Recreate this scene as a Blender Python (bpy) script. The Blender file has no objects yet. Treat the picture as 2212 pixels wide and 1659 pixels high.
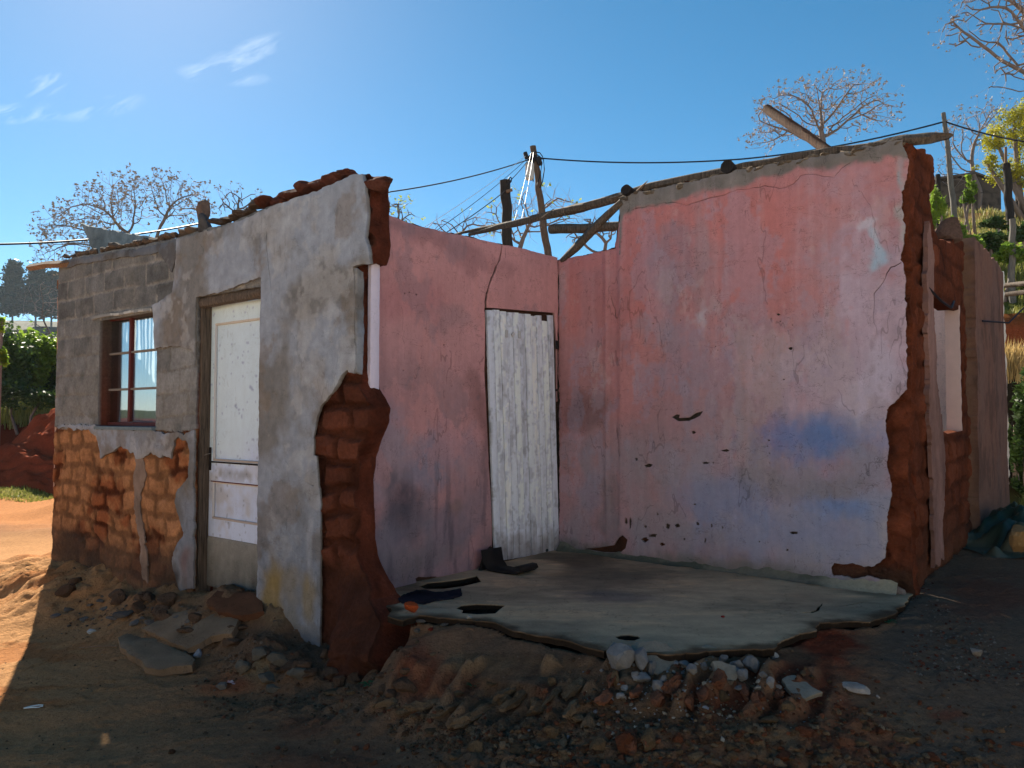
import bpy, math, random
import numpy as np
from mathutils import Vector, Matrix
from mathutils.geometry import delaunay_2d_cdt

R = math.radians
S = bpy.context.scene
COL = S.collection

# ------------------------------------------------------------------ camera, world, sun
FP, CX, CY = 1662.0, 1106.0, 829.5          # focal length in pixels of a 2212 px wide picture
PITCH = math.atan(70.0 / FP)
EYE = Vector((0, 0, 1.08))
cam = bpy.data.cameras.new('camera')
camo = bpy.data.objects.new('camera', cam)
COL.objects.link(camo)
cam.sensor_width = 36.0
cam.lens = 36.0 * FP / 2212.0
cam.clip_start = 0.05
cam.clip_end = 3000
camo.location = EYE
camo.rotation_euler = (R(90) + PITCH, 0, 0)
S.camera = camo
S.render.resolution_x, S.render.resolution_y = 1024, 768
S.view_settings.view_transform = 'Standard'
S.view_settings.look = 'None'
S.view_settings.gamma = 1.0
S.view_settings.exposure = 1.55

SUN_EL, SUN_AZ = 35.0, -26.6                # azimuth measured from +Y towards +X
world = bpy.data.worlds.new('World')
S.world = world
world.use_nodes = True
wn, wl = world.node_tree.nodes, world.node_tree.links
wn.clear()
w_out = wn.new('ShaderNodeOutputWorld')
w_bg = wn.new('ShaderNodeBackground')
w_bg.inputs['Strength'].default_value = 0.052
sky = wn.new('ShaderNodeTexSky')
sky.sky_type = 'NISHITA'
sky.sun_disc = False
sky.sun_elevation = R(SUN_EL)
sky.sun_rotation = R(SUN_AZ)
sky.altitude = 900
sky.air_density = 0.7
sky.dust_density = 0.25
sky.ozone_density = 2.0
# thin cirrus wisps: noise on the sky direction
w_tc = wn.new('ShaderNodeTexCoord')
w_sep = wn.new('ShaderNodeSeparateXYZ')
wl.new(w_tc.outputs['Generated'], w_sep.inputs[0])


def wmath(op, a, b=None, c=None, clamp=False):
    n = wn.new('ShaderNodeMath')
    n.operation = op
    n.use_clamp = clamp
    for i, v in enumerate((a, b, c)):
        if v is None:
            continue
        if isinstance(v, (int, float)):
            n.inputs[i].default_value = v
        else:
            wl.new(v, n.inputs[i])
    return n.outputs[0]


ysafe = wmath('MAXIMUM', w_sep.outputs[1], 0.05)
gx = wmath('DIVIDE', w_sep.outputs[0], ysafe)
gz = wmath('DIVIDE', w_sep.outputs[2], ysafe)
comb = wn.new('ShaderNodeCombineXYZ')
# rotate the streak direction so that the wisps climb to the right
wl.new(wmath('ADD', wmath('MULTIPLY', gx, 2.2), wmath('MULTIPLY', gz, 1.0)), comb.inputs[0])
wl.new(wmath('SUBTRACT', wmath('MULTIPLY', gz, 9.0), wmath('MULTIPLY', gx, 4.0)), comb.inputs[1])
w_no = wn.new('ShaderNodeTexNoise')
w_no.inputs['Scale'].default_value = 4.2
w_no.inputs['Detail'].default_value = 9
w_no.inputs['Roughness'].default_value = 0.62
w_no.inputs['Distortion'].default_value = 0.6
wl.new(comb.outputs[0], w_no.inputs['Vector'])


def wisp(px, py, rx, ry, ang):
    cx, cz = (px - CX) / FP, (900 - py) / FP
    ca, sa = math.cos(ang), math.sin(ang)
    dx, dz = wmath('SUBTRACT', gx, cx), wmath('SUBTRACT', gz, cz)
    a = wmath('MULTIPLY', wmath('ADD', wmath('MULTIPLY', dx, ca), wmath('MULTIPLY', dz, sa)), FP / rx)
    b = wmath('MULTIPLY', wmath('SUBTRACT', wmath('MULTIPLY', dz, ca), wmath('MULTIPLY', dx, sa)), FP / ry)
    d = wmath('ADD', wmath('MULTIPLY', a, a), wmath('MULTIPLY', b, b))
    return wmath('SUBTRACT', 1.0, d, clamp=True)


m = None
for a in ((520, 105, 150, 34, .38), (20, 236, 130, 26, .06), (200, 222, 110, 30, .18), (470, 150, 110, 26, -.1), (85, 170, 60, 30, .5)):
    k = wisp(*a)
    m = k if m is None else wmath('ADD', m, k)
cl = wmath('MULTIPLY', m, wmath('MULTIPLY', wmath('SUBTRACT', w_no.outputs['Fac'], 0.46, clamp=True), 2.0), clamp=True)
w_mix = wn.new('ShaderNodeMixRGB')
wl.new(cl, w_mix.inputs['Fac'])
w_hs = wn.new('ShaderNodeHueSaturation')
w_hs.inputs['Saturation'].default_value = 1.30
w_hs.inputs['Hue'].default_value = 0.482
wl.new(sky.outputs[0], w_hs.inputs['Color'])
wl.new(w_hs.outputs[0], w_mix.inputs['Color1'])
w_mix.inputs['Color2'].default_value = (7.5, 8.6, 9.4, 1)
wl.new(w_mix.outputs[0], w_bg.inputs['Color'])
wl.new(w_bg.outputs[0], w_out.inputs['Surface'])

sl = bpy.data.lights.new('sun', 'SUN')
sl.energy = 5.0
sl.angle = R(0.5)
sl.color = (1.0, 0.9, 0.74)
suno = bpy.data.objects.new('sun', sl)
COL.objects.link(suno)
SD = Vector((math.sin(R(SUN_AZ)) * math.cos(R(SUN_EL)), math.cos(R(SUN_AZ)) * math.cos(R(SUN_EL)), math.sin(R(SUN_EL))))
suno.rotation_euler = SD.to_track_quat('Z', 'Y').to_euler()
suno.location = (0, 0, 20)

# ------------------------------------------------------------------ helpers
cP, sP = math.cos(PITCH), math.sin(PITCH)


def ray(px, py):
    x, y = (px - CX) / FP, -(py - CY) / FP
    return Vector((x, cP - y * sP, sP + y * cP))     # forward +Y, up +Z


def at(px, py, depth):
    d = ray(px, py)
    return EYE + d * (depth / d.y)


def at_z(px, py, z):
    d = ray(px, py)
    return EYE + d * ((z - EYE.z) / d.z)


A1 = R(51.7)
U1 = Vector((-math.sin(A1), math.cos(A1), 0))        # along the facade, away to the left
U2 = Vector((math.cos(A1), math.sin(A1), 0))         # into the house
PC = Vector((.375, 6.30, 0))                         # inner corner of the room
PF = PC - U2 * 2.185                                 # facade line
PE = PC - U1 * 2.57                                  # broken end of the rear wall


class Frame:
    def __init__(s, o, u, n, v=Vector((0, 0, 1))):
        s.o, s.u, s.n, s.v = o, u, n, v

    def uv(s, px, py, d=0.0):
        r = ray(px, py)
        o = s.o + s.n * d
        t = (o - EYE).dot(s.n) / r.dot(s.n)
        p = EYE + r * t - o
        return (p.dot(s.u), p.dot(s.v))

    def pts(s, u, v, d):
        o, U, V, N = (np.array(a) for a in (s.o, s.u, s.v, s.n))
        return o + np.outer(u, U) + np.outer(v, V) + np.outer(d, N)

    def p(s, u, v, d=0.0):
        return s.o + s.u * u + s.v * v + s.n * d


FF = Frame(PF, U1, -U2)
FW = Frame(PC, -U2, -U1)
FR = Frame(PC, -U1, -U2)
FG = Frame(PE, U2, -U1)
FS = Frame(Vector((0, 0, 0)), Vector((1, 0, 0)), Vector((0, 0, 1)), Vector((0, 1, 0)))


def lin(r, g, b, k=1.0):
    o = []
    for c in (r, g, b):
        c /= 255.0
        o.append((c / 12.92 if c <= .04045 else ((c + .055) / 1.055) ** 2.4) * k)
    return np.array(o)


def _hash(ix, iy, seed):
    n = (ix * 374761393 + iy * 668265263 + seed * 1442695041) & 0xffffffff
    n = ((n ^ (n >> 13)) * 1274126177) & 0xffffffff
    return ((n ^ (n >> 16)) & 0xffffff) / float(0xffffff)


def vnoise(x, y, seed=0):
    x, y = np.asarray(x, float), np.asarray(y, float)
    ix, iy = np.floor(x).astype(np.int64), np.floor(y).astype(np.int64)
    fx, fy = x - ix, y - iy
    fx, fy = fx * fx * (3 - 2 * fx), fy * fy * (3 - 2 * fy)
    a, b = _hash(ix, iy, seed), _hash(ix + 1, iy, seed)
    c, d = _hash(ix, iy + 1, seed), _hash(ix + 1, iy + 1, seed)
    return (a + (b - a) * fx) * (1 - fy) + (c + (d - c) * fx) * fy


def fbm(x, y, sc, oc=4, seed=0, rough=.5):
    s, a, t = 0, 1.0, 0
    for i in range(oc):
        s = s + a * (vnoise(np.asarray(x) * sc + 17.3 * i, np.asarray(y) * sc - 9.1 * i, seed + i) * 2 - 1)
        t += a
        a *= rough
        sc *= 2.03
    return s / t * 1.6


def worley(x, y, sc, seed=0):
    x, y = np.asarray(x, float) * sc, np.asarray(y, float) * sc
    ix, iy = np.floor(x).astype(np.int64), np.floor(y).astype(np.int64)
    d1 = np.full(x.shape, 9.0)
    d2 = np.full(x.shape, 9.0)
    idv = np.zeros(x.shape)
    for dx in (-1, 0, 1):
        for dy in (-1, 0, 1):
            jx, jy = ix + dx, iy + dy
            px, py = jx + _hash(jx, jy, seed), jy + _hash(jx, jy, seed + 7)
            d = np.hypot(px - x, py - y)
            c = d < d1
            d2 = np.where(c, d1, np.minimum(d2, d))
            idv = np.where(c, _hash(jx, jy, seed + 3), idv)
            d1 = np.where(c, d, d1)
    return d1, d2, idv


def sst(a, b, x):
    t = np.clip((x - a) / (b - a), 0, 1)
    return t * t * (3 - 2 * t)


def tag(o, label=None, cat=None, group=None, kind=None):
    if label:
        o['label'] = label
    if cat:
        o['category'] = cat
    if group:
        o['group'] = group
    if kind:
        o['kind'] = kind
    return o


def empty(name, loc=(0, 0, 0)):
    o = bpy.data.objects.new(name, None)
    o.empty_display_size = .1
    COL.objects.link(o)
    o.location = loc
    return o


# albedo level of each material, measured against the photograph
GAIN = {'grey_plaster': 1.28, 'pink_painted_plaster': 1.55, 'mud_brick': 1.12, 'worn_concrete': 1.65, 'white_door_paint': 1.2, 'weathered_white_planks': 1.5, 'broken_concrete': 1.25, 'soil': 1.12}


def mk(name, verts, tris, mat, parent=None, cols=None, smooth=False, quads=None, origin=None):
    verts = np.asarray(verts, float).reshape(-1, 3)
    off = Vector((0, 0, 0))
    if parent is not None:
        off = Vector(parent.location)
        pp = parent.parent
        while pp is not None:
            off = off + Vector(pp.location)
            pp = pp.parent
    elif origin is not None:
        off = Vector(origin)
    verts = verts - np.array(off)
    me = bpy.data.meshes.new(name)
    tris = np.asarray(tris if tris is not None else [], np.int32).reshape(-1, 3)
    quads = np.asarray(quads if quads is not None else [], np.int32).reshape(-1, 4)
    nt, nq = len(tris), len(quads)
    me.vertices.add(len(verts))
    me.vertices.foreach_set('co', verts.ravel())
    me.loops.add(nt * 3 + nq * 4)
    me.loops.foreach_set('vertex_index', np.concatenate([tris.ravel(), quads.ravel()]))
    me.polygons.add(nt + nq)
    me.polygons.foreach_set('loop_start', np.concatenate([np.arange(nt) * 3, nt * 3 + np.arange(nq) * 4]).astype(np.int32))
    me.polygons.foreach_set('loop_total', np.concatenate([np.full(nt, 3), np.full(nq, 4)]).astype(np.int32))
    me.update(calc_edges=True)
    me.validate()
    me.polygons.foreach_set('use_smooth', np.full(len(me.polygons), bool(smooth)))
    if cols is not None:
        a = me.color_attributes.new('Col', 'FLOAT_COLOR', 'POINT')
        c = np.ones((len(verts), 4))
        c[:, :3] = np.clip(np.asarray(cols) * GAIN.get(mat.name, 1.0), 0, .82)
        a.data.foreach_set('color', c.ravel())
    me.materials.append(mat)
    o = bpy.data.objects.new(name, me)
    COL.objects.link(o)
    if parent is not None:
        o.parent = parent
    elif origin is not None:
        o.location = origin
    return o


def inpoly(px, py, poly):
    poly = np.asarray(poly)
    x, y = poly[:, 0], poly[:, 1]
    x2, y2 = np.roll(x, -1), np.roll(y, -1)
    ins = np.zeros(len(px), bool)
    for a, b, c, d in zip(x, y, x2, y2):
        if b == d:
            continue
        k = ((b > py) != (d > py)) & (px < (c - a) * (py - b) / (d - b) + a)
        ins ^= k
    return ins


def ragged(poly, step, amp, seed, sc=9.0):
    out = []
    n = len(poly)
    for i in range(n):
        a, b = np.array(poly[i], float), np.array(poly[(i + 1) % n], float)
        L = np.hypot(*(b - a))
        k = max(1, int(L / step))
        for j in range(k):
            out.append(a + (b - a) * j / k)
    out = np.array(out)
    if amp > 0:
        dx = fbm(out[:, 0] + 3.1, out[:, 1], sc, 4, seed, .65)
        dy = fbm(out[:, 0] - 5.7, out[:, 1], sc, 4, seed + 11, .65)
        out = out + np.stack([dx, dy], 1) * amp
    return out


def sheet(name, fr, outline, mat, parent, step=.014, thick=.02, base=0.0, disp=None, colf=None, holes=(), amp=.008, seed=1,
          back=False, rows=1, roll=0.004, edgecol=None, smooth=True, sidenoise=0.0, rsc=9.0):
    """a ragged-edged slab in a frame; front relief from disp(u,v), colours from colf(u,v)"""
    o = ragged(outline, step * .8, amp, seed, rsc)
    pts = [tuple(p) for p in o]
    edges = [(i, (i + 1) % len(o)) for i in range(len(o))]
    hs = []
    for h in holes:
        h = np.asarray(h, float)
        hs.append(h)
        b = len(pts)
        pts += [tuple(p) for p in h]
        edges += [(b + i, b + (i + 1) % len(h)) for i in range(len(h))]
    rng = np.random.RandomState(seed)
    mn, mx = o.min(0), o.max(0)
    gu, gv = np.meshgrid(np.arange(mn[0], mx[0], step), np.arange(mn[1], mx[1], step))
    gu, gv = gu.ravel(), gv.ravel()
    gu = gu + rng.uniform(-.3, .3, gu.shape) * step
    gv = gv + rng.uniform(-.3, .3, gv.shape) * step
    k = inpoly(gu, gv, o)
    gu, gv = gu[k], gv[k]
    # keep grid points off the constraint lines
    cell = step * .6
    occ = set()
    for p in pts:
        a, b = int(math.floor(p[0] / cell)), int(math.floor(p[1] / cell))
        for i in (-1, 0, 1):
            for j in (-1, 0, 1):
                occ.add((a + i, b + j))
    ka = np.floor(gu / cell).astype(int)
    kb = np.floor(gv / cell).astype(int)
    keep = np.array([(a, b) not in occ for a, b in zip(ka, kb)], bool) if len(gu) else np.zeros(0, bool)
    pts += list(zip(gu[keep], gv[keep]))
    r = delaunay_2d_cdt([Vector(p) for p in pts], edges, [], 0, 1e-6)
    V = np.array([(v.x, v.y) for v in r[0]])
    T = np.array(r[2], int)
    c = V[T].mean(1)
    ok = inpoly(c[:, 0], c[:, 1], o)
    for h in hs:
        ok &= ~inpoly(c[:, 0], c[:, 1], h)
    T = T[ok]
    a, b, d = V[T[:, 0]], V[T[:, 1]], V[T[:, 2]]
    area = (b[:, 0] - a[:, 0]) * (d[:, 1] - a[:, 1]) - (b[:, 1] - a[:, 1]) * (d[:, 0] - a[:, 0])
    T = T[np.abs(area) > 1e-12]
    area = area[np.abs(area) > 1e-12]
    want = Vector(fr.u).cross(fr.v).dot(fr.n) > 0
    fl = (area > 0) != want
    T[fl] = T[fl][:, ::-1]
    used = np.unique(T)
    remap = -np.ones(len(V), int)
    remap[used] = np.arange(len(used))
    V, T = V[used], remap[T]
    n = len(V)
    E = np.concatenate([T[:, [0, 1]], T[:, [1, 2]], T[:, [2, 0]]])
    key = np.minimum(E[:, 0], E[:, 1]) * n + np.maximum(E[:, 0], E[:, 1])
    uq, inv, cnt = np.unique(key, return_inverse=True, return_counts=True)
    BE = E[cnt[inv] == 1]
    D = disp(V[:, 0], V[:, 1]) if disp is not None else np.zeros(n)
    bv = np.unique(BE)
    D = D.copy()
    D[bv] -= roll
    P = fr.pts(V[:, 0], V[:, 1], base + D)
    C = colf(V[:, 0], V[:, 1]) if colf is not None else None
    verts, cols = [P], [C]
    quads = []
    bm = -np.ones(n, int)
    bm[bv] = np.arange(len(bv))
    prev = np.arange(n)
    prevmap = prev
    cnt_v = n
    for q in range(1, rows + 1):
        t = q / rows
        dd = (base + D[bv]) * (1 - t) + (base - thick) * t
        uu, vv = V[bv, 0].copy(), V[bv, 1].copy()
        if sidenoise:
            uu += fbm(V[bv, 1] * 1.0 + 3, dd, 14, 3, seed + 5) * sidenoise * math.sin(math.pi * min(t, .9))
            vv += fbm(V[bv, 0] * 1.0 + 7, dd, 14, 3, seed + 6) * sidenoise * math.sin(math.pi * min(t, .9))
        verts.append(fr.pts(uu, vv, dd))
        if C is not None:
            cc = C[bv] if edgecol is None else edgecol(V[bv, 0], V[bv, 1], dd)
            cols.append(cc)
        newmap = -np.ones(n, int)
        newmap[bv] = cnt_v + np.arange(len(bv))
        quads.append(np.stack([prevmap[BE[:, 1]], prevmap[BE[:, 0]], newmap[BE[:, 0]], newmap[BE[:, 1]]], 1))
        prevmap = newmap
        cnt_v += len(bv)
    if back:
        verts.append(fr.pts(V[:, 0], V[:, 1], np.full(n, base - thick)))
        if C is not None:
            cols.append(C)
        T = np.concatenate([T, T[:, ::-1] + cnt_v])
        # stitch: last side row coincides with the back rim
    ob = mk(name, np.concatenate(verts), T, mat, parent, np.concatenate(cols) if C is not None else None, smooth, np.concatenate(quads))
    if smooth:
        ob.data.set_sharp_from_angle(angle=R(42))
    return ob


# ------------------------------------------------------------------ materials
def newmat(name):
    m = bpy.data.materials.new(name)
    m.use_nodes = True
    nt = m.node_tree
    b = nt.nodes['Principled BSDF']
    b.inputs['Specular IOR Level'].default_value = 0.25
    return m, nt, b


def mat_vc(name, rough=.9, var=.25, scale=30, bump=.35, bscale=90, streak=0.0, fine=260, base=None, spec=.2, dist=.01, grain=.0, scuff=0.0, flake=0.0):
    """base colour = vertex colour (or a constant) varied by noise, relief by noise"""
    m, nt, b = newmat(name)
    N, L = nt.nodes, nt.links
    tc = N.new('ShaderNodeTexCoord')
    if base is None:
        src = N.new('ShaderNodeVertexColor')
        src.layer_name = 'Col'
        cs = src.outputs['Color']
    else:
        src = N.new('ShaderNodeRGB')
        src.outputs[0].default_value = (*base, 1)
        cs = src.outputs[0]

    def noise(sc, det=5, ro=.6, vec=None):
        n = N.new('ShaderNodeTexNoise')
        n.inputs['Scale'].default_value = sc
        n.inputs['Detail'].default_value = det
        n.inputs['Roughness'].default_value = ro
        L.new(vec or tc.outputs['Object'], n.inputs['Vector'])
        return n.outputs['Fac']

    def math_(op, a, bb, clamp=False):
        n = N.new('ShaderNodeMath')
        n.operation = op
        n.use_clamp = clamp
        for i, v in enumerate((a, bb)):
            if isinstance(v, (int, float)):
                n.inputs[i].default_value = v
            else:
                L.new(v, n.inputs[i])
        return n.outputs[0]

    n1 = noise(scale, 7, .65)
    f = math_('ADD', math_('MULTIPLY', math_('SUBTRACT', n1, .5), var * 3.2), 1.0)
    n2 = noise(fine, 3, .6)
    f = math_('MULTIPLY', f, math_('ADD', math_('MULTIPLY', math_('SUBTRACT', n2, .5), var * 2.2), 1.0))
    if streak:
        mp = N.new('ShaderNodeMapping')
        mp.inputs['Scale'].default_value = (1, 1, .07)
        L.new(tc.outputs['Object'], mp.inputs['Vector'])
        n3 = noise(22, 4, .6, mp.outputs[0])
        f = math_('MULTIPLY', f, math_('ADD', math_('MULTIPLY', math_('SUBTRACT', n3, .5), streak * 2), 1.0))
    if grain:
        vo = N.new('ShaderNodeTexVoronoi')
        vo.inputs['Scale'].default_value = 160
        L.new(tc.outputs['Object'], vo.inputs['Vector'])
        g = math_('GREATER_THAN', vo.outputs['Color'], .8)
        sp = math_('MULTIPLY', math_('LESS_THAN', vo.outputs['Distance'], .25), g)
        f = math_('ADD', f, math_('MULTIPLY', sp, grain))
    if scuff:
        for k_, (sx, sz, wd) in enumerate(((1.0, 3.2, .0035), (2.6, 1.0, .003), (.5, .16, .0022), (6., 5., .004))):
            mp2 = N.new('ShaderNodeMapping')
            mp2.inputs['Scale'].default_value = (sx, sx, sz)
            mp2.inputs['Location'].default_value = (k_ * 7.3, k_ * 3.1, k_ * 5.7)
            mp2.inputs['Rotation'].default_value = (.2 * k_, .35 * (k_ - 1), 0)
            L.new(tc.outputs['Object'], mp2.inputs['Vector'])
            nn = noise(2.6, 5, .55, mp2.outputs[0])
            ln = math_('LESS_THAN', math_('ABSOLUTE', math_('SUBTRACT', nn, .5), 0), wd)
            gate = math_('GREATER_THAN', noise(3.0 + k_, 3, .5), .50)
            f = math_('MULTIPLY', f, math_('SUBTRACT', 1.0, math_('MULTIPLY', math_('MULTIPLY', ln, gate), scuff)))
    if flake:
        nf = noise(7, 10, .72)
        f = math_('MULTIPLY', f, math_('SUBTRACT', 1.0, math_('MULTIPLY', math_('GREATER_THAN', nf, .62), flake)))
        nf = noise(19, 10, .75)
        f = math_('MULTIPLY', f, math_('ADD', 1.0, math_('MULTIPLY', math_('GREATER_THAN', nf, .645), flake)))
        nf = noise(70, 4, .7)
        f = math_('MULTIPLY', f, math_('SUBTRACT', 1.0, math_('MULTIPLY', math_('GREATER_THAN', nf, .70), flake * 2.2)))
    mx = N.new('ShaderNodeVectorMath')
    mx.operation = 'SCALE'
    L.new(cs, mx.inputs[0])
    L.new(math_('MAXIMUM', f, .12), mx.inputs['Scale'])
    L.new(mx.outputs[0], b.inputs['Base Color'])
    b.inputs['Roughness'].default_value = rough
    b.inputs['Specular IOR Level'].default_value = spec
    nb = noise(bscale, 8, .68)
    bp = N.new('ShaderNodeBump')
    bp.inputs['Strength'].default_value = bump
    bp.inputs['Distance'].default_value = dist
    L.new(nb, bp.inputs['Height'])
    L.new(bp.outputs[0], b.inputs['Normal'])
    return m


def mat_wood(name, c1, c2, axis=2, rough=.85, sc=14, bump=.5):
    m, nt, b = newmat(name)
    N, L = nt.nodes, nt.links
    tc = N.new('ShaderNodeTexCoord')
    mp = N.new('ShaderNodeMapping')
    s = [1, 1, 1]
    s[axis] = .06
    mp.inputs['Scale'].default_value = s
    L.new(tc.outputs['Object'], mp.inputs[0])
    n = N.new('ShaderNodeTexNoise')
    n.inputs['Scale'].default_value = sc * 6
    n.inputs['Detail'].default_value = 6
    n.inputs['Roughness'].default_value = .7
    L.new(mp.outputs[0], n.inputs['Vector'])
    r = N.new('ShaderNodeValToRGB')
    r.color_ramp.elements[0].position = .32
    r.color_ramp.elements[1].position = .68
    r.color_ramp.elements[0].color = (*c1, 1)
    r.color_ramp.elements[1].color = (*c2, 1)
    L.new(n.outputs['Fac'], r.inputs[0])
    L.new(r.outputs[0], b.inputs['Base Color'])
    b.inputs['Roughness'].default_value = rough
    bp = N.new('ShaderNodeBump')
    bp.inputs['Strength'].default_value = bump
    bp.inputs['Distance'].default_value = .006
    L.new(n.outputs['Fac'], bp.inputs['Height'])
    L.new(bp.outputs[0], b.inputs['Normal'])
    return m


def mat_leaf(name, c1, c2, trans=.35):
    m, nt, b = newmat(name)
    N, L = nt.nodes, nt.links
    tc = N.new('ShaderNodeTexCoord')
    n = N.new('ShaderNodeTexNoise')
    n.inputs['Scale'].default_value = 1.4
    n.inputs['Detail'].default_value = 8
    n.inputs['Roughness'].default_value = .8
    L.new(tc.outputs['Object'], n.inputs['Vector'])
    r = N.new('ShaderNodeValToRGB')
    r.color_ramp.elements[0].position = .35
    r.color_ramp.elements[1].position = .65
    r.color_ramp.elements[0].color = (*c1, 1)
    r.color_ramp.elements[1].color = (*c2, 1)
    L.new(n.outputs['Fac'], r.inputs[0])
    L.new(r.outputs[0], b.inputs['Base Color'])
    b.inputs['Roughness'].default_value = .5
    t = N.new('ShaderNodeBsdfTranslucent')
    L.new(r.outputs[0], t.inputs['Color'])
    mx = N.new('ShaderNodeMixShader')
    mx.inputs[0].default_value = trans
    L.new(b.outputs[0], mx.inputs[1])
    L.new(t.outputs[0], mx.inputs[2])
    L.new(mx.outputs[0], nt.nodes['Material Output'].inputs['Surface'])
    return m


M_PLASTER = mat_vc('grey_plaster', .95, .22, 16, .5, 60, streak=.12, spec=.06, scuff=.16, flake=.08)
M_PINK = mat_vc('pink_painted_plaster', .92, .11, 22, .4, 50, streak=.14, fine=150, spec=.08, scuff=.28, flake=.09)
M_BRICK = mat_vc('mud_brick', .97, .34, 42, 1.0, 55, grain=.5, dist=.022, spec=.05)
M_SOIL = mat_vc('soil', .97, .34, 28, 1.0, 50, grain=.35, dist=.020, spec=.03)
M_SLAB = mat_vc('worn_concrete', 1.0, .18, 10, .4, 70, fine=120, spec=.03, scuff=.25, flake=.10)
M_STONE = mat_vc('broken_concrete', .95, .25, 40, .6, 70, spec=.05)
M_DOOR = mat_vc('white_door_paint', .6, .07, 14, .12, 60, streak=.08, spec=.3, scuff=.12, flake=.04)
M_PLANK = mat_vc('weathered_white_planks', .85, .08, 30, .4, 60, streak=.22)
M_RED = mat_vc('red_steel_paint', .6, .3, 60, .3, 90, base=lin(104, 44, 40) * .7)
M_DARKWOOD = mat_wood('dark_weathered_wood', lin(42, 36, 32), lin(110, 96, 84))
M_BLACKWOOD = mat_wood('black_creosote_wood', lin(20, 17, 16), lin(52, 44, 40))
M_POLE = mat_wood('pole_wood', lin(70, 54, 44), lin(140, 112, 90))
M_RAFT = mat_wood('brown_rafter_wood', lin(58, 38, 28), lin(108, 74, 50))
M_GREYPOLE = mat_wood('grey_pole_wood', lin(70, 68, 66), lin(124, 118, 110))
M_BARK = mat_vc('grey_bark', .9, .25, 12, .3, 20, base=lin(118, 104, 98))
M_TWIG = mat_vc('twig_bark', .9, .2, 12, .1, 20, base=lin(158, 144, 142))
M_POD = mat_vc('seed_pods', .9, .3, 12, .1, 20, base=lin(160, 144, 132))
M_GREENPOD = mat_leaf('sparse_green_leaves', lin(130, 150, 70), lin(185, 190, 95))
M_WIRE = mat_vc('black_cable', .55, .1, 20, .1, 40, base=lin(30, 32, 42), spec=.1)
M_WIREW = mat_vc('bright_wire', .35, .1, 20, .1, 40, base=lin(215, 215, 215), spec=.9)
M_BLACK = mat_vc('black_rubber', .8, .25, 30, .3, 60, base=lin(34, 30, 30))


# ------------------------------------------------------------------ small builders
def tube_mesh(paths, k=6):
    """paths: list of (points Nx3, radii N) -> verts, quads, tris"""
    VV, QQ, TT = [], [], []
    c = 0
    for P, Rr in paths:
        P = np.asarray(P, float)
        n = len(P)
        T = np.gradient(P, axis=0)
        T /= np.linalg.norm(T, axis=1)[:, None] + 1e-9
        ref = np.array([0, 0, 1.0]) if abs(T[0][2]) < .9 else np.array([1.0, 0, 0])
        A = np.cross(T, ref)
        A /= np.linalg.norm(A, axis=1)[:, None] + 1e-9
        B = np.cross(T, A)
        th = np.arange(k) * 2 * math.pi / k
        Rr = np.asarray(Rr, float)
        if Rr.ndim == 1:
            Rr = np.repeat(Rr[:, None], k, 1)
        ring = P[:, None] + A[:, None] * (np.cos(th)[None, :, None] * Rr[..., None]) + B[:, None] * (np.sin(th)[None, :, None] * Rr[..., None])
        VV.append(ring.reshape(-1, 3))
        i = np.arange(n - 1)[:, None] * k + np.arange(k)[None]
        j = np.arange(n - 1)[:, None] * k + (np.arange(k)[None] + 1) % k
        QQ.append(np.stack([i, j, j + k, i + k], -1).reshape(-1, 4) + c)
        c += n * k
        VV.append(np.stack([P[0], P[-1]]))
        for a in range(k):
            TT.append((c, (a + 1) % k + c - n * k, a + c - n * k))
            TT.append((c + 1, a + c - k, (a + 1) % k + c - k))
        c += 2
    return np.concatenate(VV), np.array(TT), np.concatenate(QQ)


def tube(name, P, r, mat, parent=None, k=6, smooth=True, cols=None):
    rr = r if hasattr(r, '__len__') else [r] * len(P)
    V, T, Q = tube_mesh([(P, rr)], k)
    o = mk(name, V, T, mat, parent, cols, smooth, Q, origin=tuple(P[0]))
    if smooth:
        o.data.set_sharp_from_angle(angle=R(50))
    return o


def log(name, P, r, mat, parent=None, seed=0, k=12, rough=.12, splinter=False, flat=1.0):
    """an irregular timber along P with radius list r"""
    P = np.array([tuple(p) for p in P], float)
    d = np.r_[0, np.cumsum(np.linalg.norm(np.diff(P, axis=0), axis=1))]
    n = max(8, int(d[-1] / .03))
    t = np.linspace(0, d[-1], n)
    Q = np.stack([np.interp(t, d, P[:, i]) for i in range(3)], 1)
    rr = np.interp(t, d, r)
    th = np.arange(k) * 2 * math.pi / k
    RR = np.zeros((n, k))
    for j in range(k):
        RR[:, j] = rr * (1 + rough * fbm(t * 1.0, np.full(n, math.cos(th[j]) * 1.3 + 2 * math.sin(th[j])), 5, 4, seed))
    if splinter:
        for j in range(k):
            cut = d[-1] - .16 * _hash(np.int64(j // 2), np.int64(3), seed)
            RR[t > cut, j] *= .25
    Q = Q + np.stack([fbm(t, t * 0, 2.0, 2, seed + 1), fbm(t, t * 0 + 5, 2.0, 2, seed + 2), fbm(t, t * 0 + 9, 2.0, 2, seed + 3)], 1) * np.mean(rr) * .25
    V, T, QQ = tube_mesh([(Q, RR)], k)
    o = mk(name, V, T, mat, parent, None, True, QQ, origin=tuple(P[0]))
    o.data.set_sharp_from_angle(angle=R(50))
    return o


def boxv(c, ax, ay, az, hx, hy, hz):
    c, ax, ay, az = (np.array(a, float) for a in (c, ax, ay, az))
    v = [c + ax * hx * i + ay * hy * j + az * hz * k for i in (-1, 1) for j in (-1, 1) for k in (-1, 1)]
    q = [(0, 1, 3, 2), (4, 6, 7, 5), (0, 4, 5, 1), (2, 3, 7, 6), (0, 2, 6, 4), (1, 5, 7, 3)]
    return v, q


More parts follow.
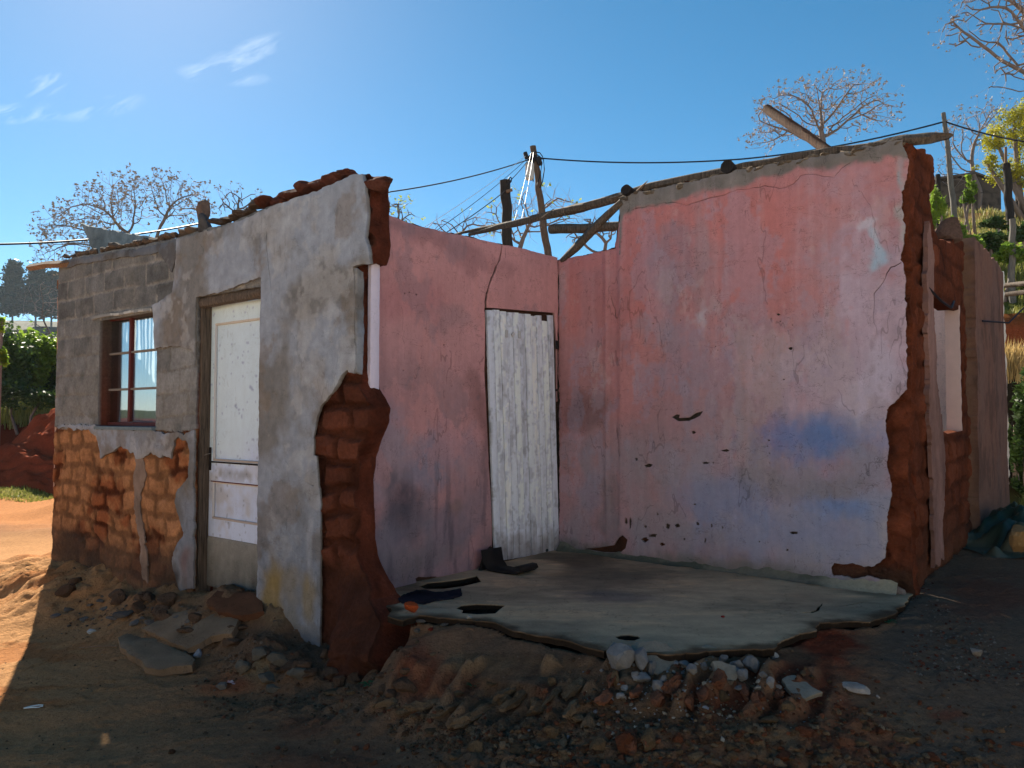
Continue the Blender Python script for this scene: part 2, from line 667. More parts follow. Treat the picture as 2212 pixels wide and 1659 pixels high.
def boxes(name, lst, mat, parent=None, cols=None, bevel=.003, origin=None):
    V, Q = [], []
    for b in lst:
        v, q = boxv(*b)
        n = len(V)
        V += v
        Q += [tuple(a + n for a in f) for f in q]
    c = None
    if cols is not None:
        c = np.repeat(np.asarray(cols, float).reshape(-1, 3), 8, 0)
        if len(c) == 8 and len(V) > 8:
            c = np.tile(c, (len(V) // 8, 1))
    o = mk(name, V, None, mat, parent, c, False, Q, origin=origin if origin is not None else tuple(lst[0][0]))
    # make normals consistent
    import bmesh
    bm = bmesh.new()
    bm.from_mesh(o.data)
    bmesh.ops.recalc_face_normals(bm, faces=bm.faces)
    if bevel:
        bmesh.ops.bevel(bm, geom=list(bm.edges), offset=bevel, segments=1, affect='EDGES')
    bm.to_mesh(o.data)
    bm.free()
    return o


_ico = {}


def ico(sub):
    if sub not in _ico:
        import bmesh
        bm = bmesh.new()
        bmesh.ops.create_icosphere(bm, subdivisions=sub, radius=1)
        _ico[sub] = (np.array([v.co[:] for v in bm.verts]), np.array([[v.index for v in f.verts] for f in bm.faces]))
        bm.free()
    return _ico[sub]


def rock_geo(rng, size, sub=3, planes=11, rough=.05):
    D, F = ico(sub)
    pn = rng.normal(size=(planes, 3))
    pn /= np.linalg.norm(pn, axis=1)[:, None]
    pd = rng.uniform(.48, .88, planes)
    dots = D @ pn.T
    r = np.min(np.where(dots > .05, pd / np.maximum(dots, .05), 9), axis=1)
    r = np.minimum(r, 1.15)
    s = rng.randint(1000)
    r = r * (1 + rough * fbm(D[:, 0] + D[:, 2] * 1.7, D[:, 1] + D[:, 2], 3.0, 4, s))
    return D * r[:, None] * np.array(size), F


def rotm(rng, tilt=.5):
    return np.array(Matrix.Rotation(rng.uniform(0, 6.28), 3, 'Z') @ Matrix.Rotation(rng.uniform(-tilt, tilt), 3, 'X') @ Matrix.Rotation(rng.uniform(-tilt, tilt), 3, 'Y'))


def rock(name, loc, size, col, mat, seed, tilt=.4, parent=None, sub=3, planes=11, rough=.05):
    rng = np.random.RandomState(seed)
    V, F = rock_geo(rng, size, sub, planes, rough)
    V = V @ rotm(rng, tilt).T
    n = fbm(V[:, 0] + V[:, 2], V[:, 1], 1.5 / max(size), 3, seed)
    c = np.outer(1 + .25 * n, np.array(col))
    o = mk(name, V + np.array(loc), F, mat, parent, c, False, origin=tuple(loc))
    o.data.polygons.foreach_set('use_smooth', np.ones(len(o.data.polygons), bool))
    o.data.set_sharp_from_angle(angle=R(13))
    return o


# painting: list of (u, v, ru, rv, colour, strength)
def paint(u, v, base, blobs, seed=0, warp=.10, wsc=2.2):
    C = np.tile(np.asarray(base, float), (len(u), 1))
    wu = u + fbm(u, v, wsc, 5, seed, .6) * warp
    wv = v + fbm(u + 9, v - 4, wsc, 5, seed + 3, .6) * warp
    for i, (a, b, ru, rv, col, st) in enumerate(blobs):
        d = np.sqrt(((wu - a) / ru) ** 2 + ((wv - b) / rv) ** 2) + .50 * fbm(u, v, 3.6, 6, seed + 20 + i, .72)
        k = (1 - sst(.35, 1.2, d)) * st
        C = C * (1 - k[:, None]) + np.asarray(col) * k[:, None]
    return C


def blobs_px(fr, lst, d=0.0):
    """(px, py, rx px, ry px, colour, strength) on a wall -> metres on that wall"""
    o = []
    for px, py, rx, ry, c, s in lst:
        u, v = fr.uv(px, py, d)
        u1, _ = fr.uv(px + rx, py, d)
        _, v1 = fr.uv(px, py + ry, d)
        o.append((u, v, abs(u1 - u), abs(v1 - v), c, s))
    return o


def P_(fr, lst, d=0.0):
    return [fr.uv(a, b, d) for a, b in lst]


def crack(fr, pts, w0, w1, d=0.0, seed=0, amp=.006):
    """thin ragged slit along pixel points; widths in metres"""
    p = np.array(P_(fr, pts, d))
    out = []
    for i in range(len(p) - 1):
        L = np.hypot(*(p[i + 1] - p[i]))
        k = max(2, int(L / .02))
        for j in range(k):
            out.append(p[i] + (p[i + 1] - p[i]) * j / k)
    out.append(p[-1])
    out = np.array(out)
    out = out + np.stack([fbm(out[:, 0] * 3, out[:, 1] * 3, 8, 3, seed), fbm(out[:, 0] * 3 + 4, out[:, 1] * 3, 8, 3, seed + 5)], 1) * amp
    n = len(out)
    T = np.gradient(out, axis=0)
    T /= np.linalg.norm(T, axis=1)[:, None]
    Nn = np.stack([-T[:, 1], T[:, 0]], 1)
    w = np.linspace(w0, w1, n) * (1 + .5 * fbm(np.arange(n) * .3, np.zeros(n), 1, 2, seed)) * .5
    w = np.maximum(w, .0006)
    return np.concatenate([out + Nn * w[:, None], (out - Nn * w[:, None])[::-1]])


def chip(fr, px, py, rx, ry, d=0.0, seed=0, n=14):
    rng = np.random.RandomState(seed + int(px * 7 + py))
    th = np.sort(rng.uniform(0, 6.283, n))
    rr = rng.uniform(.6, 1.15, n)
    return np.array([fr.uv(px + rx * r * math.cos(t), py + ry * r * math.sin(t), d) for t, r in zip(th, rr)])



# ------------------------------------------------------------------ ground
GC = [(0, 1300, -.52), (0, 1450, -.51), (0, 1659, -.50), (200, 1400, -.48), (300, 1500, -.47), (300, 1659, -.45), (600, 1659, -.40),
      (600, 1540, -.42), (60, 1345, -.50), (200, 1335, -.49), (400, 1480, -.45), (450, 1420, -.42), (560, 1400, -.36), (690, 1400, -.33), (750, 1430, -.35),
      (860, 1470, -.32), (650, 1480, -.42), (900, 1560, -.33), (900, 1659, -.34), (1100, 1560, -.24), (1200, 1659, -.27),
      (1000, 1440, -.15), (900, 1365, -.05), (1050, 1400, -.085), (1180, 1420, -.09), (1320, 1434, -.045), (1500, 1480, -.09), (1500, 1560, -.17),
      (1500, 1659, -.26), (1300, 1540, -.17), (1200, 1480, -.14), (1800, 1400, -.06), (1700, 1440, -.06), (1950, 1335, -.035),
      (2000, 1282, -.01), (2100, 1240, 0.), (2100, 1400, -.08), (2212, 1300, -.02), (2000, 1500, -.15), (2212, 1659, -.30),
      (1900, 1659, -.28), (2212, 1160, -.02), (1750, 1560, -.18), (1620, 1430, -.055), (1440, 1430, -.05)]
gp = [at_z(a, b, z) for a, b, z in GC]
gp += [Vector(p) for p in ((.4, 6.2, -.07), (1., 5., -.08), (2, 4.8, -.07), (.2, 5., -.08), (-.3, 5.2, -.08), (2.2, 5.5, -.06), (1., 6.6, -.06))]
# along the facade foot
for px, py, z in ((118, 1213, -.28), (230, 1235, -.27), (350, 1268, -.26), (420, 1288, -.24), (500, 1290, -.16), (560, 1330, -.22), (630, 1372, -.31)):
    u, _ = FF.uv(px, py)
    p = FF.p(u, z, .03)
    gp.append(p)
    p2 = FF.p(u, z, -.6)
    gp.append(p2)
gp += [Vector(p) for p in ((-6, 6, -.52), (-6, 9, -.5), (-5, 3, -.5), (-5, 9.5, -.45), (5, 3, -.35), (5.5, 6, -.05), (4.5, 8, 0), (0, 0, -.55), (-4, 0, -.55), (4, 0, -.55), (0, 9.5, -.1),
                           (-8, 0, -.55), (8, 0, -.5), (-8, 12, -.5), (8, 10, 0), (0, -4, -.6))]
gxy = np.array([(p.x, p.y) for p in gp])
gzv = np.array([p.z for p in gp])


def _tpsk(r2):
    return np.where(r2 > 0, r2 * np.log(r2 + 1e-12), 0) * .5


def _fit():
    n = len(gxy)
    d2 = ((gxy[:, None] - gxy[None]) ** 2).sum(-1)
    K = _tpsk(d2) + np.eye(n) * .02
    Pm = np.c_[np.ones(n), gxy]
    A = np.zeros((n + 3, n + 3))
    A[:n, :n], A[:n, n:], A[n:, :n] = K, Pm, Pm.T
    return np.linalg.solve(A, np.r_[gzv, 0, 0, 0])


_tw = _fit()


def tps(x, y):
    out = np.full(x.shape, _tw[-3]) + _tw[-2] * x + _tw[-1] * y
    for i, (a, b) in enumerate(gxy):
        out = out + _tw[i] * _tpsk((x - a) ** 2 + (y - b) ** 2)
    return out


def gpx(x, y, z=-.25):
    """picture column/row of ground points, used only to lay out tracks and earth colours while building"""
    f = np.maximum(y * cP + (z - EYE.z) * sP, .05)
    up = -y * sP + (z - EYE.z) * cP
    return CX + FP * x / f, CY - FP * up / f


def ground_base(x, y):
    x, y = np.asarray(x, float), np.asarray(y, float)
    near = tps(np.clip(x, -7, 7), np.clip(y, -3, 11))
    far = np.full(x.shape, -.5)
    k = sst(8.5, 12.5, np.abs(x)) + sst(8.5, 13, y) + sst(1.5, -3, y)
    k = np.clip(k, 0, 1)
    z = near * (1 - k) + far * k
    # banks rising behind the house
    r = x / np.maximum(y, 1)
    right = sst(.25, .52, r) * sst(3, 4.5, x)
    hr = 2.0 * sst(9.0, 10.6, y) + 1.0 * sst(10.9, 11.5, y) + 5.2 * np.clip((y - 11.5) / 12.5, 0, 1) + 1.2 * sst(24, 40, y)
    hm = 3.2 * sst(11, 24, y)
    left = sst(-.25, -.5, r)
    hl = 1.3 * sst(17.0, 18.2, y + .6 * fbm(x, y * 0, .3, 2, 9)) + .9 * sst(19, 26, y)
    h = hr * right + (1 - right) * (hl * left + hm * (1 - left))
    h = h + 5.5 * sst(-7, -17, y)  # unseen bank added behind the camera to reflect sun into the shade
    amp = sst(8, 12, y) + sst(-5, -12, y)
    h = h + amp * (.16 * fbm(x, y, .9, 4, 5) + .30 * sst(12, 14, y) * fbm(x, y, .35, 4, 6) * (right + .2))
    return z + h


def axis(segs):
    out = [segs[0][0]]
    for a, b, st in segs:
        n = max(1, int(round((b - a) / st)))
        out += list(a + (b - a) * (np.arange(n) + 1) / n)
    return np.array(out)


def geo_out(a, b, s0, g=1.12):
    out, s = [a], s0
    while out[-1] < b:
        out.append(out[-1] + s)
        s *= g
    return np.array(out)


xf = axis([(-3.7, 3.3, .0145)])
xo = geo_out(3.3, 420, .03, 1.055)[1:]
xi = -geo_out(3.7, 420, .03, 1.055)[1:][::-1]
X = np.concatenate([xi, xf, xo])
yf = axis([(2.55, 4.9, .0125), (4.9, 7.6, .025)])
yo = geo_out(7.6, 420, .05, 1.035)[1:]
yi = (2.55 - (geo_out(0, 45, .05, 1.12)[1:]))[::-1]
Y = np.concatenate([yi, yf, yo])
GX, GY = np.meshgrid(X, Y)
sh = GX.shape
gx_, gy_ = GX.ravel(), GY.ravel()
gz_ = ground_base(gx_, gy_)
QX, QY = gpx(gx_, gy_, gz_)
nearm = (gy_ < 8) & (np.abs(gx_) < 6) & (gy_ > 2.0)
# --- slab footprint keeps soil low
slabpx = [(780, 1280), (1205, 1183), (1965, 1285), (1950, 1308), (1925, 1328), (1880, 1342), (1770, 1345), (1755, 1362), (1680, 1388), (1675, 1403), (1640, 1400),
          (1560, 1405), (1450, 1412), (1330, 1410), (1280, 1400), (1200, 1380), (1110, 1362), (1070, 1346), (1000, 1338), (905, 1330), (870, 1340),
          (842, 1330), (845, 1315), (820, 1300)]
slabxy = [(p.x, p.y) for p in (at_z(a, b, 0) for a, b in slabpx)]
dz = np.zeros(len(gx_))
nx, ny, nX, nY = gx_[nearm], gy_[nearm], QX[nearm], QY[nearm]
d = np.zeros(nearm.sum())
# compacted earth everywhere: gentle unevenness
d += .010 * fbm(nx, ny, 2.2, 4, 31) + .0055 * fbm(nx, ny * 1.6, 12, 5, 32, .68) + .008 * sst(.2, .25, fbm(nx, ny * 1.8, 3.2, 5, 132, .65))
# churned tracks across the front
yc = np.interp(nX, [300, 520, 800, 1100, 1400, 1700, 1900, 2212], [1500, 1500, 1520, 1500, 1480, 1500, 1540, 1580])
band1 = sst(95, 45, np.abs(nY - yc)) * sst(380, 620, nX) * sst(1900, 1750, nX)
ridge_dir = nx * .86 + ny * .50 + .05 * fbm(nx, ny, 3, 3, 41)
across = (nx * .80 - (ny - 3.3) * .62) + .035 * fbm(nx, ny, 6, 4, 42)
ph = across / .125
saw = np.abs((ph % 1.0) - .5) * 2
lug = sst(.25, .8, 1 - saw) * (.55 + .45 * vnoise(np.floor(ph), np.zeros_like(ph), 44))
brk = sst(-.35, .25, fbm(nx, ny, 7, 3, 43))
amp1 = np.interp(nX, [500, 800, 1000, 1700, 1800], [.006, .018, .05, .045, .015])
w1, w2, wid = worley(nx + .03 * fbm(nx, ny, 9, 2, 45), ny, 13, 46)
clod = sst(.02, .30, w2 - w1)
lug_ridge = band1 * lug * (.4 + .6 * brk)
d += 1.5 * amp1 * lug_ridge + band1 * amp1 * .5 * clod * (wid - .2) - .02 * band1 * sst(1000, 1100, nX)
lug_shade = np.zeros(len(gx_))
lug_shade[nearm] = np.clip(lug_ridge + .35 * band1 * clod * wid, 0, 1) * sst(800, 1000, nX)
# rubble clods below the tracks
band2 = sst(1540, 1590, nY) * sst(900, 1060, nX) * sst(2080, 1850, nX)
v1, v2, vid = worley(nx + .02 * fbm(nx, ny, 12, 2, 47), ny, 17, 48)
d += band2 * (.026 * sst(0, .3, v2 - v1) * vid + .012 * fbm(nx, ny, 9, 4, 49))
s1, s2, sid = worley(nx, ny, 42, 50)
d += (band1 + band2) * .007 * sst(0, .3, s2 - s1) * sid
# flaky layers on the left of the tracks
band3 = sst(60, 25, np.abs(nY - (1500 + (nX - 520) * .12))) * sst(300, 460, nX) * sst(1000, 850, nX)
lay = fbm(nx * .8, ny * 3.2, 4, 5, 51)
d += band3 * .022 * (np.floor(lay * 4) / 4 + .3)
# second rut bottom left
rut = sst(40, 8, np.abs(nY - np.interp(nX, [0, 300, 600, 900], [1590, 1560, 1500, 1470])))
d -= .022 * rut * sst(800, 500, nX)
# eroded foot of the facade and mounds by the steps
foot = sst(120, 20, np.abs(nY - np.interp(nX, [0, 60, 120, 350, 420, 700, 900], [1270, 1262, 1258, 1300, 1320, 1430, 1460]))) * sst(940, 860, nX)
e1, e2, eid = worley(nx, ny * 1.4, 5.5, 53)
d += foot * (.075 * np.abs(fbm(nx, ny, 3.2, 5, 52, .62)) + .035 * sst(.05, .4, e2 - e1) * eid + .020 * fbm(nx, ny, 11, 5, 54, .7))
for px_, py_, rx_, ry_, hh in ((590, 1330, 45, 60, .11), (560, 1440, 70, 40, .10), (640, 1470, 60, 40, .05), (290, 1250, 120, 30, .05), (60, 1255, 70, 40, .07),
                               (1040, 1440, 110, 40, .015), (1180, 1440, 80, 30, .01), (860, 1440, 60, 45, .05), (250, 1305, 70, 22, .03)):
    g = np.exp(-(((nX - px_) / rx_) ** 2 + ((nY - py_) / ry_) ** 2) * 1.2)
    d += hh * g * (1 + .45 * fbm(nx, ny, 9, 4, 55, .62))
ins = inpoly(nx, ny, slabxy)
z0 = gz_[nearm] + d
sp2 = np.array(slabxy)
dist = np.full(nx.shape, 9.)
for i_ in range(len(sp2)):
    a_, b_ = sp2[i_], sp2[(i_ + 1) % len(sp2)]
    ab = b_ - a_
    t_ = np.clip(((nx - a_[0]) * ab[0] + (ny - a_[1]) * ab[1]) / (ab @ ab), 0, 1)
    dist = np.minimum(dist, np.hypot(nx - a_[0] - ab[0] * t_, ny - a_[1] - ab[1] * t_))
z0 = np.where(~ins & (dist < .3) & (nX > 885 + 25 * fbm(nx, ny, 4, 3, 59)), np.maximum(z0, -.034 - dist * (.5 + .25 * fbm(nx, ny, 3, 3, 57)) * (1 + 6 * sst(930, 850, nX)) + .010 * fbm(nx, ny, 10, 4, 58)), z0)
z0 = np.where(ins, np.minimum(z0, -.034 + .005 * fbm(nx, ny, 20, 3, 56)), z0)
gz_[nearm] = z0
# under the house nothing may poke up
cu = (gx_ - PF.x) * U2.x + (gy_ - PF.y) * U2.y
cs_ = (gx_ - PF.x) * U1.x + (gy_ - PF.y) * U1.y
inh = (cu > .1) & (cu < 5.0) & (cs_ > 0.02) & (cs_ < 4.05)
gz_ = np.where(inh, np.minimum(gz_, -.25), gz_)
inh = (cu > 2.3) & (cu < 7.3) & (cs_ > -2.5) & (cs_ < 4.05)
gz_ = np.where(inh, np.minimum(gz_, -.12), gz_)
# --- colours
def earth_col(x, y, z, qx, qy):
    n = len(x)
    C = np.tile(lin(150, 112, 84) * .62, (n, 1))
    f1 = fbm(x, y, .9, 5, 61)
    C = C * (1 + .22 * f1)[:, None]
    def mixc(C, col, k):
        return C * (1 - k[:, None]) + np.asarray(col) * k[:, None]
    nr = (y < 8) & (y > 1.5) & (np.abs(x) < 6)
    # dark damp churned soil in front
    k = nr * sst(1335, 1410, qy) * sst(420, 800, qx) * (.80 + .2 * fbm(x, y, 2, 3, 62))
    C = mixc(C, lin(122, 98, 78) * .66, np.clip(k, 0, 1))
    k = nr * sst(1850, 1960, qx) * sst(1150, 1290, qy)
    C = mixc(C, lin(112, 98, 84) * .64, np.clip(k, 0, 1) * .9)
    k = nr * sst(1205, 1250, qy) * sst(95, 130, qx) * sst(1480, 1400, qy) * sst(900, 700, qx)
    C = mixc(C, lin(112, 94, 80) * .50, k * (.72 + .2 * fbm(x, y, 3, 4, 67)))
    C = mixc(C, lin(50, 44, 40) * .3, inpoly(x, y, slabxy) * 1.0)
    # red earth patches
    for a, b, ra, rb, st in ((1720, 1470, 150, 70, .85), (1780, 1395, 90, 45, .95), (900, 1445, 60, 70, .6), (1140, 1345, 70, 20, .5), (1540, 1500, 170, 40, .7), (1700, 1530, 200, 40, .6),
                             (500, 1480, 70, 26, .6), (2150, 1290, 120, 60, .35), (1850, 1590, 160, 50, .55), (980, 1480, 60, 26, .4), (1620, 1620, 220, 60, .3), (330, 1300, 60, 26, .5),
                             (240, 1275, 60, 26, .5), (650, 1570, 80, 30, .3), (2040, 1545, 50, 16, .5), (700, 1660, 140, 50, .35), (1180, 1500, 40, 30, .45)):
        q = nr * (1 - sst(.4, 1.1, np.hypot((qx - a) / ra, (qy - b) / rb) + .45 * fbm(x, y, 3.5, 4, 63, .65))) * st
        C = mixc(C, lin(140, 66, 44) * .55, q)
    for a, b, ra, rb, st in ((1050, 1430, 110, 26, .35), (1190, 1436, 80, 16, .3), (1880, 1580, 190, 60, .25), (560, 1440, 60, 40, .6), (430, 1250, 60, 50, .4), (590, 1320, 50, 50, .4), (1650, 1600, 130, 60, .45)):
        q = nr * (1 - sst(.4, 1.1, np.hypot((qx - a) / ra, (qy - b) / rb) + .4 * fbm(x, y, 3.5, 4, 64, .65))) * st
        C = mixc(C, lin(150, 132, 100) * .6, q)
    # pale dusty yard on the left, orange further back
    k = sst(-1.0, -3.2, x + .25 * (y - 4)) * sst(11, 9.5, y)
    C = mixc(C, lin(190, 142, 96) * .72, k * .85)
    w = fbm(x * .8, y * 2.2, 1.8, 5, 65, .62)
    k = nr * sst(300, 100, qx) * sst(.1, .5, w)
    C = mixc(C, lin(160, 96, 52) * .7, k * .55)
    k = (x < -3.5) * sst(9.5, 12.5, y + .5 * f1) 
    C = mixc(C, lin(205, 140, 88) * .62, k * .9)
    # behind the camera: unseen yard and added bank, paled to bounce sunlight forward
    k = sst(2.2, 0.5, y)
    C = mixc(C, lin(196, 182, 166) * .9, k)
    k = sst(-7, -10, y) * .6
    C = mixc(C, lin(200, 188, 160) * .85, k)
    k = (x < -5) * sst(14.2, 14.9, y + .4 * f1)
    C = mixc(C, lin(150, 145, 66) * .5, k)
    k = (x < -5) * sst(16.2, 16.6, y + .4 * f1)
    C = mixc(C, lin(125, 52, 30) * .5, k)
    k = (x < -5) * sst(19.5, 21, y)
    C = mixc(C, lin(90, 100, 50) * .4, k)
    # right hand bank
    rr = (x / np.maximum(y, 1) > .35) & (x > 3.2)
    k = rr * sst(8.0, 8.8, y)
    C = mixc(C, lin(110, 112, 56) * .45, k)
    k = rr * sst(9.0, 9.4, y)
    C = mixc(C, lin(52, 46, 34) * .5, k)
    k = rr * sst(10.2, 10.45, y) 
    C = mixc(C, lin(168, 86, 52) * .6, k)
    k = rr * sst(11.35, 11.6, y)
    gcol = np.where((fbm(x, y, 1.1, 4, 66) > .05)[:, None], lin(170, 140, 90) * .5, lin(116, 120, 56) * .45)
    C = C * (1 - k[:, None]) + gcol * k[:, None]
    k = sst(26, 34, y)
    C = mixc(C, lin(110, 120, 70) * .5, k)
    return np.clip(C, .004, 1)


QX, QY = gpx(gx_, gy_, gz_)
gcol_ = earth_col(gx_, gy_, gz_, QX, QY)
kc = (.6 * lug_shade)[:, None]  # lug tops tan like dried mud, lightened as painted relief shading
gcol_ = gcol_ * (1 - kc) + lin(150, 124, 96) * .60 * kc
kc = ((nearm & (QX > 1000) & (QX < 1800) & (np.abs(QY - 1490) < 80)) * (1 - lug_shade) * .45)[:, None]  # gaps between lugs darkened in colour to imitate shade
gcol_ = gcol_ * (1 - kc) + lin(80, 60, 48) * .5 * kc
idx = np.arange(sh[0] * sh[1]).reshape(sh)
quads = np.stack([idx[:-1, :-1], idx[:-1, 1:], idx[1:, 1:], idx[1:, :-1]], -1).reshape(-1, 4)
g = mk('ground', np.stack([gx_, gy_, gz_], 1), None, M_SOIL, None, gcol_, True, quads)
tag(g, 'red brown bare earth yard with churned tyre tracks rising to grassy banks', None, None, 'structure')


def gz(x, y):
    """height of the finished ground mesh (bilinear)"""
    i = int(np.clip(np.searchsorted(X, x) - 1, 0, len(X) - 2))
    j = int(np.clip(np.searchsorted(Y, y) - 1, 0, len(Y) - 2))
    a, b = (x - X[i]) / (X[i + 1] - X[i]), (y - Y[j]) / (Y[j + 1] - Y[j])
    Z = gz_.reshape(sh)
    return float(Z[j, i] * (1 - a) * (1 - b) + Z[j, i + 1] * a * (1 - b) + Z[j + 1, i] * (1 - a) * b + Z[j + 1, i + 1] * a * b)


def on_ground(px, py):
    """march the view ray down to the finished ground"""
    d = ray(px, py)
    t = 2.5
    while t < 60:
        p = EYE + d * t
        if p.z < gz(p.x, p.y):
            break
        t += .01
    return EYE + d * t

# ------------------------------------------------------------------ the ruined house
house = empty('ruined_house', FF.p(1.5, -.25, 0))
tag(house, 'roofless half demolished mud brick house with pink inner walls and grey plastered front', 'house')


def brick_relief(u, v, bw, bh, seed, warp=.012, joint=.02, off=0.0):
    u = u + warp * fbm(u, v, 3, 3, seed)
    v = v + warp * fbm(u, v, 2.3, 3, seed + 3) + .02 * fbm(u, v * 0, .8, 2, seed + 8)
    row = np.floor(v / bh)
    uu = u + (row % 2) * bw * .5 + _hash(row.astype(np.int64), np.zeros_like(row).astype(np.int64), seed) * bw * .3
    ci = np.floor(uu / bw)
    fu, fv = (uu / bw - ci) * bw, (v / bh - row) * bh
    e = np.minimum(np.minimum(fu, bw - fu), np.minimum(fv, bh - fv))
    e = e + .012 * fbm(u, v, 11, 3, seed + 5)
    k = sst(joint * .35, joint * .9, e)
    idv = _hash(ci.astype(np.int64), row.astype(np.int64), seed + 9)
    return k, idv


# ---- facade core
ORANGE, DKORANGE, CLAY = lin(188, 116, 70) * .62, lin(156, 96, 62) * .6, lin(200, 150, 108) * .62
BLOCK, MORTAR = lin(140, 142, 144) * .80, lin(174, 172, 168) * .66
u_b, z_b = FF.uv(200, 925)


def f_zones(u, v):
    up = sst(z_b - .03, z_b + .03, v + .02 * fbm(u, v, 4, 3, 71))          # 1 above: concrete blocks
    return up * sst(.7, .8, u)


def f_disp(u, v):
    up = f_zones(u, v)
    k1, i1 = brick_relief(u, v - .02, .37, .178, 72, .006, .016)
    k2, i2 = brick_relief(u, v, .29, .165, 75, .055, .045)
    d1 = .007 * k1 + .0025 * fbm(u, v, 26, 3, 76)
    d2 = .026 * k2 * (.4 + .6 * i2) + .010 * fbm(u, v, 9, 4, 77) + .006 * fbm(u, v, 30, 3, 78)
    # loose clay render over the bricks low on the left
    cl = sst(-.55, -.1, fbm(u, v, 2.4, 5, 79, .62)) * sst(.9, 1.2, u)
    d2 = d2 * (1 - .65 * cl) + cl * (.012 + .016 * fbm(u, v, 13, 5, 80, .68))
    end = sst(.75, .55, u)
    d3 = .034 * k2 * (1 - .8 * sst(.3, .12, v)) - .020 + .012 * fbm(u, v, 16, 5, 87, .65) - .012 * sst(.25, .5, fbm(u, v, 5, 4, 187))
    d2 = np.where(end > 0, np.minimum(d2 * .62, .019) * (1 - end) + d3 * end, np.minimum(d2 * .62, .019) - .004)
    bulge = .24 * sst(.22, -.25, v) * sst(.16, -.14, u) * (1 + .3 * fbm(u, v, 5, 4, 188))
    return np.where(up > .5, d1, np.minimum(d2, .019)) + bulge


def f_col(u, v):
    up = f_zones(u, v)
    k1, i1 = brick_relief(u, v - .02, .37, .178, 72, .006, .016)
    k2, i2 = brick_relief(u, v, .29, .165, 75, .055, .045)
    tone = (.70 + .5 * i1)[:, None]
    hi = sst(1.55, 1.95, v)[:, None]
    bl = (BLOCK * tone) * (1 - .28 * hi) + .0
    mo = MORTAR * (.62 + .25 * hi)
    c1 = bl * k1[:, None] + mo * (1 - k1[:, None])
    c1 = c1 * (1 + .28 * fbm(u, v, 9, 4, 81))[:, None]
    sm = sst(.0, .45, fbm(u, v, 3.2, 4, 82))[:, None] * .42              # smeared mortar
    c1 = c1 * (1 - sm) + MORTAR * .80 * (1 + .15 * fbm(u, v, 18, 3, 181))[:, None] * sm
    cl = (sst(-.55, -.1, fbm(u, v, 2.4, 5, 79, .62)) * sst(.9, 1.2, u))[:, None]
    c2 = (DKORANGE * (.75 + .5 * i2)[:, None]) * k2[:, None] + lin(120, 66, 42) * .5 * (1 - k2[:, None])
    c2 = c2 * (1 - .66 * cl) + CLAY * .66 * cl * (1 + .3 * fbm(u, v, 20, 4, 283))[:, None]
    c2 = c2 * (.62 + .38 * k2)[:, None] * (1 + .22 * fbm(u, v, 7, 4, 83))[:, None] * 1.1
    # near the broken end the mud is deep red
    rd = sst(.75, .45, u)[:, None]
    c2 = c2 * (1 - rd) + (lin(130, 78, 60) * .44 * (.78 + .45 * i2)[:, None]) * (.55 + .45 * k2[:, None]) * (1 + .25 * fbm(u, v, 6, 4, 84))[:, None] * rd
    mf = (sst(.28, .12, v + .05 * fbm(u, v, 5, 4, 189)) * rd[:, 0])[:, None]
    c2 = c2 * (1 - .8 * mf) + lin(104, 66, 52) * .42 * (1 + .3 * fbm(u, v, 9, 5, 190))[:, None] * .8 * mf
    # dark burnt patches and damp foot
    C = np.where(up[:, None] > .5, c1, c2)
    for px, py, rx, ry, s in ((150, 1185, 50, 45, .85), (200, 1205, 40, 30, .7), (372, 1230, 26, 70, .8), (360, 1260, 30, 30, .7)):
        a, b = FF.uv(px, py)
        a1, _ = FF.uv(px + rx, py)
        _, b1 = FF.uv(px, py + ry)
        q = (1 - sst(.3, 1.1, np.hypot((u - a) / (a1 - a), (v - b) / (b1 - b)) + .4 * fbm(u, v, 7, 4, 85))) * s
        C = C * (1 - q[:, None]) + lin(52, 44, 38) * .5 * q[:, None]
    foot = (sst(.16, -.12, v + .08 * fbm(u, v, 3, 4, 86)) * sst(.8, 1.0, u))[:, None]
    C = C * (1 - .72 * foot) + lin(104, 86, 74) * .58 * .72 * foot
    return np.clip(C, .004, 1)


D0 = -.026
win = P_(FF, [(209, 692), (333, 671), (333, 924), (209, 926)])
wu0, wu1 = FF.uv(333, 800)[0], FF.uv(208, 800)[0]
wz0, wz1 = FF.uv(333, 923)[1], FF.uv(333, 672)[1]
WIN = [(wu0, wz0), (wu1, wz0), (wu1, wz1), (wu0, wz1)]
du0, du1 = FF.uv(560, 800)[0], FF.uv(418, 800)[0]
dz0, dz1 = -.16, FF.uv(500, 628)[1]
DOOR = [(du0, -.6), (du1, -.6), (du1, dz1), (du0, dz1)]
ftop = [(118, 566), (160, 556), (200, 549), (260, 538), (300, 531), (330, 525), (380, 514), (430, 500), (480, 487), (520, 472), (560, 455), (600, 441), (640, 427), (680, 412), (705, 402),
        (740, 384), (760, 376), (796, 374)]
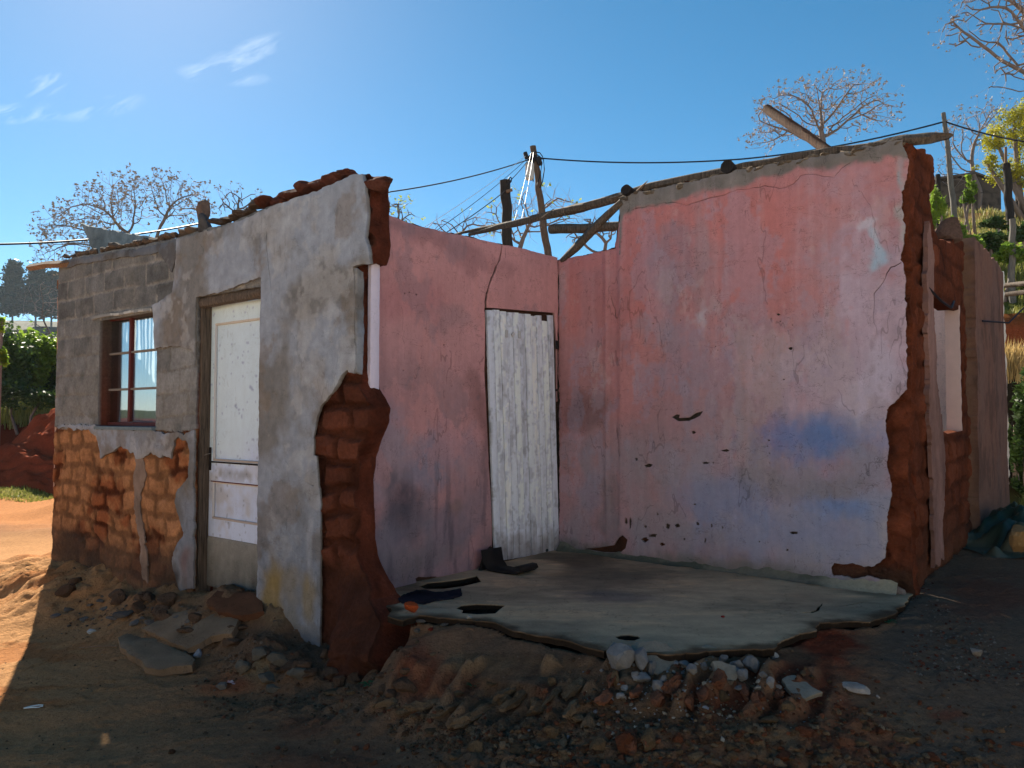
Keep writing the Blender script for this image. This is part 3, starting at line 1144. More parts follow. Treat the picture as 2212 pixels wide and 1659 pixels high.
# the doorway is a notch from below: include it in the outline
core = P_(FF, [(795, 384), (797, 470), (800, 520), (797, 545), (790, 566), (768, 572), (769, 640), (770, 720), (770, 800), (775, 840), (790, 865), (799, 880), (796, 915), (782, 950),
               (770, 990), (763, 1040), (764, 1110), (765, 1170), (774, 1215), (792, 1255), (812, 1290), (836, 1315), (855, 1345), (866, 1390), (866, 1470), (760, 1475), (700, 1450)], D0)
core += [(du0, -.6), (du0, dz1), (du1, dz1), (du1, -.6)]
uL = FF.uv(118, 700)[0]
core += [(uL, -.6), (uL, FF.uv(118, 566)[1])]
core += P_(FF, ftop[1:], D0)
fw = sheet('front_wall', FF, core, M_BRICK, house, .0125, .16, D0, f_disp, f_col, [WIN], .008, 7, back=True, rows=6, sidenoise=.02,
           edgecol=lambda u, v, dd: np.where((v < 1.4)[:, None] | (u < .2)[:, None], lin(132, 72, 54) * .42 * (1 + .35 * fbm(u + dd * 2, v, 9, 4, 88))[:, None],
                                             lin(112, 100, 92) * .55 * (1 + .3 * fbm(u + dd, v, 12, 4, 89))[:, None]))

# ---- facade plaster
GREY1, GREY2, TAN, YEL = lin(154, 163, 178) * .66, lin(118, 114, 108) * .66, lin(150, 136, 122) * .62, lin(150, 126, 66) * .6


def fp_col(u, v):
    C = np.tile(GREY1, (len(u), 1))
    a = fbm(u, v, 1.6, 5, 91, .6)
    k = (sst(-.1, .5, a) * .75)[:, None]
    C = C * (1 - k) + GREY2 * k
    b = fbm(u, v, 3.4, 5, 92, .65)
    k = (sst(.1, .45, b) * .5)[:, None]
    C = C * (1 - k) + TAN * .75 * k
    k = (sst(.25, .32, fbm(u, v, 2.6, 5, 93, .7)) * .35)[:, None]
    C = C * (1 - k) + lin(182, 184, 188) * .66 * k
    C = C * (1 + .10 * fbm(u, v, 15, 4, 94))[:, None]
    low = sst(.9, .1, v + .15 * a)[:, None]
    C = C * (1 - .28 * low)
    B = blobs_px(FF, [(585, 1270, 26, 70, YEL, .8), (665, 1295, 20, 60, YEL, .55), (620, 1250, 50, 60, YEL * .9, .45), (600, 1330, 60, 40, lin(120, 106, 70) * .55, .5),
                      (670, 1180, 9, 80, lin(170, 175, 185) * .66, .55), (700, 1130, 14, 50, lin(165, 170, 180) * .66, .4), (410, 1250, 30, 80, lin(120, 104, 96) * .5, .5),
                      (400, 1210, 16, 50, lin(140, 110, 110) * .55, .5), (372, 1255, 18, 60, lin(48, 42, 40) * .5, .8)])
    w = fbm(u, v, 4, 4, 95) * .04
    for i, (x, y, ru, rv, col, st) in enumerate(B):
        d = np.hypot((u + w - x) / ru, (v + w - y) / rv) + .3 * fbm(u, v, 6, 4, 96 + i)
        k = ((1 - sst(.4, 1.1, d)) * st)[:, None]
        C = C * (1 - k) + col * k
    # trowelled ridge line between two coats right of the door
    return np.clip(C, .01, 1)


def fp_disp(u, v):
    ridge = FF.uv(562, 800)[0]
    step = .012 * sst(ridge + .02, ridge - .01, u + .02 * fbm(v, v * 0, 3, 3, 97)) * sst(1.1, 1.3, v)
    return .006 * fbm(u, v, 2.6, 4, 98) + .0022 * fbm(u, v, 16, 4, 99, .6) + step


upper = [(381, 516), (376, 597), (369, 632), (351, 647), (326, 658), (329, 674), (333, 753), (348, 749), (387, 749), (414, 757), (418, 772)]
pl = P_(FF, upper)
pl += [(du1, FF.uv(418, 790)[1]), (du1, dz1)]
pl += P_(FF, [(470, 632), (520, 614), (558, 600)])
pl += [(du0, FF.uv(560, 602)[1]), (du0, FF.uv(560, 1340)[1])]
pl += P_(FF, [(600, 1365), (640, 1385), (688, 1400), (690, 1300), (690, 1180), (690, 1090), (684, 1020), (682, 985), (676, 983), (676, 940), (690, 880), (720, 845), (741, 810), (752, 800), (766, 806), (770, 790),
               (766, 700), (768, 640), (764, 575), (800, 569), (797, 540), (790, 510), (796, 450), (790, 405), (782, 374), (758, 378), (740, 388), (705, 404), (680, 414), (640, 429),
               (600, 443), (560, 457), (520, 475), (480, 489), (430, 502)])
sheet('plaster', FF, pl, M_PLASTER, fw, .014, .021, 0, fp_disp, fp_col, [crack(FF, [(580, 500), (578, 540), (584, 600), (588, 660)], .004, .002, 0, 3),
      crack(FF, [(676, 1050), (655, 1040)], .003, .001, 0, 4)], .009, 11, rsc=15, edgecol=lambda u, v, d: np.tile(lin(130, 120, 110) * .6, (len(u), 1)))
c2d = lambda a, b: (a * .2975, 768 + .2975 * b)
lowp = [c2d(*p) for p in [(400, 505), (560, 500), (692, 508), (692, 535), (1108, 540), (1130, 560), (1240, 556), (1330, 560), (1402, 540), (1402, 1700), (1290, 1700), (1235, 1500), (1265, 1390), (1330, 1290), (1262, 1060),
                          (1272, 1000), (1360, 890), (1366, 700), (1350, 612), (1290, 592), (1258, 612), (1240, 700), (1238, 742), (1150, 735), (1080, 712), (1030, 748), (985, 745), (965, 705),
                          (900, 670), (870, 655), (780, 712), (725, 742), (715, 690), (690, 590), (640, 535), (540, 540), (480, 520), (420, 525)]]
sheet('plaster', FF, P_(FF, lowp), M_PLASTER, fw, .013, .021, 0, lambda u, v: fp_disp(u, v) * .6,
      lambda u, v: fp_col(u, v) * .92, [], .016, 12, rsc=15, edgecol=lambda u, v, d: np.tile(lin(130, 120, 110) * .6, (len(u), 1)))
# scraps of clay coloured render and mortar caps at the top left
sheet('plaster', FF, P_(FF, [(118, 572), (150, 560), (300, 535), (379, 519), (377, 560), (368, 588), (352, 560), (340, 545), (300, 552), (262, 556), (228, 560), (200, 566), (170, 570), (140, 578)]),
      M_PLASTER, fw, .013, .016, -.004, fp_disp, lambda u, v: fp_col(u, v) * .45, [], .010, 13)
sheet('plaster', FF, P_(FF, [(290, 985), (305, 990), (312, 1030), (300, 1090), (308, 1150), (312, 1190), (318, 1255), (304, 1250), (300, 1180), (290, 1130), (285, 1080)]), M_PLASTER, fw, .012, .012, -.008,
      fp_disp, lambda u, v: np.tile(lin(166, 146, 134) * .42, (len(u), 1)) * (1 + .3 * fbm(u, v, 8, 4, 5))[:, None], [], .034, 14)
# end render: thin sliver standing past the far corner
sheet('corner_render', FF, P_(FF, [(118, 640), (120, 700), (120, 1060), (104, 1060), (108, 900), (112, 760), (113, 640)]), M_PLASTER, fw, .02, .10, -.04, None,
      lambda u, v: np.tile(lin(196, 158, 140) * .66, (len(u), 1)), [], .004, 15)
for px, py, w, h in ((113, 612, .07, .10), (116, 634, .05, .04)):
    u, v = FF.uv(px + 8, py)
    c = FF.p(u, v, -.09)
    boxes('broken_brick_end', [(c, U1, U2, Vector((0, 0, 1)), w, .06, h / 2)], M_BRICK, fw, [lin(150, 110, 84) * .55], .012)
# lintel bearing: dark gap piece under the broken corner
# ---- window
wd = -.115
a, b = FF.uv(224, 800, wd)[0], FF.uv(333, 800, wd)[0]
fz0, fz1 = FF.uv(240, 918, wd)[1], FF.uv(240, 688, wd)[1]
wU0, wU1 = b - .12, a
wmul = FF.uv(284, 800, wd)[0]
window = boxes('window', [(FF.p((wU0 + wU1) / 2, z, wd), U1, Vector((0, 0, 1)), U2, (wU1 - wU0) / 2, .016, .016) for z in (fz0 + .01, fz1 - .012)] +
               [(FF.p(x, (fz0 + fz1) / 2, wd + o), Vector((0, 0, 1)), U1, U2, (fz1 - fz0) / 2 - .028, w, .016) for x, w, o in ((wU1 - .014, .014, 0), (wmul, .018, .003), (wU0 + .014, .014, 0))],
               M_RED, house, None, .003, origin=tuple(house.location))
window.location = (0, 0, 0)
for v_ in window.data.vertices:
    pass
M_PUTTY = mat_vc('old_putty_paint', .85, .3, 60, .5, 80, base=lin(150, 142, 134) * .62)
bars = []
h3 = (fz1 - fz0) / 3
for z in (fz0 + h3 * .98, fz0 + h3 * 1.98):
    for x0, x1 in ((wmul + .018, wU1 - .028), (wU0 + .028, wmul - .018)):
        bars.append((FF.p((x0 + x1) / 2, z, wd + .002), U1, Vector((0, 0, 1)), U2, (x1 - x0) / 2, .009, .012))
for b_ in bars:
    boxes('glazing_bar', [b_], M_PUTTY, window, None, .002)
M_GLASS, ntg, bg = newmat('window_glass')
Ng, Lg = ntg.nodes, ntg.links
tr = Ng.new('ShaderNodeBsdfTransparent')
tr.inputs[0].default_value = (.8, .86, .88, 1)
gl = Ng.new('ShaderNodeBsdfGlossy')
gl.inputs['Roughness'].default_value = .02
gl.inputs[0].default_value = (.95, .97, 1, 1)
mg = Ng.new('ShaderNodeMixShader')
mg.inputs[0].default_value = .32
Lg.new(tr.outputs[0], mg.inputs[1])
Lg.new(gl.outputs[0], mg.inputs[2])
Lg.new(mg.outputs[0], Ng['Material Output'].inputs['Surface'])
for j in range(3):
    for x0, x1 in ((wmul + .018, wU1 - .028), (wU0 + .028, wmul - .018)):
        z0_, z1_ = fz0 + .026 if j == 0 else fz0 + h3 * (j - .02) + .009, fz0 + h3 * (j + .98) - .009 if j < 2 else fz1 - .028
        c = FF.p((x0 + x1) / 2, (z0_ + z1_) / 2, wd - .004)
        tl = U2 * (.006 * ((j * 7 + x0 * 50) % 3 - 1))
        boxes('pane', [(c, U1, Vector((0, 0, 1)), (U2 + Vector((0, 0, .01 * j - .01))).normalized(), (x1 - x0) / 2, (z1_ - z0_) / 2, .002)], M_GLASS, window, None, 0)
M_CURT = mat_leaf('thin_white_curtain', (.72, .75, .78), (.80, .82, .84), .55)
uu = np.linspace(wU0 - .05, wU1 - .07, 60)
vv = np.linspace(fz0 - .05, fz1 + .05, 12)
cu_, cv_ = np.meshgrid(uu, vv)
fold = .018 * np.sin(cu_ * 90 + 1.2 * np.sin(cu_ * 17)) + .01 * fbm(cu_, cv_, 6, 3, 5)
shp = cu_.shape
ii = np.arange(cu_.size).reshape(shp)
qq = np.stack([ii[:-1, :-1], ii[:-1, 1:], ii[1:, 1:], ii[1:, :-1]], -1).reshape(-1, 4)
cur = mk('curtain', FF.pts(cu_.ravel(), cv_.ravel(), (-.23 + fold).ravel()), None, M_CURT, window, None, True, qq)
# window jamb trims: dark inner reveal, white flaking lintel strip, sill
sheet('window_lintel', FF, P_(FF, [(197, 690), (240, 682), (326, 671), (326, 664), (300, 667), (252, 676), (232, 678), (198, 684)]), M_DOOR, house, .012, .03, .004, None,
      lambda u, v: np.tile(lin(200, 198, 192) * .66, (len(u), 1)) * (1 - .5 * (fbm(u, v, 9, 4, 7) > .15))[:, None], [], .006, 21)
sheet('window_sill', Frame(FF.p(0, wz0, 0), U1, Vector((0, 0, 1)), -U2), [(wu0 - .02, -.006), (wu1, -.006), (wu1, -.14), (wu0 - .02, -.14)] if False else
      [(wu0 + .002, -.15), (wu1 - .002, -.15), (wu1 - .002, .012), (wu0 + .002, .012)], M_PLASTER, house, .02, .03, .004, None,
      lambda u, v: np.tile(lin(120, 136, 146) * .6, (len(u), 1)), [], .001, 22)

# ---- front door
dd = -.125
dU0, dU1 = du0 - .12, FF.uv(447, 900, dd)[0]
dTop = FF.uv(500, 656, dd)[1]
dBot = FF.uv(500, 1268, dd)[1] - .03
kick = FF.uv(500, 1166, dd)[1]
door = empty('front_door', (0, 0, 0))
door.parent = house
WH = lin(196, 215, 250) * .90


def door_col(u, v):
    C = np.tile(WH, (len(u), 1))
    mid = FF.uv(500, 1003, dd)[1]
    k = sst(mid + .25, mid - .1, v + .12 * fbm(u, v, 2.5, 4, 101))
    g = (k * (.25 + .35 * sst(-.2, .5, fbm(u, v, 5, 5, 102))))[:, None]
    C = C * (1 - g) + lin(178, 164, 140) * .7 * g
    rail = np.exp(-((v - (mid - .07)) / .05) ** 2) * .55 * sst(-.2, .4, fbm(u, v, 9, 3, 106))
    C = C * (1 - rail[:, None]) + lin(130, 120, 100) * .6 * rail[:, None]
    edge = sst(.05, 0, dU1 - u) * sst(1.1, .3, v)
    C = C * (1 - .45 * edge[:, None]) + lin(140, 120, 96) * .6 * .45 * edge[:, None]
    sp = (fbm(u, v, 38, 2, 103) > 1.0)
    C[sp] *= .6
    return np.clip(C, .01, 1)


def kick_col(u, v):
    C = np.tile(lin(150, 148, 142) * .62, (len(u), 1))
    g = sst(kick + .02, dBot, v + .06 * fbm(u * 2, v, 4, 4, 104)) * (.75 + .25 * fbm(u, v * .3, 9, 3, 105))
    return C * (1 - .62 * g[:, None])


Z = Vector((0, 0, 1))
st = .095                                        # stile width
pz = [kick, FF.uv(500, 1055, dd)[1], FF.uv(500, 1003, dd)[1] + .0, dTop - .10]
midz1 = FF.uv(500, 1042, dd)[1]
midz0 = FF.uv(500, 1004, dd)[1]
leaf = sheet('door_leaf', FF, [(dU0, kick), (dU1, kick), (dU1, dTop), (dU0, dTop)], M_DOOR, door, .014, .04, dd, None, door_col,
             [[(dU0 + st, kick + .13), (dU1 - st, kick + .13), (dU1 - st, midz1), (dU0 + st, midz1)], [(dU0 + st, midz0 + .02), (dU1 - st, midz0 + .02), (dU1 - st, dTop - .13), (dU0 + st, dTop - .13)]],
             0, 31, roll=.001)
for zz0, zz1, n_ in ((kick + .13, midz1, 0), (midz0 + .02, dTop - .13, 1)):
    sheet('door_panel', FF, [(dU0 + st - .002, zz0 - .002), (dU1 - st + .002, zz0 - .002), (dU1 - st + .002, zz1 + .002), (dU0 + st - .002, zz1 + .002)], M_DOOR, door, .014, .01, dd - .014, None,
          lambda u, v: door_col(u, v) * (.96), [], 0, 32 + n_, roll=0)
    boxes('panel_moulding', [(FF.p((dU0 + dU1) / 2, zz0 + .008, dd - .006), U1, Z, U2, (dU1 - dU0) / 2 - st, .008, .008),
                             (FF.p((dU0 + dU1) / 2, zz1 - .008, dd - .006), U1, Z, U2, (dU1 - dU0) / 2 - st, .008, .008),
                             (FF.p(dU1 - st - .008, (zz0 + zz1) / 2, dd - .006), Z, U1, U2, (zz1 - zz0) / 2 - .016, .008, .008),
                             (FF.p(dU0 + st + .008, (zz0 + zz1) / 2, dd - .006), Z, U1, U2, (zz1 - zz0) / 2 - .016, .008, .008)], M_DOOR, door,
          [lin(176, 164, 156) * .75, lin(206, 196, 186) * .75, lin(200, 200, 204) * .75, lin(200, 200, 204) * .75], .003)
# gap line above the middle rail
boxes('cracked_rail_joint', [(FF.p((dU0 + dU1) / 2, midz0 + .012, dd + .001), U1, Z, U2, (dU1 - dU0) / 2 - st + .02, .006, .003)], M_BLACK, door, [lin(70, 66, 64)], 0)
boxes('cracked_rail_joint', [(FF.p((dU0 + dU1) / 2, midz1 - .004, dd + .001), U1, Z, U2, (dU1 - dU0) / 2 - st + .02, .004, .003)], M_RED, door, None, 0)
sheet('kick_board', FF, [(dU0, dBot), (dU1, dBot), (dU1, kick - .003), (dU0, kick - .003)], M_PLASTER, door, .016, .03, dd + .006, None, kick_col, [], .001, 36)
lz = FF.uv(455, 985, dd)[1]
lu = FF.uv(455, 985, dd)[0]
lk = boxes('lock_plate', [(FF.p(lu, lz - .02, dd + .004), Z, U1, U2, .085, .014, .005)], M_BLACK, door, None, .003)
tube('wire_latch', [FF.p(lu + .07, lz + .01, dd + .03), FF.p(lu + .03, lz + .0, dd + .05), FF.p(lu, lz + .015, dd + .03), FF.p(lu - .03, lz + .02, dd + .02)], .0035, M_PUTTY, door)
# jambs and lintel beam
frm = boxes('door_frame', [(FF.p(FF.uv(441, 900, -.09)[0], (dTop + dBot) / 2 - .02, -.1), Z, U1, U2, (dTop - dBot) / 2 + .03, .024, .05),
                           (FF.p(du0 - .06, (dTop + dBot) / 2, -.1), Z, U1, U2, (dTop - dBot) / 2, .024, .05)], M_DARKWOOD, house, None, .004)
bm_z = FF.uv(500, 641, -.05)[1]
log('lintel_beam', [FF.p(du1 + .04, bm_z - .01, -.075), FF.p((du0 + du1) / 2, bm_z, -.075), FF.p(du0 - .1, bm_z + .01, -.075)], [.042, .042, .044], M_DARKWOOD, house, 5, 8, .1)

# ---- partition wall (left pink wall)
PK1, PK2, PKG, BLU, DKB, MAUVE = lin(206, 128, 130) * .62, lin(196, 130, 136) * .62, lin(160, 138, 146) * .6, lin(124, 136, 174) * .6, lin(66, 66, 88) * .55, lin(176, 150, 172) * .62
RED = lin(214, 104, 98) * .64


def chalky(C, k, g):
    m = C @ np.array([.35, .40, .25])
    return np.clip((C * (1 - k) + m[:, None] * k) * g, .01, 1)


def w_col(u, v):
    base = np.tile(PK1, (len(u), 1)) * (1 + .06 * fbm(u, v, 2, 4, 110))[:, None]
    B = blobs_px(FW, [(900, 500, 110, 34, lin(150, 104, 116) * .6, .7), (1000, 545, 130, 26, lin(170, 104, 110) * .6, .6), (900, 640, 90, 60, lin(190, 104, 112) * .6, .55),
                      (940, 760, 190, 90, PK2, .5), (900, 860, 190, 80, PK2 * .9, .7), (830, 960, 80, 100, MAUVE * .8, .8), (900, 1000, 150, 70, lin(170, 132, 146) * .6, .6),
                      (960, 960, 60, 60, BLU * .9, .5), (940, 1030, 60, 60, BLU * .85, .55), (860, 1080, 55, 100, DKB, .75), (880, 1130, 60, 80, DKB * .9, .8), (830, 1180, 50, 80, lin(112, 108, 136) * .6, .7),
                      (980, 1140, 60, 60, BLU * .6, .6), (1010, 1090, 30, 60, lin(196, 120, 120) * .6, .5), (990, 1120, 18, 26, lin(170, 110, 80) * .55, .6), (900, 1210, 140, 40, lin(120, 108, 116) * .55, .75),
                      (860, 1240, 90, 24, lin(112, 96, 88) * .55, .7), (1040, 960, 18, 120, lin(120, 76, 76) * .6, .6), (1030, 860, 26, 60, lin(140, 84, 84) * .6, .5),
                      (1130, 610, 90, 60, PK1 * 1.04, .5), (980, 690, 60, 40, lin(150, 118, 128) * .6, .4), (1190, 1000, 24, 200, lin(110, 70, 72) * .6, .3)])
    C = paint(u, v, PK1, B, 111, .10)
    for q, (sd, th, col, st_) in enumerate(((411, .25, lin(150, 116, 130) * .6, .4), (412, .25, lin(216, 128, 124) * .62, .35), (413, .30, lin(120, 110, 124) * .56, .4))):
        w = fbm(u, v * .6, 2.2, 6, sd, .68)
        hi = sst(1.7, 1.0, v) if q == 2 else 1.0
        k = (sst(th, th + .10, w) * st_ * hi)[:, None]
        C = C * (1 - k) + col * k
    C = C * (1 + .07 * fbm(u, v, 3, 4, 110))[:, None]
    k = (sst(1.15, .35, v + .25 * fbm(u, v, 1.8, 5, 118)) * (.5 + .25 * fbm(u * 2, v * .5, 4, 5, 119)))[:, None]
    C = C * (1 - k) + lin(132, 122, 142) * .6 * k
    k = (sst(.2, .6, fbm(u * 5, v * .5, 3.5, 5, 117)) * sst(.95, .5, v) * .45)[:, None]
    C = C * (1 - k) + lin(82, 78, 96) * .55 * k
    dark = sst(.95, .15, v)[:, None]
    return chalky(C * (1 - .15 * dark), .34, 1.06)


def w_disp(u, v):
    return .008 * fbm(u, v, 1.6, 3, 112) + .0015 * fbm(u, v, 13, 4, 113)


wtop = [(842, 466), (860, 471), (880, 480), (905, 487), (950, 499), (985, 505), (1020, 513), (1060, 522), (1085, 529), (1120, 535), (1160, 546), (1185, 551), (1206, 557)]
wcore = P_(FW, wtop, D0) + [(-.03, 2.38), (-.03, -.3), (2.11, -.3), (2.11, 2.37)]
pw = sheet('partition_wall', FW, wcore, M_BRICK, house, .03, .13, D0, lambda u, v: .01 * fbm(u, v, 9, 4, 114), lambda u, v: np.tile(lin(92, 66, 54) * .5, (len(u), 1)) * (1 + .3 * fbm(u, v, 9, 4, 115))[:, None],
           [], .010, 41, back=True, rows=3)
wl_ = P_(FW, wtop)
wl_ += [(.0, FW.uv(1206, 557)[1]), (.0, .0)]
wl_ += P_(FW, [(1190, 1190), (1160, 1196), (1110, 1206), (1060, 1180), (1048, 1196), (1040, 1222), (1020, 1238), (985, 1246), (960, 1253), (945, 1246), (930, 1248), (908, 1246), (900, 1250), (905, 1268), (840, 1276),
               (802, 1282), (788, 1240), (778, 1200), (775, 1150), (777, 1100), (773, 1040), (775, 985), (782, 950), (795, 915), (799, 880), (806, 872), (806, 780), (806, 640), (806, 586), (835, 566), (843, 520)])
dcr = crack(FW, [(1084, 529), (1080, 560), (1062, 600), (1053, 635), (1049, 672)], .013, .024, 0, 6)
dcr2 = crack(FW, [(1207, 560), (1205, 610), (1205, 660), (1201, 705)], .011, .006, 0, 7)
wdoor = P_(FW, [(1048, 664), (1198, 676), (1203, 735), (1206, 940), (1211, 1192), (1066, 1205), (1056, 1000), (1048, 800)])
sheet('plaster', FW, wl_, M_PINK, pw, .013, .022, 0, w_disp, w_col, [dcr, wdoor] + [chip(FW, x, y, r, r, 0, 3) for x, y, r in
      ((876, 634, 2), (886, 631, 1.5), (901, 636, 2), (961, 745, 2), (873, 800, 1.5))], .005, 42, edgecol=lambda u, v, d: np.tile(lin(120, 104, 96) * .55, (len(u), 1)))
# white painted reveal of the lost window beside the facade
rv = Frame(FF.p(FF.uv(770, 700)[0], 0, 0), U2, -U1)
wv = sheet('window_reveal', rv, [(.105, FF.uv(770, 862)[1] - .02), (.175, FF.uv(770, 862)[1] - .06), (.175, FF.uv(770, 580)[1] + .06), (.105, FF.uv(770, 580)[1] + .06)], M_DOOR, house, .014, .03, .010,
           lambda u, v: .002 * fbm(u, v, 6, 3, 5), lambda u, v: np.tile(lin(214, 206, 226) * .8, (len(u), 1)), [], .003, 43)
sheet('plaster', rv, [(0, FF.uv(770, 800)[1]), (.045, FF.uv(770, 806)[1]), (.055, FF.uv(770, 700)[1]), (.045, FF.uv(770, 585)[1]), (0, FF.uv(770, 580)[1])], M_PLASTER, wv, .014, .03, .008,
      lambda u, v: .002 * fbm(u, v, 6, 3, 5), lambda u, v: fp_col(u, v) * .85, [], .008, 44)

# ---- plank door in the partition
pd = empty('plank_door', (0, 0, 0))
pd.parent = house
tl_, tr_, br_, bl_ = (np.array(FW.uv(*p)) for p in ((1052, 669), (1196, 680), (1210, 1190), (1070, 1214)))
NP_ = 11
rngp = np.random.RandomState(4)
tops = [0, .005, -.003, -.006, -.004, -.01, -.008, -.022, -.012, -.055, -.005]


def plank_col(seed):
    def f(u, v):
        C = np.tile(lin(206, 212, 226) * .82, (len(u), 1))
        g = fbm(u * 3, v * .35, 9, 5, 120 + seed, .7)
        k = (sst(.0, .5, g) * .36)[:, None]
        C = C * (1 - k) + lin(140, 136, 134) * .62 * k
        k = (sst(.2, .45, fbm(u * 2, v * .8, 14, 4, 130 + seed, .7)) * .34)[:, None]
        C = C * (.86 + .2 * ((seed * 7) % 5) / 4)
        C = C * (1 - k) + lin(86, 80, 76) * .5 * k
        lo = (sst(.30, .02, v + .08 * fbm(u, v, 12, 3, 9)))[:, None]
        C = C * (1 - .62 * lo) + lin(116, 96, 78) * .5 * .62 * lo
        return np.clip(C, .01, 1)
    return f


for i in range(NP_):
    a, b = i / NP_, (i + 1) / NP_
    g = .0035
    pt = [tl_ + (tr_ - tl_) * a, tl_ + (tr_ - tl_) * b, bl_ + (br_ - bl_) * b, bl_ + (br_ - bl_) * a]
    e = (tr_ - tl_) / np.linalg.norm(tr_ - tl_) * g
    pt = [pt[0] + e, pt[1] - e, pt[2] - e, pt[3] + e]
    pt[0][1] += tops[i]
    pt[1][1] += tops[i]
    sheet('plank', FW, pt, M_PLANK, pd, .016, .02, -.004 + rngp.uniform(-.004, .004), lambda u, v: .002 * fbm(u * 3, v * .3, 6, 3, i), plank_col(i), [], .0022, 50 + i, roll=.0025)
for px, py in ((973 / 1, 0),):
    pass
for px, py, rr_ in ((1104, 724, .3), (1141, 724, 0), (1131, 722, .8)):
    pass
for px, py, ang in ((1600 + 590 * .6634, 1200 + 172 * .6634, 0), (1600 + 628 * .6634, 1200 + 176 * .6634, .8), (1600 + 667 * .6634, 1200 + 178 * .6634, 0)):
    u, v = FW.uv(px * .5486, py * .5486)
    ax = (-U2) * math.cos(ang) + Z * math.sin(ang)
    ay = (-U2) * -math.sin(ang) + Z * math.cos(ang)
    boxes('nailed_block', [(FW.p(u, v, .008), ax, ay, -U1, .014, .028 if not ang else .018, .006)], M_PLANK, pd, [lin(190, 188, 190) * .62], .003)
hz, hu = FW.uv(1202, 745)[1], FW.uv(1202, 745)[0]
boxes('hinge', [(FW.p(hu, hz, .004), Z, U2, U1, .035, .012, .006)], M_BLACK, pd, None, .002)

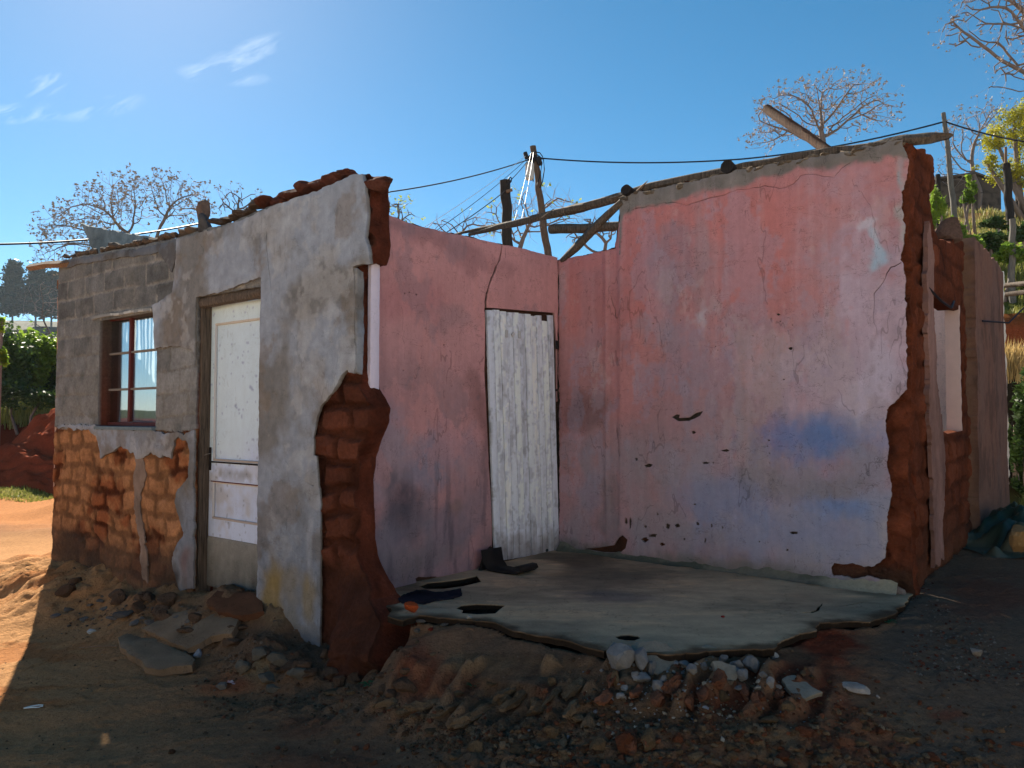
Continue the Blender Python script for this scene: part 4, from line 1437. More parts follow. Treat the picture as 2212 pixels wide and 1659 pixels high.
# ---- rear wall (big pink wall)
def r_col(u, v):
    L = lin
    B = blobs_px(FR, [
        (1650, 420, 330, 90, L(206, 104, 106) * .62, .55), (1800, 620, 220, 260, L(188, 140, 158) * .62, .8), (1640, 760, 260, 170, L(176, 134, 150) * .62, .75), (1900, 720, 110, 260, L(196, 166, 192) * .62, .85),
        (1450, 480, 100, 110, RED, .8), (1380, 560, 50, 130, RED, .75), (1380, 690, 50, 60, RED * 1.0, .75), (1640, 560, 90, 150, RED * .95, .8), (1600, 470, 150, 70, RED, .6), (1720, 640, 70, 60, L(210, 110, 106) * .6, .5),
        (1700, 480, 90, 90, RED, .5), (1290, 560, 60, 40, RED, .55), (1235, 620, 24, 130, RED, .6), (1310, 700, 40, 100, L(196, 100, 100) * .6, .5),
        (1460, 600, 45, 120, L(168, 124, 138) * .62, .8), (1510, 560, 20, 160, L(176, 132, 142) * .62, .7), (1380, 720, 30, 40, L(168, 134, 148) * .6, .7), (1450, 740, 40, 50, L(170, 136, 150) * .6, .7),
        (1440, 840, 120, 110, L(176, 118, 128) * .6, .6), (1280, 850, 60, 160, L(176, 108, 112) * .6, .7), (1290, 1000, 60, 130, L(168, 116, 122) * .6, .6), (1220, 900, 20, 200, L(160, 96, 98) * .6, .5),
        (1440, 980, 130, 120, L(150, 122, 132) * .6, .6), (1560, 860, 140, 80, L(172, 128, 140) * .6, .6), (1780, 830, 180, 120, L(186, 160, 186) * .62, .7), (1890, 880, 60, 120, L(192, 176, 204) * .62, .8),
        (1590, 860, 14, 120, BLU, .7), (1600, 940, 16, 60, BLU * 1.05, .6), (1760, 945, 150, 60, L(122, 142, 186) * .6, .6), (1840, 955, 90, 66, L(104, 134, 186) * .6, .6), (1770, 965, 50, 30, L(84, 120, 156) * .6, .5), (1720, 1090, 300, 120, L(124, 142, 186) * .6, .55), (1800, 900, 170, 30, L(140, 150, 190) * .6, .4),
        (1860, 1010, 60, 50, L(128, 146, 188) * .6, .6), (1540, 1060, 70, 40, BLU * 1.0, .55), (1820, 1100, 100, 36, L(108, 142, 190) * .6, .75), (1700, 1150, 230, 90, L(150, 150, 180) * .6, .7), (1640, 1120, 22, 110, L(118, 140, 190) * .6, .6),
        (1880, 1130, 60, 90, L(150, 160, 196) * .6, .7), (1430, 1150, 120, 70, L(138, 128, 142) * .6, .7), (1540, 1180, 110, 60, L(132, 130, 150) * .6, .6), (1820, 1200, 120, 40, L(176, 166, 166) * .6, .6), (1740, 1190, 50, 24, L(170, 140, 128) * .6, .6),
        (1640, 1035, 60, 34, L(108, 96, 90) * .58, .8), (1750, 1050, 120, 26, L(122, 112, 112) * .58, .75), (1640, 1000, 22, 60, L(112, 96, 90) * .58, .6), (1920, 1180, 30, 80, L(180, 172, 172) * .6, .6),
        (1320, 1100, 30, 120, L(104, 96, 104) * .58, .65), (1250, 1120, 50, 60, L(150, 112, 120) * .6, .5), (1270, 1060, 34, 50, L(124, 124, 160) * .6, .6), (1270, 970, 30, 40, L(130, 126, 150) * .6, .5), (1260, 880, 50, 50, L(112, 78, 80) * .6, .6),
        (1230, 1170, 40, 24, L(96, 84, 84) * .55, .7), (1895, 530, 8, 60, L(160, 190, 214) * .66, .7), (1895, 560, 17, 26, L(150, 186, 216) * .66, .9), (1880, 490, 18, 16, L(196, 186, 206) * .66, .8), (1520, 700, 14, 40, L(186, 176, 196) * .62, .7),
        (1955, 400, 12, 130, L(150, 166, 176) * .64, .85), (1948, 500, 12, 60, L(160, 170, 170) * .64, .7), (1600, 900, 150, 40, L(168, 130, 144) * .6, .4)])
    C = paint(u, v, L(196, 116, 120) * .62, B, 141, .09, 2.6)
    # old coats showing through in worn, vertically rubbed patches
    for q, (sd, th, col, st_) in enumerate(((401, .18, L(206, 118, 116) * .62, .38), (402, .22, L(168, 150, 176) * .62, .32), (403, .30, L(140, 146, 182) * .6, .28), (404, .30, L(150, 120, 118) * .56, .28), (405, .38, L(206, 176, 176) * .62, .22))):
        w = fbm(u, v * .6, 2.4, 6, sd, .68) + .12 * fbm(u * 3, v * .5, 6, 3, sd + 9)
        hi = sst(.9, 1.5, v) if q == 0 else (sst(2.2, 1.4, v) if q in (2, 3) else 1.0)
        k = (sst(th, th + .09, w) * st_ * hi)[:, None]
        C = C * (1 - k) + col * k
    top = FR.uv(1600, 380)[1]
    # bare cement along the top
    pxx = [1336, 1345, 1400, 1500, 1600, 1700, 1770, 1850, 1950]
    pyy = [560, 470, 443, 420, 396, 372, 362, 350, 342]
    pu = np.array([FR.uv(a, b) for a, b in zip(pxx, pyy)])
    lim = np.interp(u, pu[:, 0], pu[:, 1])
    k = sst(-.02, .02, v - lim + .035 * fbm(u, v, 7, 4, 142, .65))[:, None] * (u > pu[0, 0])[:, None]
    C = C * (1 - k) + (L(132, 122, 116) * .58) * (1 + .2 * fbm(u, v, 8, 4, 143))[:, None] * k
    k = (sst(1.55, .5, v + .35 * fbm(u, v, 1.8, 5, 148)) * (.46 + .28 * fbm(u * 2, v * .5, 4, 5, 149)))[:, None]
    C = C * (1 - k) + L(142, 140, 160) * .62 * k
    # drips
    dr = (sst(.25, .6, fbm(u * 6, v * .25, 4, 4, 144)) * sst(1.2, 2.3, v) * .10)[:, None]
    C = C * (1 - dr) + L(206, 180, 190) * .6 * dr
    ft = (sst(.13, .0, v + .05 * fbm(u, v, 5, 4, 145)))[:, None]
    C = C * (1 - .8 * ft) + L(112, 112, 104) * .58 * .8 * ft
    C = chalky(C, .34, 1.0)
    # rubbed blue wash low on the wall
    for a, b, ru, rv, col, st in blobs_px(FR, [(1790, 945, 170, 62, L(92, 128, 190) * .6, .62), (1820, 1095, 120, 34, L(98, 136, 196) * .6, .55), (1740, 1150, 240, 80, L(128, 142, 182) * .62, .4), (1540, 1070, 110, 60, L(116, 132, 176) * .6, .35)]):
        d = np.sqrt(((u - a) / ru) ** 2 + ((v - b) / rv) ** 2) + .7 * fbm(u, v * .8, 3.2, 6, 431, .72)
        k = ((1 - sst(.2, 1.25, d)) * st)[:, None]
        C = C * (1 - k) + col * k
    return np.clip(C, .01, 1)


def r_disp(u, v):
    b = FR.uv(1308, 900)[0]
    ridge = .012 * np.exp(-((u - b) / .018) ** 2) * sst(0, .3, v)
    b2 = FR.uv(1335, 900)[0]
    step = .014 * sst(b2 + .02, b2 - .02, u)
    low = sst(.28, .05, v) * (.006 * fbm(u, v, 9, 4, 151) + .004)
    rough = sst(.1, .5, fbm(u, v, 2.0, 3, 153)) * .0035 * fbm(u, v, 24, 4, 154, .7)
    return .009 * fbm(u, v, 1.4, 3, 152) + .0016 * fbm(u, v, 11, 4, 155) + ridge - step + low + rough


rtop = [(1340, 432), (1348, 424), (1380, 414), (1400, 412), (1440, 402), (1480, 396), (1520, 386), (1560, 378), (1600, 368), (1650, 360), (1700, 350), (1750, 340), (1775, 336), (1800, 333), (1840, 326), (1865, 316), (1885, 320),
        (1900, 316), (1925, 305), (1950, 303)]
core_r = [(-.15, -.3), (-.15, FR.uv(1206, 557)[1])] + P_(FR, [(1212, 560), (1260, 548), (1300, 538), (1326, 532), (1334, 480), (1336, 450)] + rtop + [(1968, 308)], D0)
core_r += P_(FR, [(1962, 400), (1966, 600), (1968, 800), (1962, 1000), (1966, 1180), (1975, 1300)], D0) + [(2.66, -.3)]
REDC = lin(142, 78, 54) * .48


def r_core_col(u, v):
    k, i = brick_relief(u, v, .30, .17, 161, .03, .03)
    gm = (sst(2.15, 2.0, u) * sst(.12, .2, v))[:, None]
    C = (REDC * (1 - gm) + lin(112, 100, 92) * .42 * gm) * (.8 + .3 * i)[:, None] * (.8 + .2 * k)[:, None] * (1 + .45 * fbm(u, v, 5, 5, 162, .65))[:, None]
    gl_ = (sst(.2, .1, v) * .7)[:, None]
    C = C * (1 - gl_) + lin(92, 78, 68) * .42 * gl_
    return np.clip(C, .01, 1)


def r_core_disp(u, v):
    k, i = brick_relief(u, v, .30, .17, 161, .03, .03)
    right = sst(2.2, 2.4, u)
    return .020 * sst(2.15, 2.0, u) * sst(.1, .2, v) * sst(.45, .62, u) + .006 * k * (.3 + .7 * i) - .022 + .006 * fbm(u, v, 12, 4, 263) + .045 * fbm(u, v, 6, 5, 163, .65) * right


rw = sheet('rear_wall', FR, core_r, M_BRICK, house, .016, .15, D0, r_core_disp, r_core_col, [], .012, 61, back=True, rows=6, sidenoise=.03,
           edgecol=lambda u, v, dd: np.clip(REDC * .85 * (1 + .4 * fbm(u + dd * 2, v, 8, 4, 164))[:, None], .01, 1))
rp = [(.0, -.02), (.0, FR.uv(1206, 560)[1])] + P_(FR, [(1212, 563), (1240, 553), (1260, 550), (1300, 541), (1326, 534), (1334, 490), (1338, 450)] + rtop)
rp += P_(FR, [(1962, 370), (1950, 400), (1948, 440), (1952, 500), (1945, 560), (1955, 600), (1955, 640), (1955, 740), (1960, 838), (1940, 862), (1915, 885), (1912, 920), (1916, 960), (1916, 1010), (1925, 1070),
              (1922, 1100), (1914, 1130), (1918, 1170), (1908, 1206)])
rp += P_(FR, [(1890, 1224), (1870, 1228), (1840, 1219), (1800, 1216), (1792, 1226), (1800, 1242), (1850, 1250), (1880, 1246), (1925, 1262), (1953, 1278)])
rp += [(FR.uv(1955, 1284)[0], -.02)]
rh = [crack(FR, [(1371, 450), (1416, 443), (1449, 437), (1482, 443), (1520, 431), (1565, 421), (1598, 409), (1630, 406), (1655, 401), (1693, 407), (1714, 397), (1729, 380), (1749, 376), (1775, 382), (1800, 383), (1812, 370),
                  (1836, 352)], .0035, .002, 0, 8, .008),
      crack(FR, [(1946, 566), (1922, 578), (1913, 599), (1901, 617), (1889, 632), (1886, 656), (1887, 690), (1894, 725)], .005, .0015, 0, 9),
      crack(FR, [(1331, 925), (1334, 950), (1338, 985)], .004, .008, 0, 10), crack(FR, [(1318, 640), (1330, 690)], .002, .002, 0, 11),
      P_(FR, [(1451, 901), (1460, 895), (1468, 896), (1466, 903), (1488, 902), (1500, 893), (1518, 888), (1512, 898), (1500, 904), (1488, 909), (1464, 910)]),
      P_(FR, [(1262, 1186), (1290, 1184), (1325, 1178), (1335, 1162), (1345, 1156), (1356, 1166), (1352, 1184), (1340, 1194), (1300, 1193)])]
for x, y, a, b in ((1498, 934, 6, 4), (1566, 973, 9, 3), (1401, 1006, 10, 5), (1524, 1000, 8, 3), (1375, 992, 2.5, 4), (1352, 1126, 3.5, 8), (1361, 1129, 3, 12), (1442, 1138, 5, 7), (1464, 1135, 7, 5), (1507, 1132, 4, 5), (1536, 1136, 3, 5),
                   (1393, 1166, 9, 7), (1411, 1157, 10, 4), (1430, 1176, 7, 4), (1523, 1168, 2.5, 6), (1715, 1151, 11, 3.5), (1680, 679, 5, 3), (1707, 753, 5, 4), (1685, 694, 2, 2), (1665, 688, 1.5, 1.5), (1544, 748, 2, 1.6), (1549, 756, 1.5, 1.5),
                   (1409, 699, 2, 1.6), (1468, 691, 1.5, 1.5), (1692, 820, 3, 2), (1660, 951, 3, 2.5), (1657, 964, 2, 1.5), (1661, 931, 1.5, 1.5), (1662, 979, 1.5, 2), (1661, 1000, 1.5, 1.5), (1500, 1090, 3, 2), (1393, 1138, 4, 3), (1478, 1165, 2, 4),
                   (1640, 1170, 2, 2), (1700, 1188, 3, 3), (1560, 1140, 2, 3), (1711, 702, 1.5, 1.5), (1540, 1000, 3, 1.5), (1420, 1110, 2, 3), (1625, 725, 1.5, 1.5)):
    rh.append(chip(FR, x, y, a, b, 0, 5))
sheet('plaster', FR, rp, M_PINK, rw, .0135, .021, 0, r_disp, r_col, rh, .012, 62, rsc=14, edgecol=lambda u, v, d: np.tile(lin(140, 122, 110) * .58, (len(u), 1)))
# crumbly bed of mortar along the top
mr = []
rngm = np.random.RandomState(8)
VV, FFc, CC, c0 = [], [], [], 0
for i in range(150):
    t = rngm.uniform(0, 1)
    px = 1338 + t * 612
    py = np.interp(px, [p[0] for p in rtop], [p[1] for p in rtop])
    u, v = FR.uv(px, py + rngm.uniform(-2, 7))
    sz = rngm.uniform(.012, .045)
    V, F = rock_geo(rngm, (sz * 1.6, sz, sz * .6), 2)
    V = V @ rotm(rngm, .5).T + np.array(FR.p(u, v, rngm.uniform(-.1, -.005)))
    VV.append(V)
    FFc.append(F + c0)
    CC.append(np.tile(lin(146, 130, 114) * .55 * rngm.uniform(.7, 1.1), (len(V), 1)))
    c0 += len(V)
mk('mortar_crumbs', np.concatenate(VV), np.concatenate(FFc), M_BRICK, rw, np.concatenate(CC))

# ---- gable end wall, seen from outside at a flat angle
gout = P_(FG, [(1962, 318), (1972, 322), (1984, 324), (1993, 326), (2002, 335), (2012, 345), (2018, 366), (2018, 392), (2010, 428), (2010, 455), (2014, 480), (2024, 508), (2036, 516), (2050, 522), (2070, 519), (2090, 522), (2104, 522)])
uG0 = FG.uv(1962, 600)[0]
uG1 = FG.uv(2107, 600)[0]
gout = gout + [(uG1, -.3), (uG0, -.3)]
uR_ = FG.uv(2075, 760)[0]
ghole = P_(FG, [(2004, 648), (2007, 639), (2016, 640), (2030, 650), (2043, 660), (2056, 669)]) + [(uR_, FG.uv(2074, 669)[1]), (uR_, FG.uv(2074, 930)[1])] + P_(FG, [(2046, 937), (2026, 929), (2021, 912), (2014, 840), (2010, 767), (2005, 690)])


def g_col(u, v):
    k, i = brick_relief(u, v, .32, .18, 171, .03, .035)
    C = lin(142, 80, 56) * .48 * (.75 + .4 * i)[:, None] * (.6 + .4 * k)[:, None] * (1 + .3 * fbm(u, v, 4, 5, 172))[:, None]
    lo = (sst(.45, -.1, v + .1 * fbm(u, v, 4, 3, 173)) * .6)[:, None]
    return np.clip(C * (1 - lo) + lin(118, 84, 66) * .5 * lo, .01, 1)


def g_disp(u, v):
    k, i = brick_relief(u, v, .32, .18, 171, .03, .035)
    return .02 * k * i + .014 * fbm(u, v, 3.5, 5, 174, .65) + .01 * fbm(u, v, 15, 3, 175)


gw = sheet('gable_wall', FG, gout, M_BRICK, house, .02, .10, 0, g_disp, g_col, [ghole], .02, 71, back=True, rows=5, sidenoise=.02, rsc=6)
strip = P_(FG, [(1990, 470), (1998, 560), (2003, 700), (2008, 820), (2016, 900), (2022, 960), (2024, 1100), (2022, 1200), (2004, 1230), (2002, 1100), (1996, 980), (1990, 900), (1988, 760), (1986, 600)])
sheet('plaster', FG, strip, M_PLASTER, gw, .016, .03, .05, lambda u, v: .01 * fbm(u, v, 4, 4, 176),
      lambda u, v: np.clip(lin(150, 116, 108) * .58 * (1 + .35 * fbm(u * 2, v, 3, 5, 177))[:, None], .01, 1), [], .045, 72)
# outer coat still standing beyond the crack
oc = [(FG.uv(2110, 700, .09)[0], -.3), (FG.uv(2110, 700, .09)[0], FG.uv(2110, 518, .09)[1]), (FG.uv(2118, 700, .09)[0], FG.uv(2118, 528, .09)[1])] + P_(FG, [(2140, 552), (2158, 572), (2168, 590)], .09) + \
     [(FG.uv(2171, 700, .09)[0], FG.uv(2171, 640, .09)[1]), (FG.uv(2172, 700, .09)[0], -.3)]


def oc_col(u, v):
    C = np.tile(lin(150, 112, 98) * .50, (len(u), 1))
    k = (sst(-.2, .5, fbm(u * .6, v * .6, 3, 5, 178)) * .6)[:, None]
    C = C * (1 - k) + lin(128, 104, 96) * .58 * k
    k = (sst(-.1, .5, fbm(u * 2.2, v * 1.1, 3, 5, 278, .65)) * .5)[:, None]
    C = C * (1 - k) + lin(84, 68, 64) * .5 * k
    lo = (sst(.9, .0, v) * .45)[:, None]
    return np.clip(C * (1 - lo) + lin(110, 96, 88) * .55 * lo, .01, 1)


sheet('outer_coat', FG, oc, M_PLASTER, house, .035, .13, .09, lambda u, v: .012 * fbm(u, v, 1.5, 4, 179), oc_col, [], .035, 73, back=True, rows=2,
      edgecol=lambda u, v, d: np.tile(lin(140, 110, 92) * .58, (len(u), 1)))
# inner faces seen through the hole: window reveal and the room beyond
M_CREAM = mat_vc('cream_pink_paint', .85, .06, 8, .15, 30, base=lin(236, 196, 184) * .86)
M_CREAM2 = mat_vc('white_reveal_paint', .85, .12, 8, .2, 30, base=lin(236, 210, 204) * .7)
ru = uR_
revf = Frame(FG.p(ru, 0, 0), U1, -U2)
hz0, hz1 = FG.uv(2066, 930)[1], FG.uv(2076, 674)[1]
sheet('window_reveal', revf, [(.0, hz0 - .05), (.11, hz0 - .05), (.11, hz1 + .05), (.0, hz1 + .05)], M_CREAM2, gw, .03, .03, .03, None, lambda u, v: np.tile(WH, (len(u), 1)), [], .006, 74)
# left wing back wall and far room walls
zt = 2.35
bw = PF + U2 * 5.0
def plainwall(name, a, b, z0, z1, th, col, seed, mat=None, parent=house):
    a, b = Vector(a), Vector(b)
    u = (b - a).normalized()
    n = u.cross(Vector((0, 0, 1)))
    f = Frame(a, u, n)
    L = (b - a).length
    o = [(0, z0), (L, z0), (L, z1), (L * .8, z1 - .04), (L * .5, z1 + .03), (L * .25, z1 - .05), (0, z1)]
    return sheet(name, f, o, mat or M_PINK, parent, .05, th, 0, lambda u, v: .008 * fbm(u, v, 2, 3, seed), lambda u, v: np.clip(np.asarray(col) * (1 + .12 * fbm(u, v, 1.5, 4, seed))[:, None], .01, 1), [], .02, seed, back=True, rows=2)


cream = lin(236, 196, 184) * .86
# facade end wall on the far left, back wall, and the inner cross wall facing the gable hole
cL = FF.p(uL, 0, -.19)
plainwall('side_wall', cL - U1 * .14, cL - U1 * .14 + U2 * 4.7, -.4, 2.40, .13, lin(150, 120, 108) * .6, 81)
e2 = PE + U2 * 5.2
c2 = cL - U1 * .14 + U2 * 4.7
plainwall('back_wall', e2, c2, -.3, 2.72, .14, cream, 82, M_PINK)
q0 = PC + U2 * .25 - U1 * .9
# ---- floor slab of the lost front room
def s_col(u, v):
    C = np.tile(lin(156, 144, 124) * .66, (len(u), 1))
    a = fbm(u * .6, v * 1.6, 2.2, 5, 201, .6)
    k = (sst(-.2, .5, a) * .7)[:, None]
    C = C * (1 - k) + lin(122, 114, 102) * .62 * k
    k = (sst(.1, .5, fbm(u * .8, v * 2.2, 3.6, 5, 202, .65)) * .6)[:, None]
    C = C * (1 - k) + lin(182, 158, 128) * .62 * k
    qx, qy = gpx(u, v, np.zeros_like(u))
    for px, py, rx, ry, col, st in ((1300, 1240, 160, 40, lin(92, 88, 84) * .55, .7), (1250, 1205, 120, 24, lin(80, 76, 72) * .55, .7), (1340, 1290, 120, 16, lin(84, 86, 104) * .55, .6), (1540, 1360, 160, 50, lin(160, 148, 128) * .6, .6),
                                    (1850, 1310, 110, 26, lin(96, 106, 102) * .55, .7), (1750, 1300, 120, 24, lin(140, 122, 108) * .58, .5), (950, 1320, 90, 16, lin(130, 132, 126) * .6, .6), (900, 1270, 90, 16, lin(96, 78, 66) * .55, .7),
                                    (1900, 1280, 80, 12, lin(84, 96, 90) * .55, .6), (1500, 1240, 260, 14, lin(96, 98, 92) * .55, .4)):
        d = np.hypot((qx - px) / rx, (qy - py) / ry) + .35 * fbm(u, v, 4, 4, 203)
        k = ((1 - sst(.35, 1.15, d)) * st)[:, None]
        C = C * (1 - k) + col * k
    sp_ = np.array(slabxy)
    dd2 = np.full(u.shape, 9.)
    for i_ in range(3, len(sp_) - 1):
        a_, b_ = sp_[i_], sp_[i_ + 1]
        ab = b_ - a_
        t_ = np.clip(((u - a_[0]) * ab[0] + (v - a_[1]) * ab[1]) / (ab @ ab), 0, 1)
        dd2 = np.minimum(dd2, np.hypot(u - a_[0] - ab[0] * t_, v - a_[1] - ab[1] * t_))
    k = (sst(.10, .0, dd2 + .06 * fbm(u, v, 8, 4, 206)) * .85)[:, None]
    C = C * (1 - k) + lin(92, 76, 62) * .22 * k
    C = chalky(C, .25, 1.12) * np.array([1.24, 1.0, .77])
    return np.clip(C * (1 + .10 * fbm(u * .5, v * 2, 14, 4, 204))[:, None], .01, 1)


def zpts(lst, z=0.0):
    return [(at_z(a, b, z).x, at_z(a, b, z).y) for a, b in lst]


sp = zpts([(770, 1262), (1205, 1176), (1975, 1276)] + slabpx[3:])
sh_ = [zpts([(1328, 1375), (1340, 1371), (1360, 1370), (1378, 1373), (1384, 1378), (1370, 1384), (1350, 1383), (1336, 1380)]),
       zpts([(984, 1314), (996, 1307), (1030, 1304), (1060, 1305), (1092, 1307), (1080, 1316), (1070, 1325), (1030, 1327), (996, 1324), (1000, 1318)])]


def gcrack(lst, w, seed):
    p = np.array(zpts(lst))
    out = []
    for i in range(len(p) - 1):
        for j in range(6):
            out.append(p[i] + (p[i + 1] - p[i]) * j / 6)
    out.append(p[-1])
    out = np.array(out) + np.stack([fbm(np.arange(len(out)), np.zeros(len(out)), .6, 2, seed), fbm(np.arange(len(out)), np.ones(len(out)), .6, 2, seed)], 1) * .006
    n = len(out)
    T = np.gradient(out, axis=0)
    T /= np.linalg.norm(T, axis=1)[:, None]
    Nn = np.stack([-T[:, 1], T[:, 0]], 1)
    ww = w * np.sin(np.linspace(.1, 3.04, n)) * .5 + .0008
    return np.concatenate([out + Nn * ww[:, None], (out - Nn * ww[:, None])[::-1]])


sh_ += [zpts([(905, 1266), (925, 1258), (960, 1255), (1000, 1250), (1030, 1243), (1040, 1256), (1000, 1266), (960, 1272), (920, 1272)])]
sh_ += [gcrack([(1725, 1322), (1750, 1323), (1768, 1318), (1775, 1302)], .018, 3), gcrack([(1800, 1310), (1822, 1308), (1850, 1303), (1870, 1298)], .008, 4),
        gcrack([(860, 1311), (900, 1314), (950, 1312), (985, 1316)], .012, 5), gcrack([(1300, 1412), (1316, 1402), (1330, 1396)], .01, 6)]
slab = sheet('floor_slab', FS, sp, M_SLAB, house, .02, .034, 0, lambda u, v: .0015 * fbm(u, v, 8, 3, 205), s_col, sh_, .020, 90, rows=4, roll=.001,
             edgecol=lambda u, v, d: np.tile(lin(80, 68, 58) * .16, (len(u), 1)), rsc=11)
# rough cement fillet along the foot of the rear wall
fl = Frame(PC + Vector((0, 0, 0)), -U1, -U2)
nfil = 200
uu_ = np.linspace(.02, 2.52, nfil)
hh_ = .045 + .03 * fbm(uu_, uu_ * 0, 4, 4, 206) + .03 * sst(1.2, 2.4, uu_)
ww_ = .05 + .03 * fbm(uu_, uu_ * 0 + 4, 5, 4, 207) + .03 * sst(1.4, 2.4, uu_)
rowsf = []
for t in np.linspace(0, 1, 6):
    rowsf.append(fl.pts(uu_, np.maximum(hh_ * (1 - t) ** 1.5, .001) + .004 * fbm(uu_, uu_ * 0 + t * 3, 18, 3, 208), ww_ * t + .004 * fbm(uu_, uu_ * 0 + t * 3, 22, 3, 209)))
Vf = np.concatenate(rowsf)
ii = np.arange(6 * nfil).reshape(6, nfil)
qf = np.stack([ii[:-1, :-1], ii[1:, :-1], ii[1:, 1:], ii[:-1, 1:]], -1).reshape(-1, 4)
cf = lin(126, 124, 112) * .52 * np.ones((len(Vf), 1))
uf = np.tile(uu_, 6)
kf = (sst(-.1, .3, fbm(uf, Vf[:, 2] * 4, 5, 4, 210)) * .8)[:, None]
cf = cf * (1 - kf) + lin(92, 98, 86) * .52 * kf
kf = (sst(2.0, 2.2, uf) * .6)[:, None]
cf = cf * (1 - kf) + lin(190, 184, 160) * .6 * kf
mk('skirting_fillet', Vf, None, M_STONE, house, cf, True, qf)

# ------------------------------------------------------------------ timbers lying on the walls
ztop = lambda px, py, d=-.09: FR.p(*FR.uv(px, py, d), d)
t1 = log('roof_pole', [ztop(a, b) for a, b in ((1012, 509), (1080, 490), (1200, 462), (1290, 440), (1340, 427), (1400, 404), (1500, 382), (1600, 362), (1700, 342), (1800, 327), (1880, 318), (1950, 304), (2010, 300), (2062, 291))],
         [.014, .025, .034, .036, .034, .028, .028, .028, .028, .028, .028, .038, .036, .018], M_DARKWOOD, None, 21, 12, .22, True)
tag(t1, 'long rotten grey pole lying along the top of the big pink wall', 'roof pole')
t2 = log('roof_pole', [ztop(a, b, -.10) for a, b in ((975, 507), (1050, 492), (1100, 482), (1180, 470), (1270, 448))], [.01, .018, .02, .016, .01], M_DARKWOOD, None, 22, 8, .2)
tag(t2, 'thin split lath alongside the left end of the long rotten pole', 'lath')
t3 = log('roof_pole', [ztop(a, b, -.05) for a, b in ((1186, 498), (1260, 495), (1334, 488), (1350, 487))], [.040, .038, .034, .034], M_DARKWOOD, None, 23, 10, .12)
tag(t3, 'short level sawn beam poking out of the pink wall notch', 'beam')
t4 = log('roof_pole', [ztop(a, b, -.02) for a, b in ((1213, 563), (1250, 530), (1290, 490), (1330, 452), (1345, 438))], [.02, .034, .036, .03, .028], M_DARKWOOD, None, 24, 10, .2)
tag(t4, 'diagonal dark branch leaning from the corner crack up to the pink wall', 'branch')
for px, py, r_, L_, sd, lb in ((1352, 411, .042, .8, 25, 'dark round log end beside the notch at the left end of the pink wall top'), (1566, 361, .050, .9, 26, 'dark thick log stub resting halfway along the top of the pink wall')):
    p = ztop(px, py, .02)
    o = log('log_stub', [p, p - (-U2) * L_ * .5 + Vector((0, 0, -.05)), p + U2 * L_ + Vector((0, 0, -.12))], [r_, r_ * .95, r_ * .9], M_BLACKWOOD, None, sd, 12, .06)
    tag(o, lb, 'log')
p0, p1 = FR.p(*FR.uv(1800, 334, -.16), -.16), at(1656, 236, 5.75)
o = log('rafter', [p0 + (p0 - p1) * .3, p0, p1], [.032, .033, .036], M_RAFT, None, 27, 10, .10)
tag(o, 'brown sawn rafter tilting up to the left against the sky above the pink wall', 'rafter')
o = log('wood_splinter', [ztop(1376, 414, -.05), ztop(1388, 402, -.05), ztop(1400, 390, -.05)], [.012, .010, .002], M_POLE, None, 28, 5, .2)
tag(o, 'small pointed reddish wood splinter beside the left log stub', 'splinter')
o = log('roof_batten', [FF.p(*FF.uv(62, 576, .02), .02), FF.p(*FF.uv(136, 571, .02), .02), FF.p(*FF.uv(180, 566, -.1), -.1)], [.034, .034, .03], M_POLE, None, 29, 4, .04)
tag(o, 'square sawn batten end sticking out at the far left corner of the wall top', 'batten')
wr = [ztop(1170, 470, .0), ztop(1195, 452, .0), ztop(1210, 462, .0), ztop(1222, 468, .0), ztop(1216, 452, .0), ztop(1230, 470, .0)]
o = tube('wire_tangle', wr + [ztop(1216, 478, 0), ztop(1168, 492, 0)], .0035, M_POLE, k=5)
tag(o, 'pale twisted wire wrapped round the long rotten pole', 'wire')

# rubble on the facade top
ft = np.array(ftop, float)
rb = [(475, 480, 10, 7), (489, 474, 9, 6), (505, 470, 11, 7), (522, 464, 12, 8), (541, 456, 12, 8), (559, 443, 16, 9), (580, 437, 18, 8), (604, 434, 16, 9), (628, 425, 14, 9), (646, 414, 18, 10), (670, 406, 16, 10),
      (692, 398, 18, 9), (706, 392, 12, 8), (722, 388, 13, 11), (738, 380, 12, 10), (752, 373, 14, 8)]
for i, (px, py, a, b) in enumerate(rb):
    u, v = FF.uv(px, py, -.08)
    s = 1 / 1662 * 5.2
    col = lin(122, 78, 68) * .5 if px > 560 else lin(110, 96, 88) * .52
    o = rock('broken_brick', FF.p(u, v, -.085), (a * s * 1.9, .075, b * s * 1.25), col, M_BRICK, 300 + i, .15, None, 3, 9, .07)
    tag(o, ('broken red mud brick on the high part of the facade top' if px > 560 else 'grey mortar crusted brick lump on the facade top left of the red bricks'), 'brick',
        'red rubble bricks along the facade top' if px > 560 else 'grey rubble lumps along the facade top')
u, v = FF.uv(816, 392, -.06)
o = rock('broken_brick', FF.p(u, v - .01, -.07), (.085, .10, .055), lin(112, 72, 62) * .5, M_BRICK, 330, .2, None, 3, 9, .08)
tag(o, 'large broken red brick capping the highest right end of the facade', 'brick')
for i, (px, py, a, b, col, lb) in enumerate(((437, 458, .055, .075, lin(128, 108, 98) * .55, 'upright brown lump balanced on top of the facade above the door'), (440, 488, .07, .07, lin(92, 90, 92) * .5, 'dark grey block wedged in the facade top under the upright brown lump'))):
    u, v = FF.uv(px, py, -.05)
    o = rock('rubble_lump', FF.p(u, v, -.05), (a, .06, b * 1.25), col, M_STONE, 340 + i, .35)
    tag(o, lb, 'rubble lump')
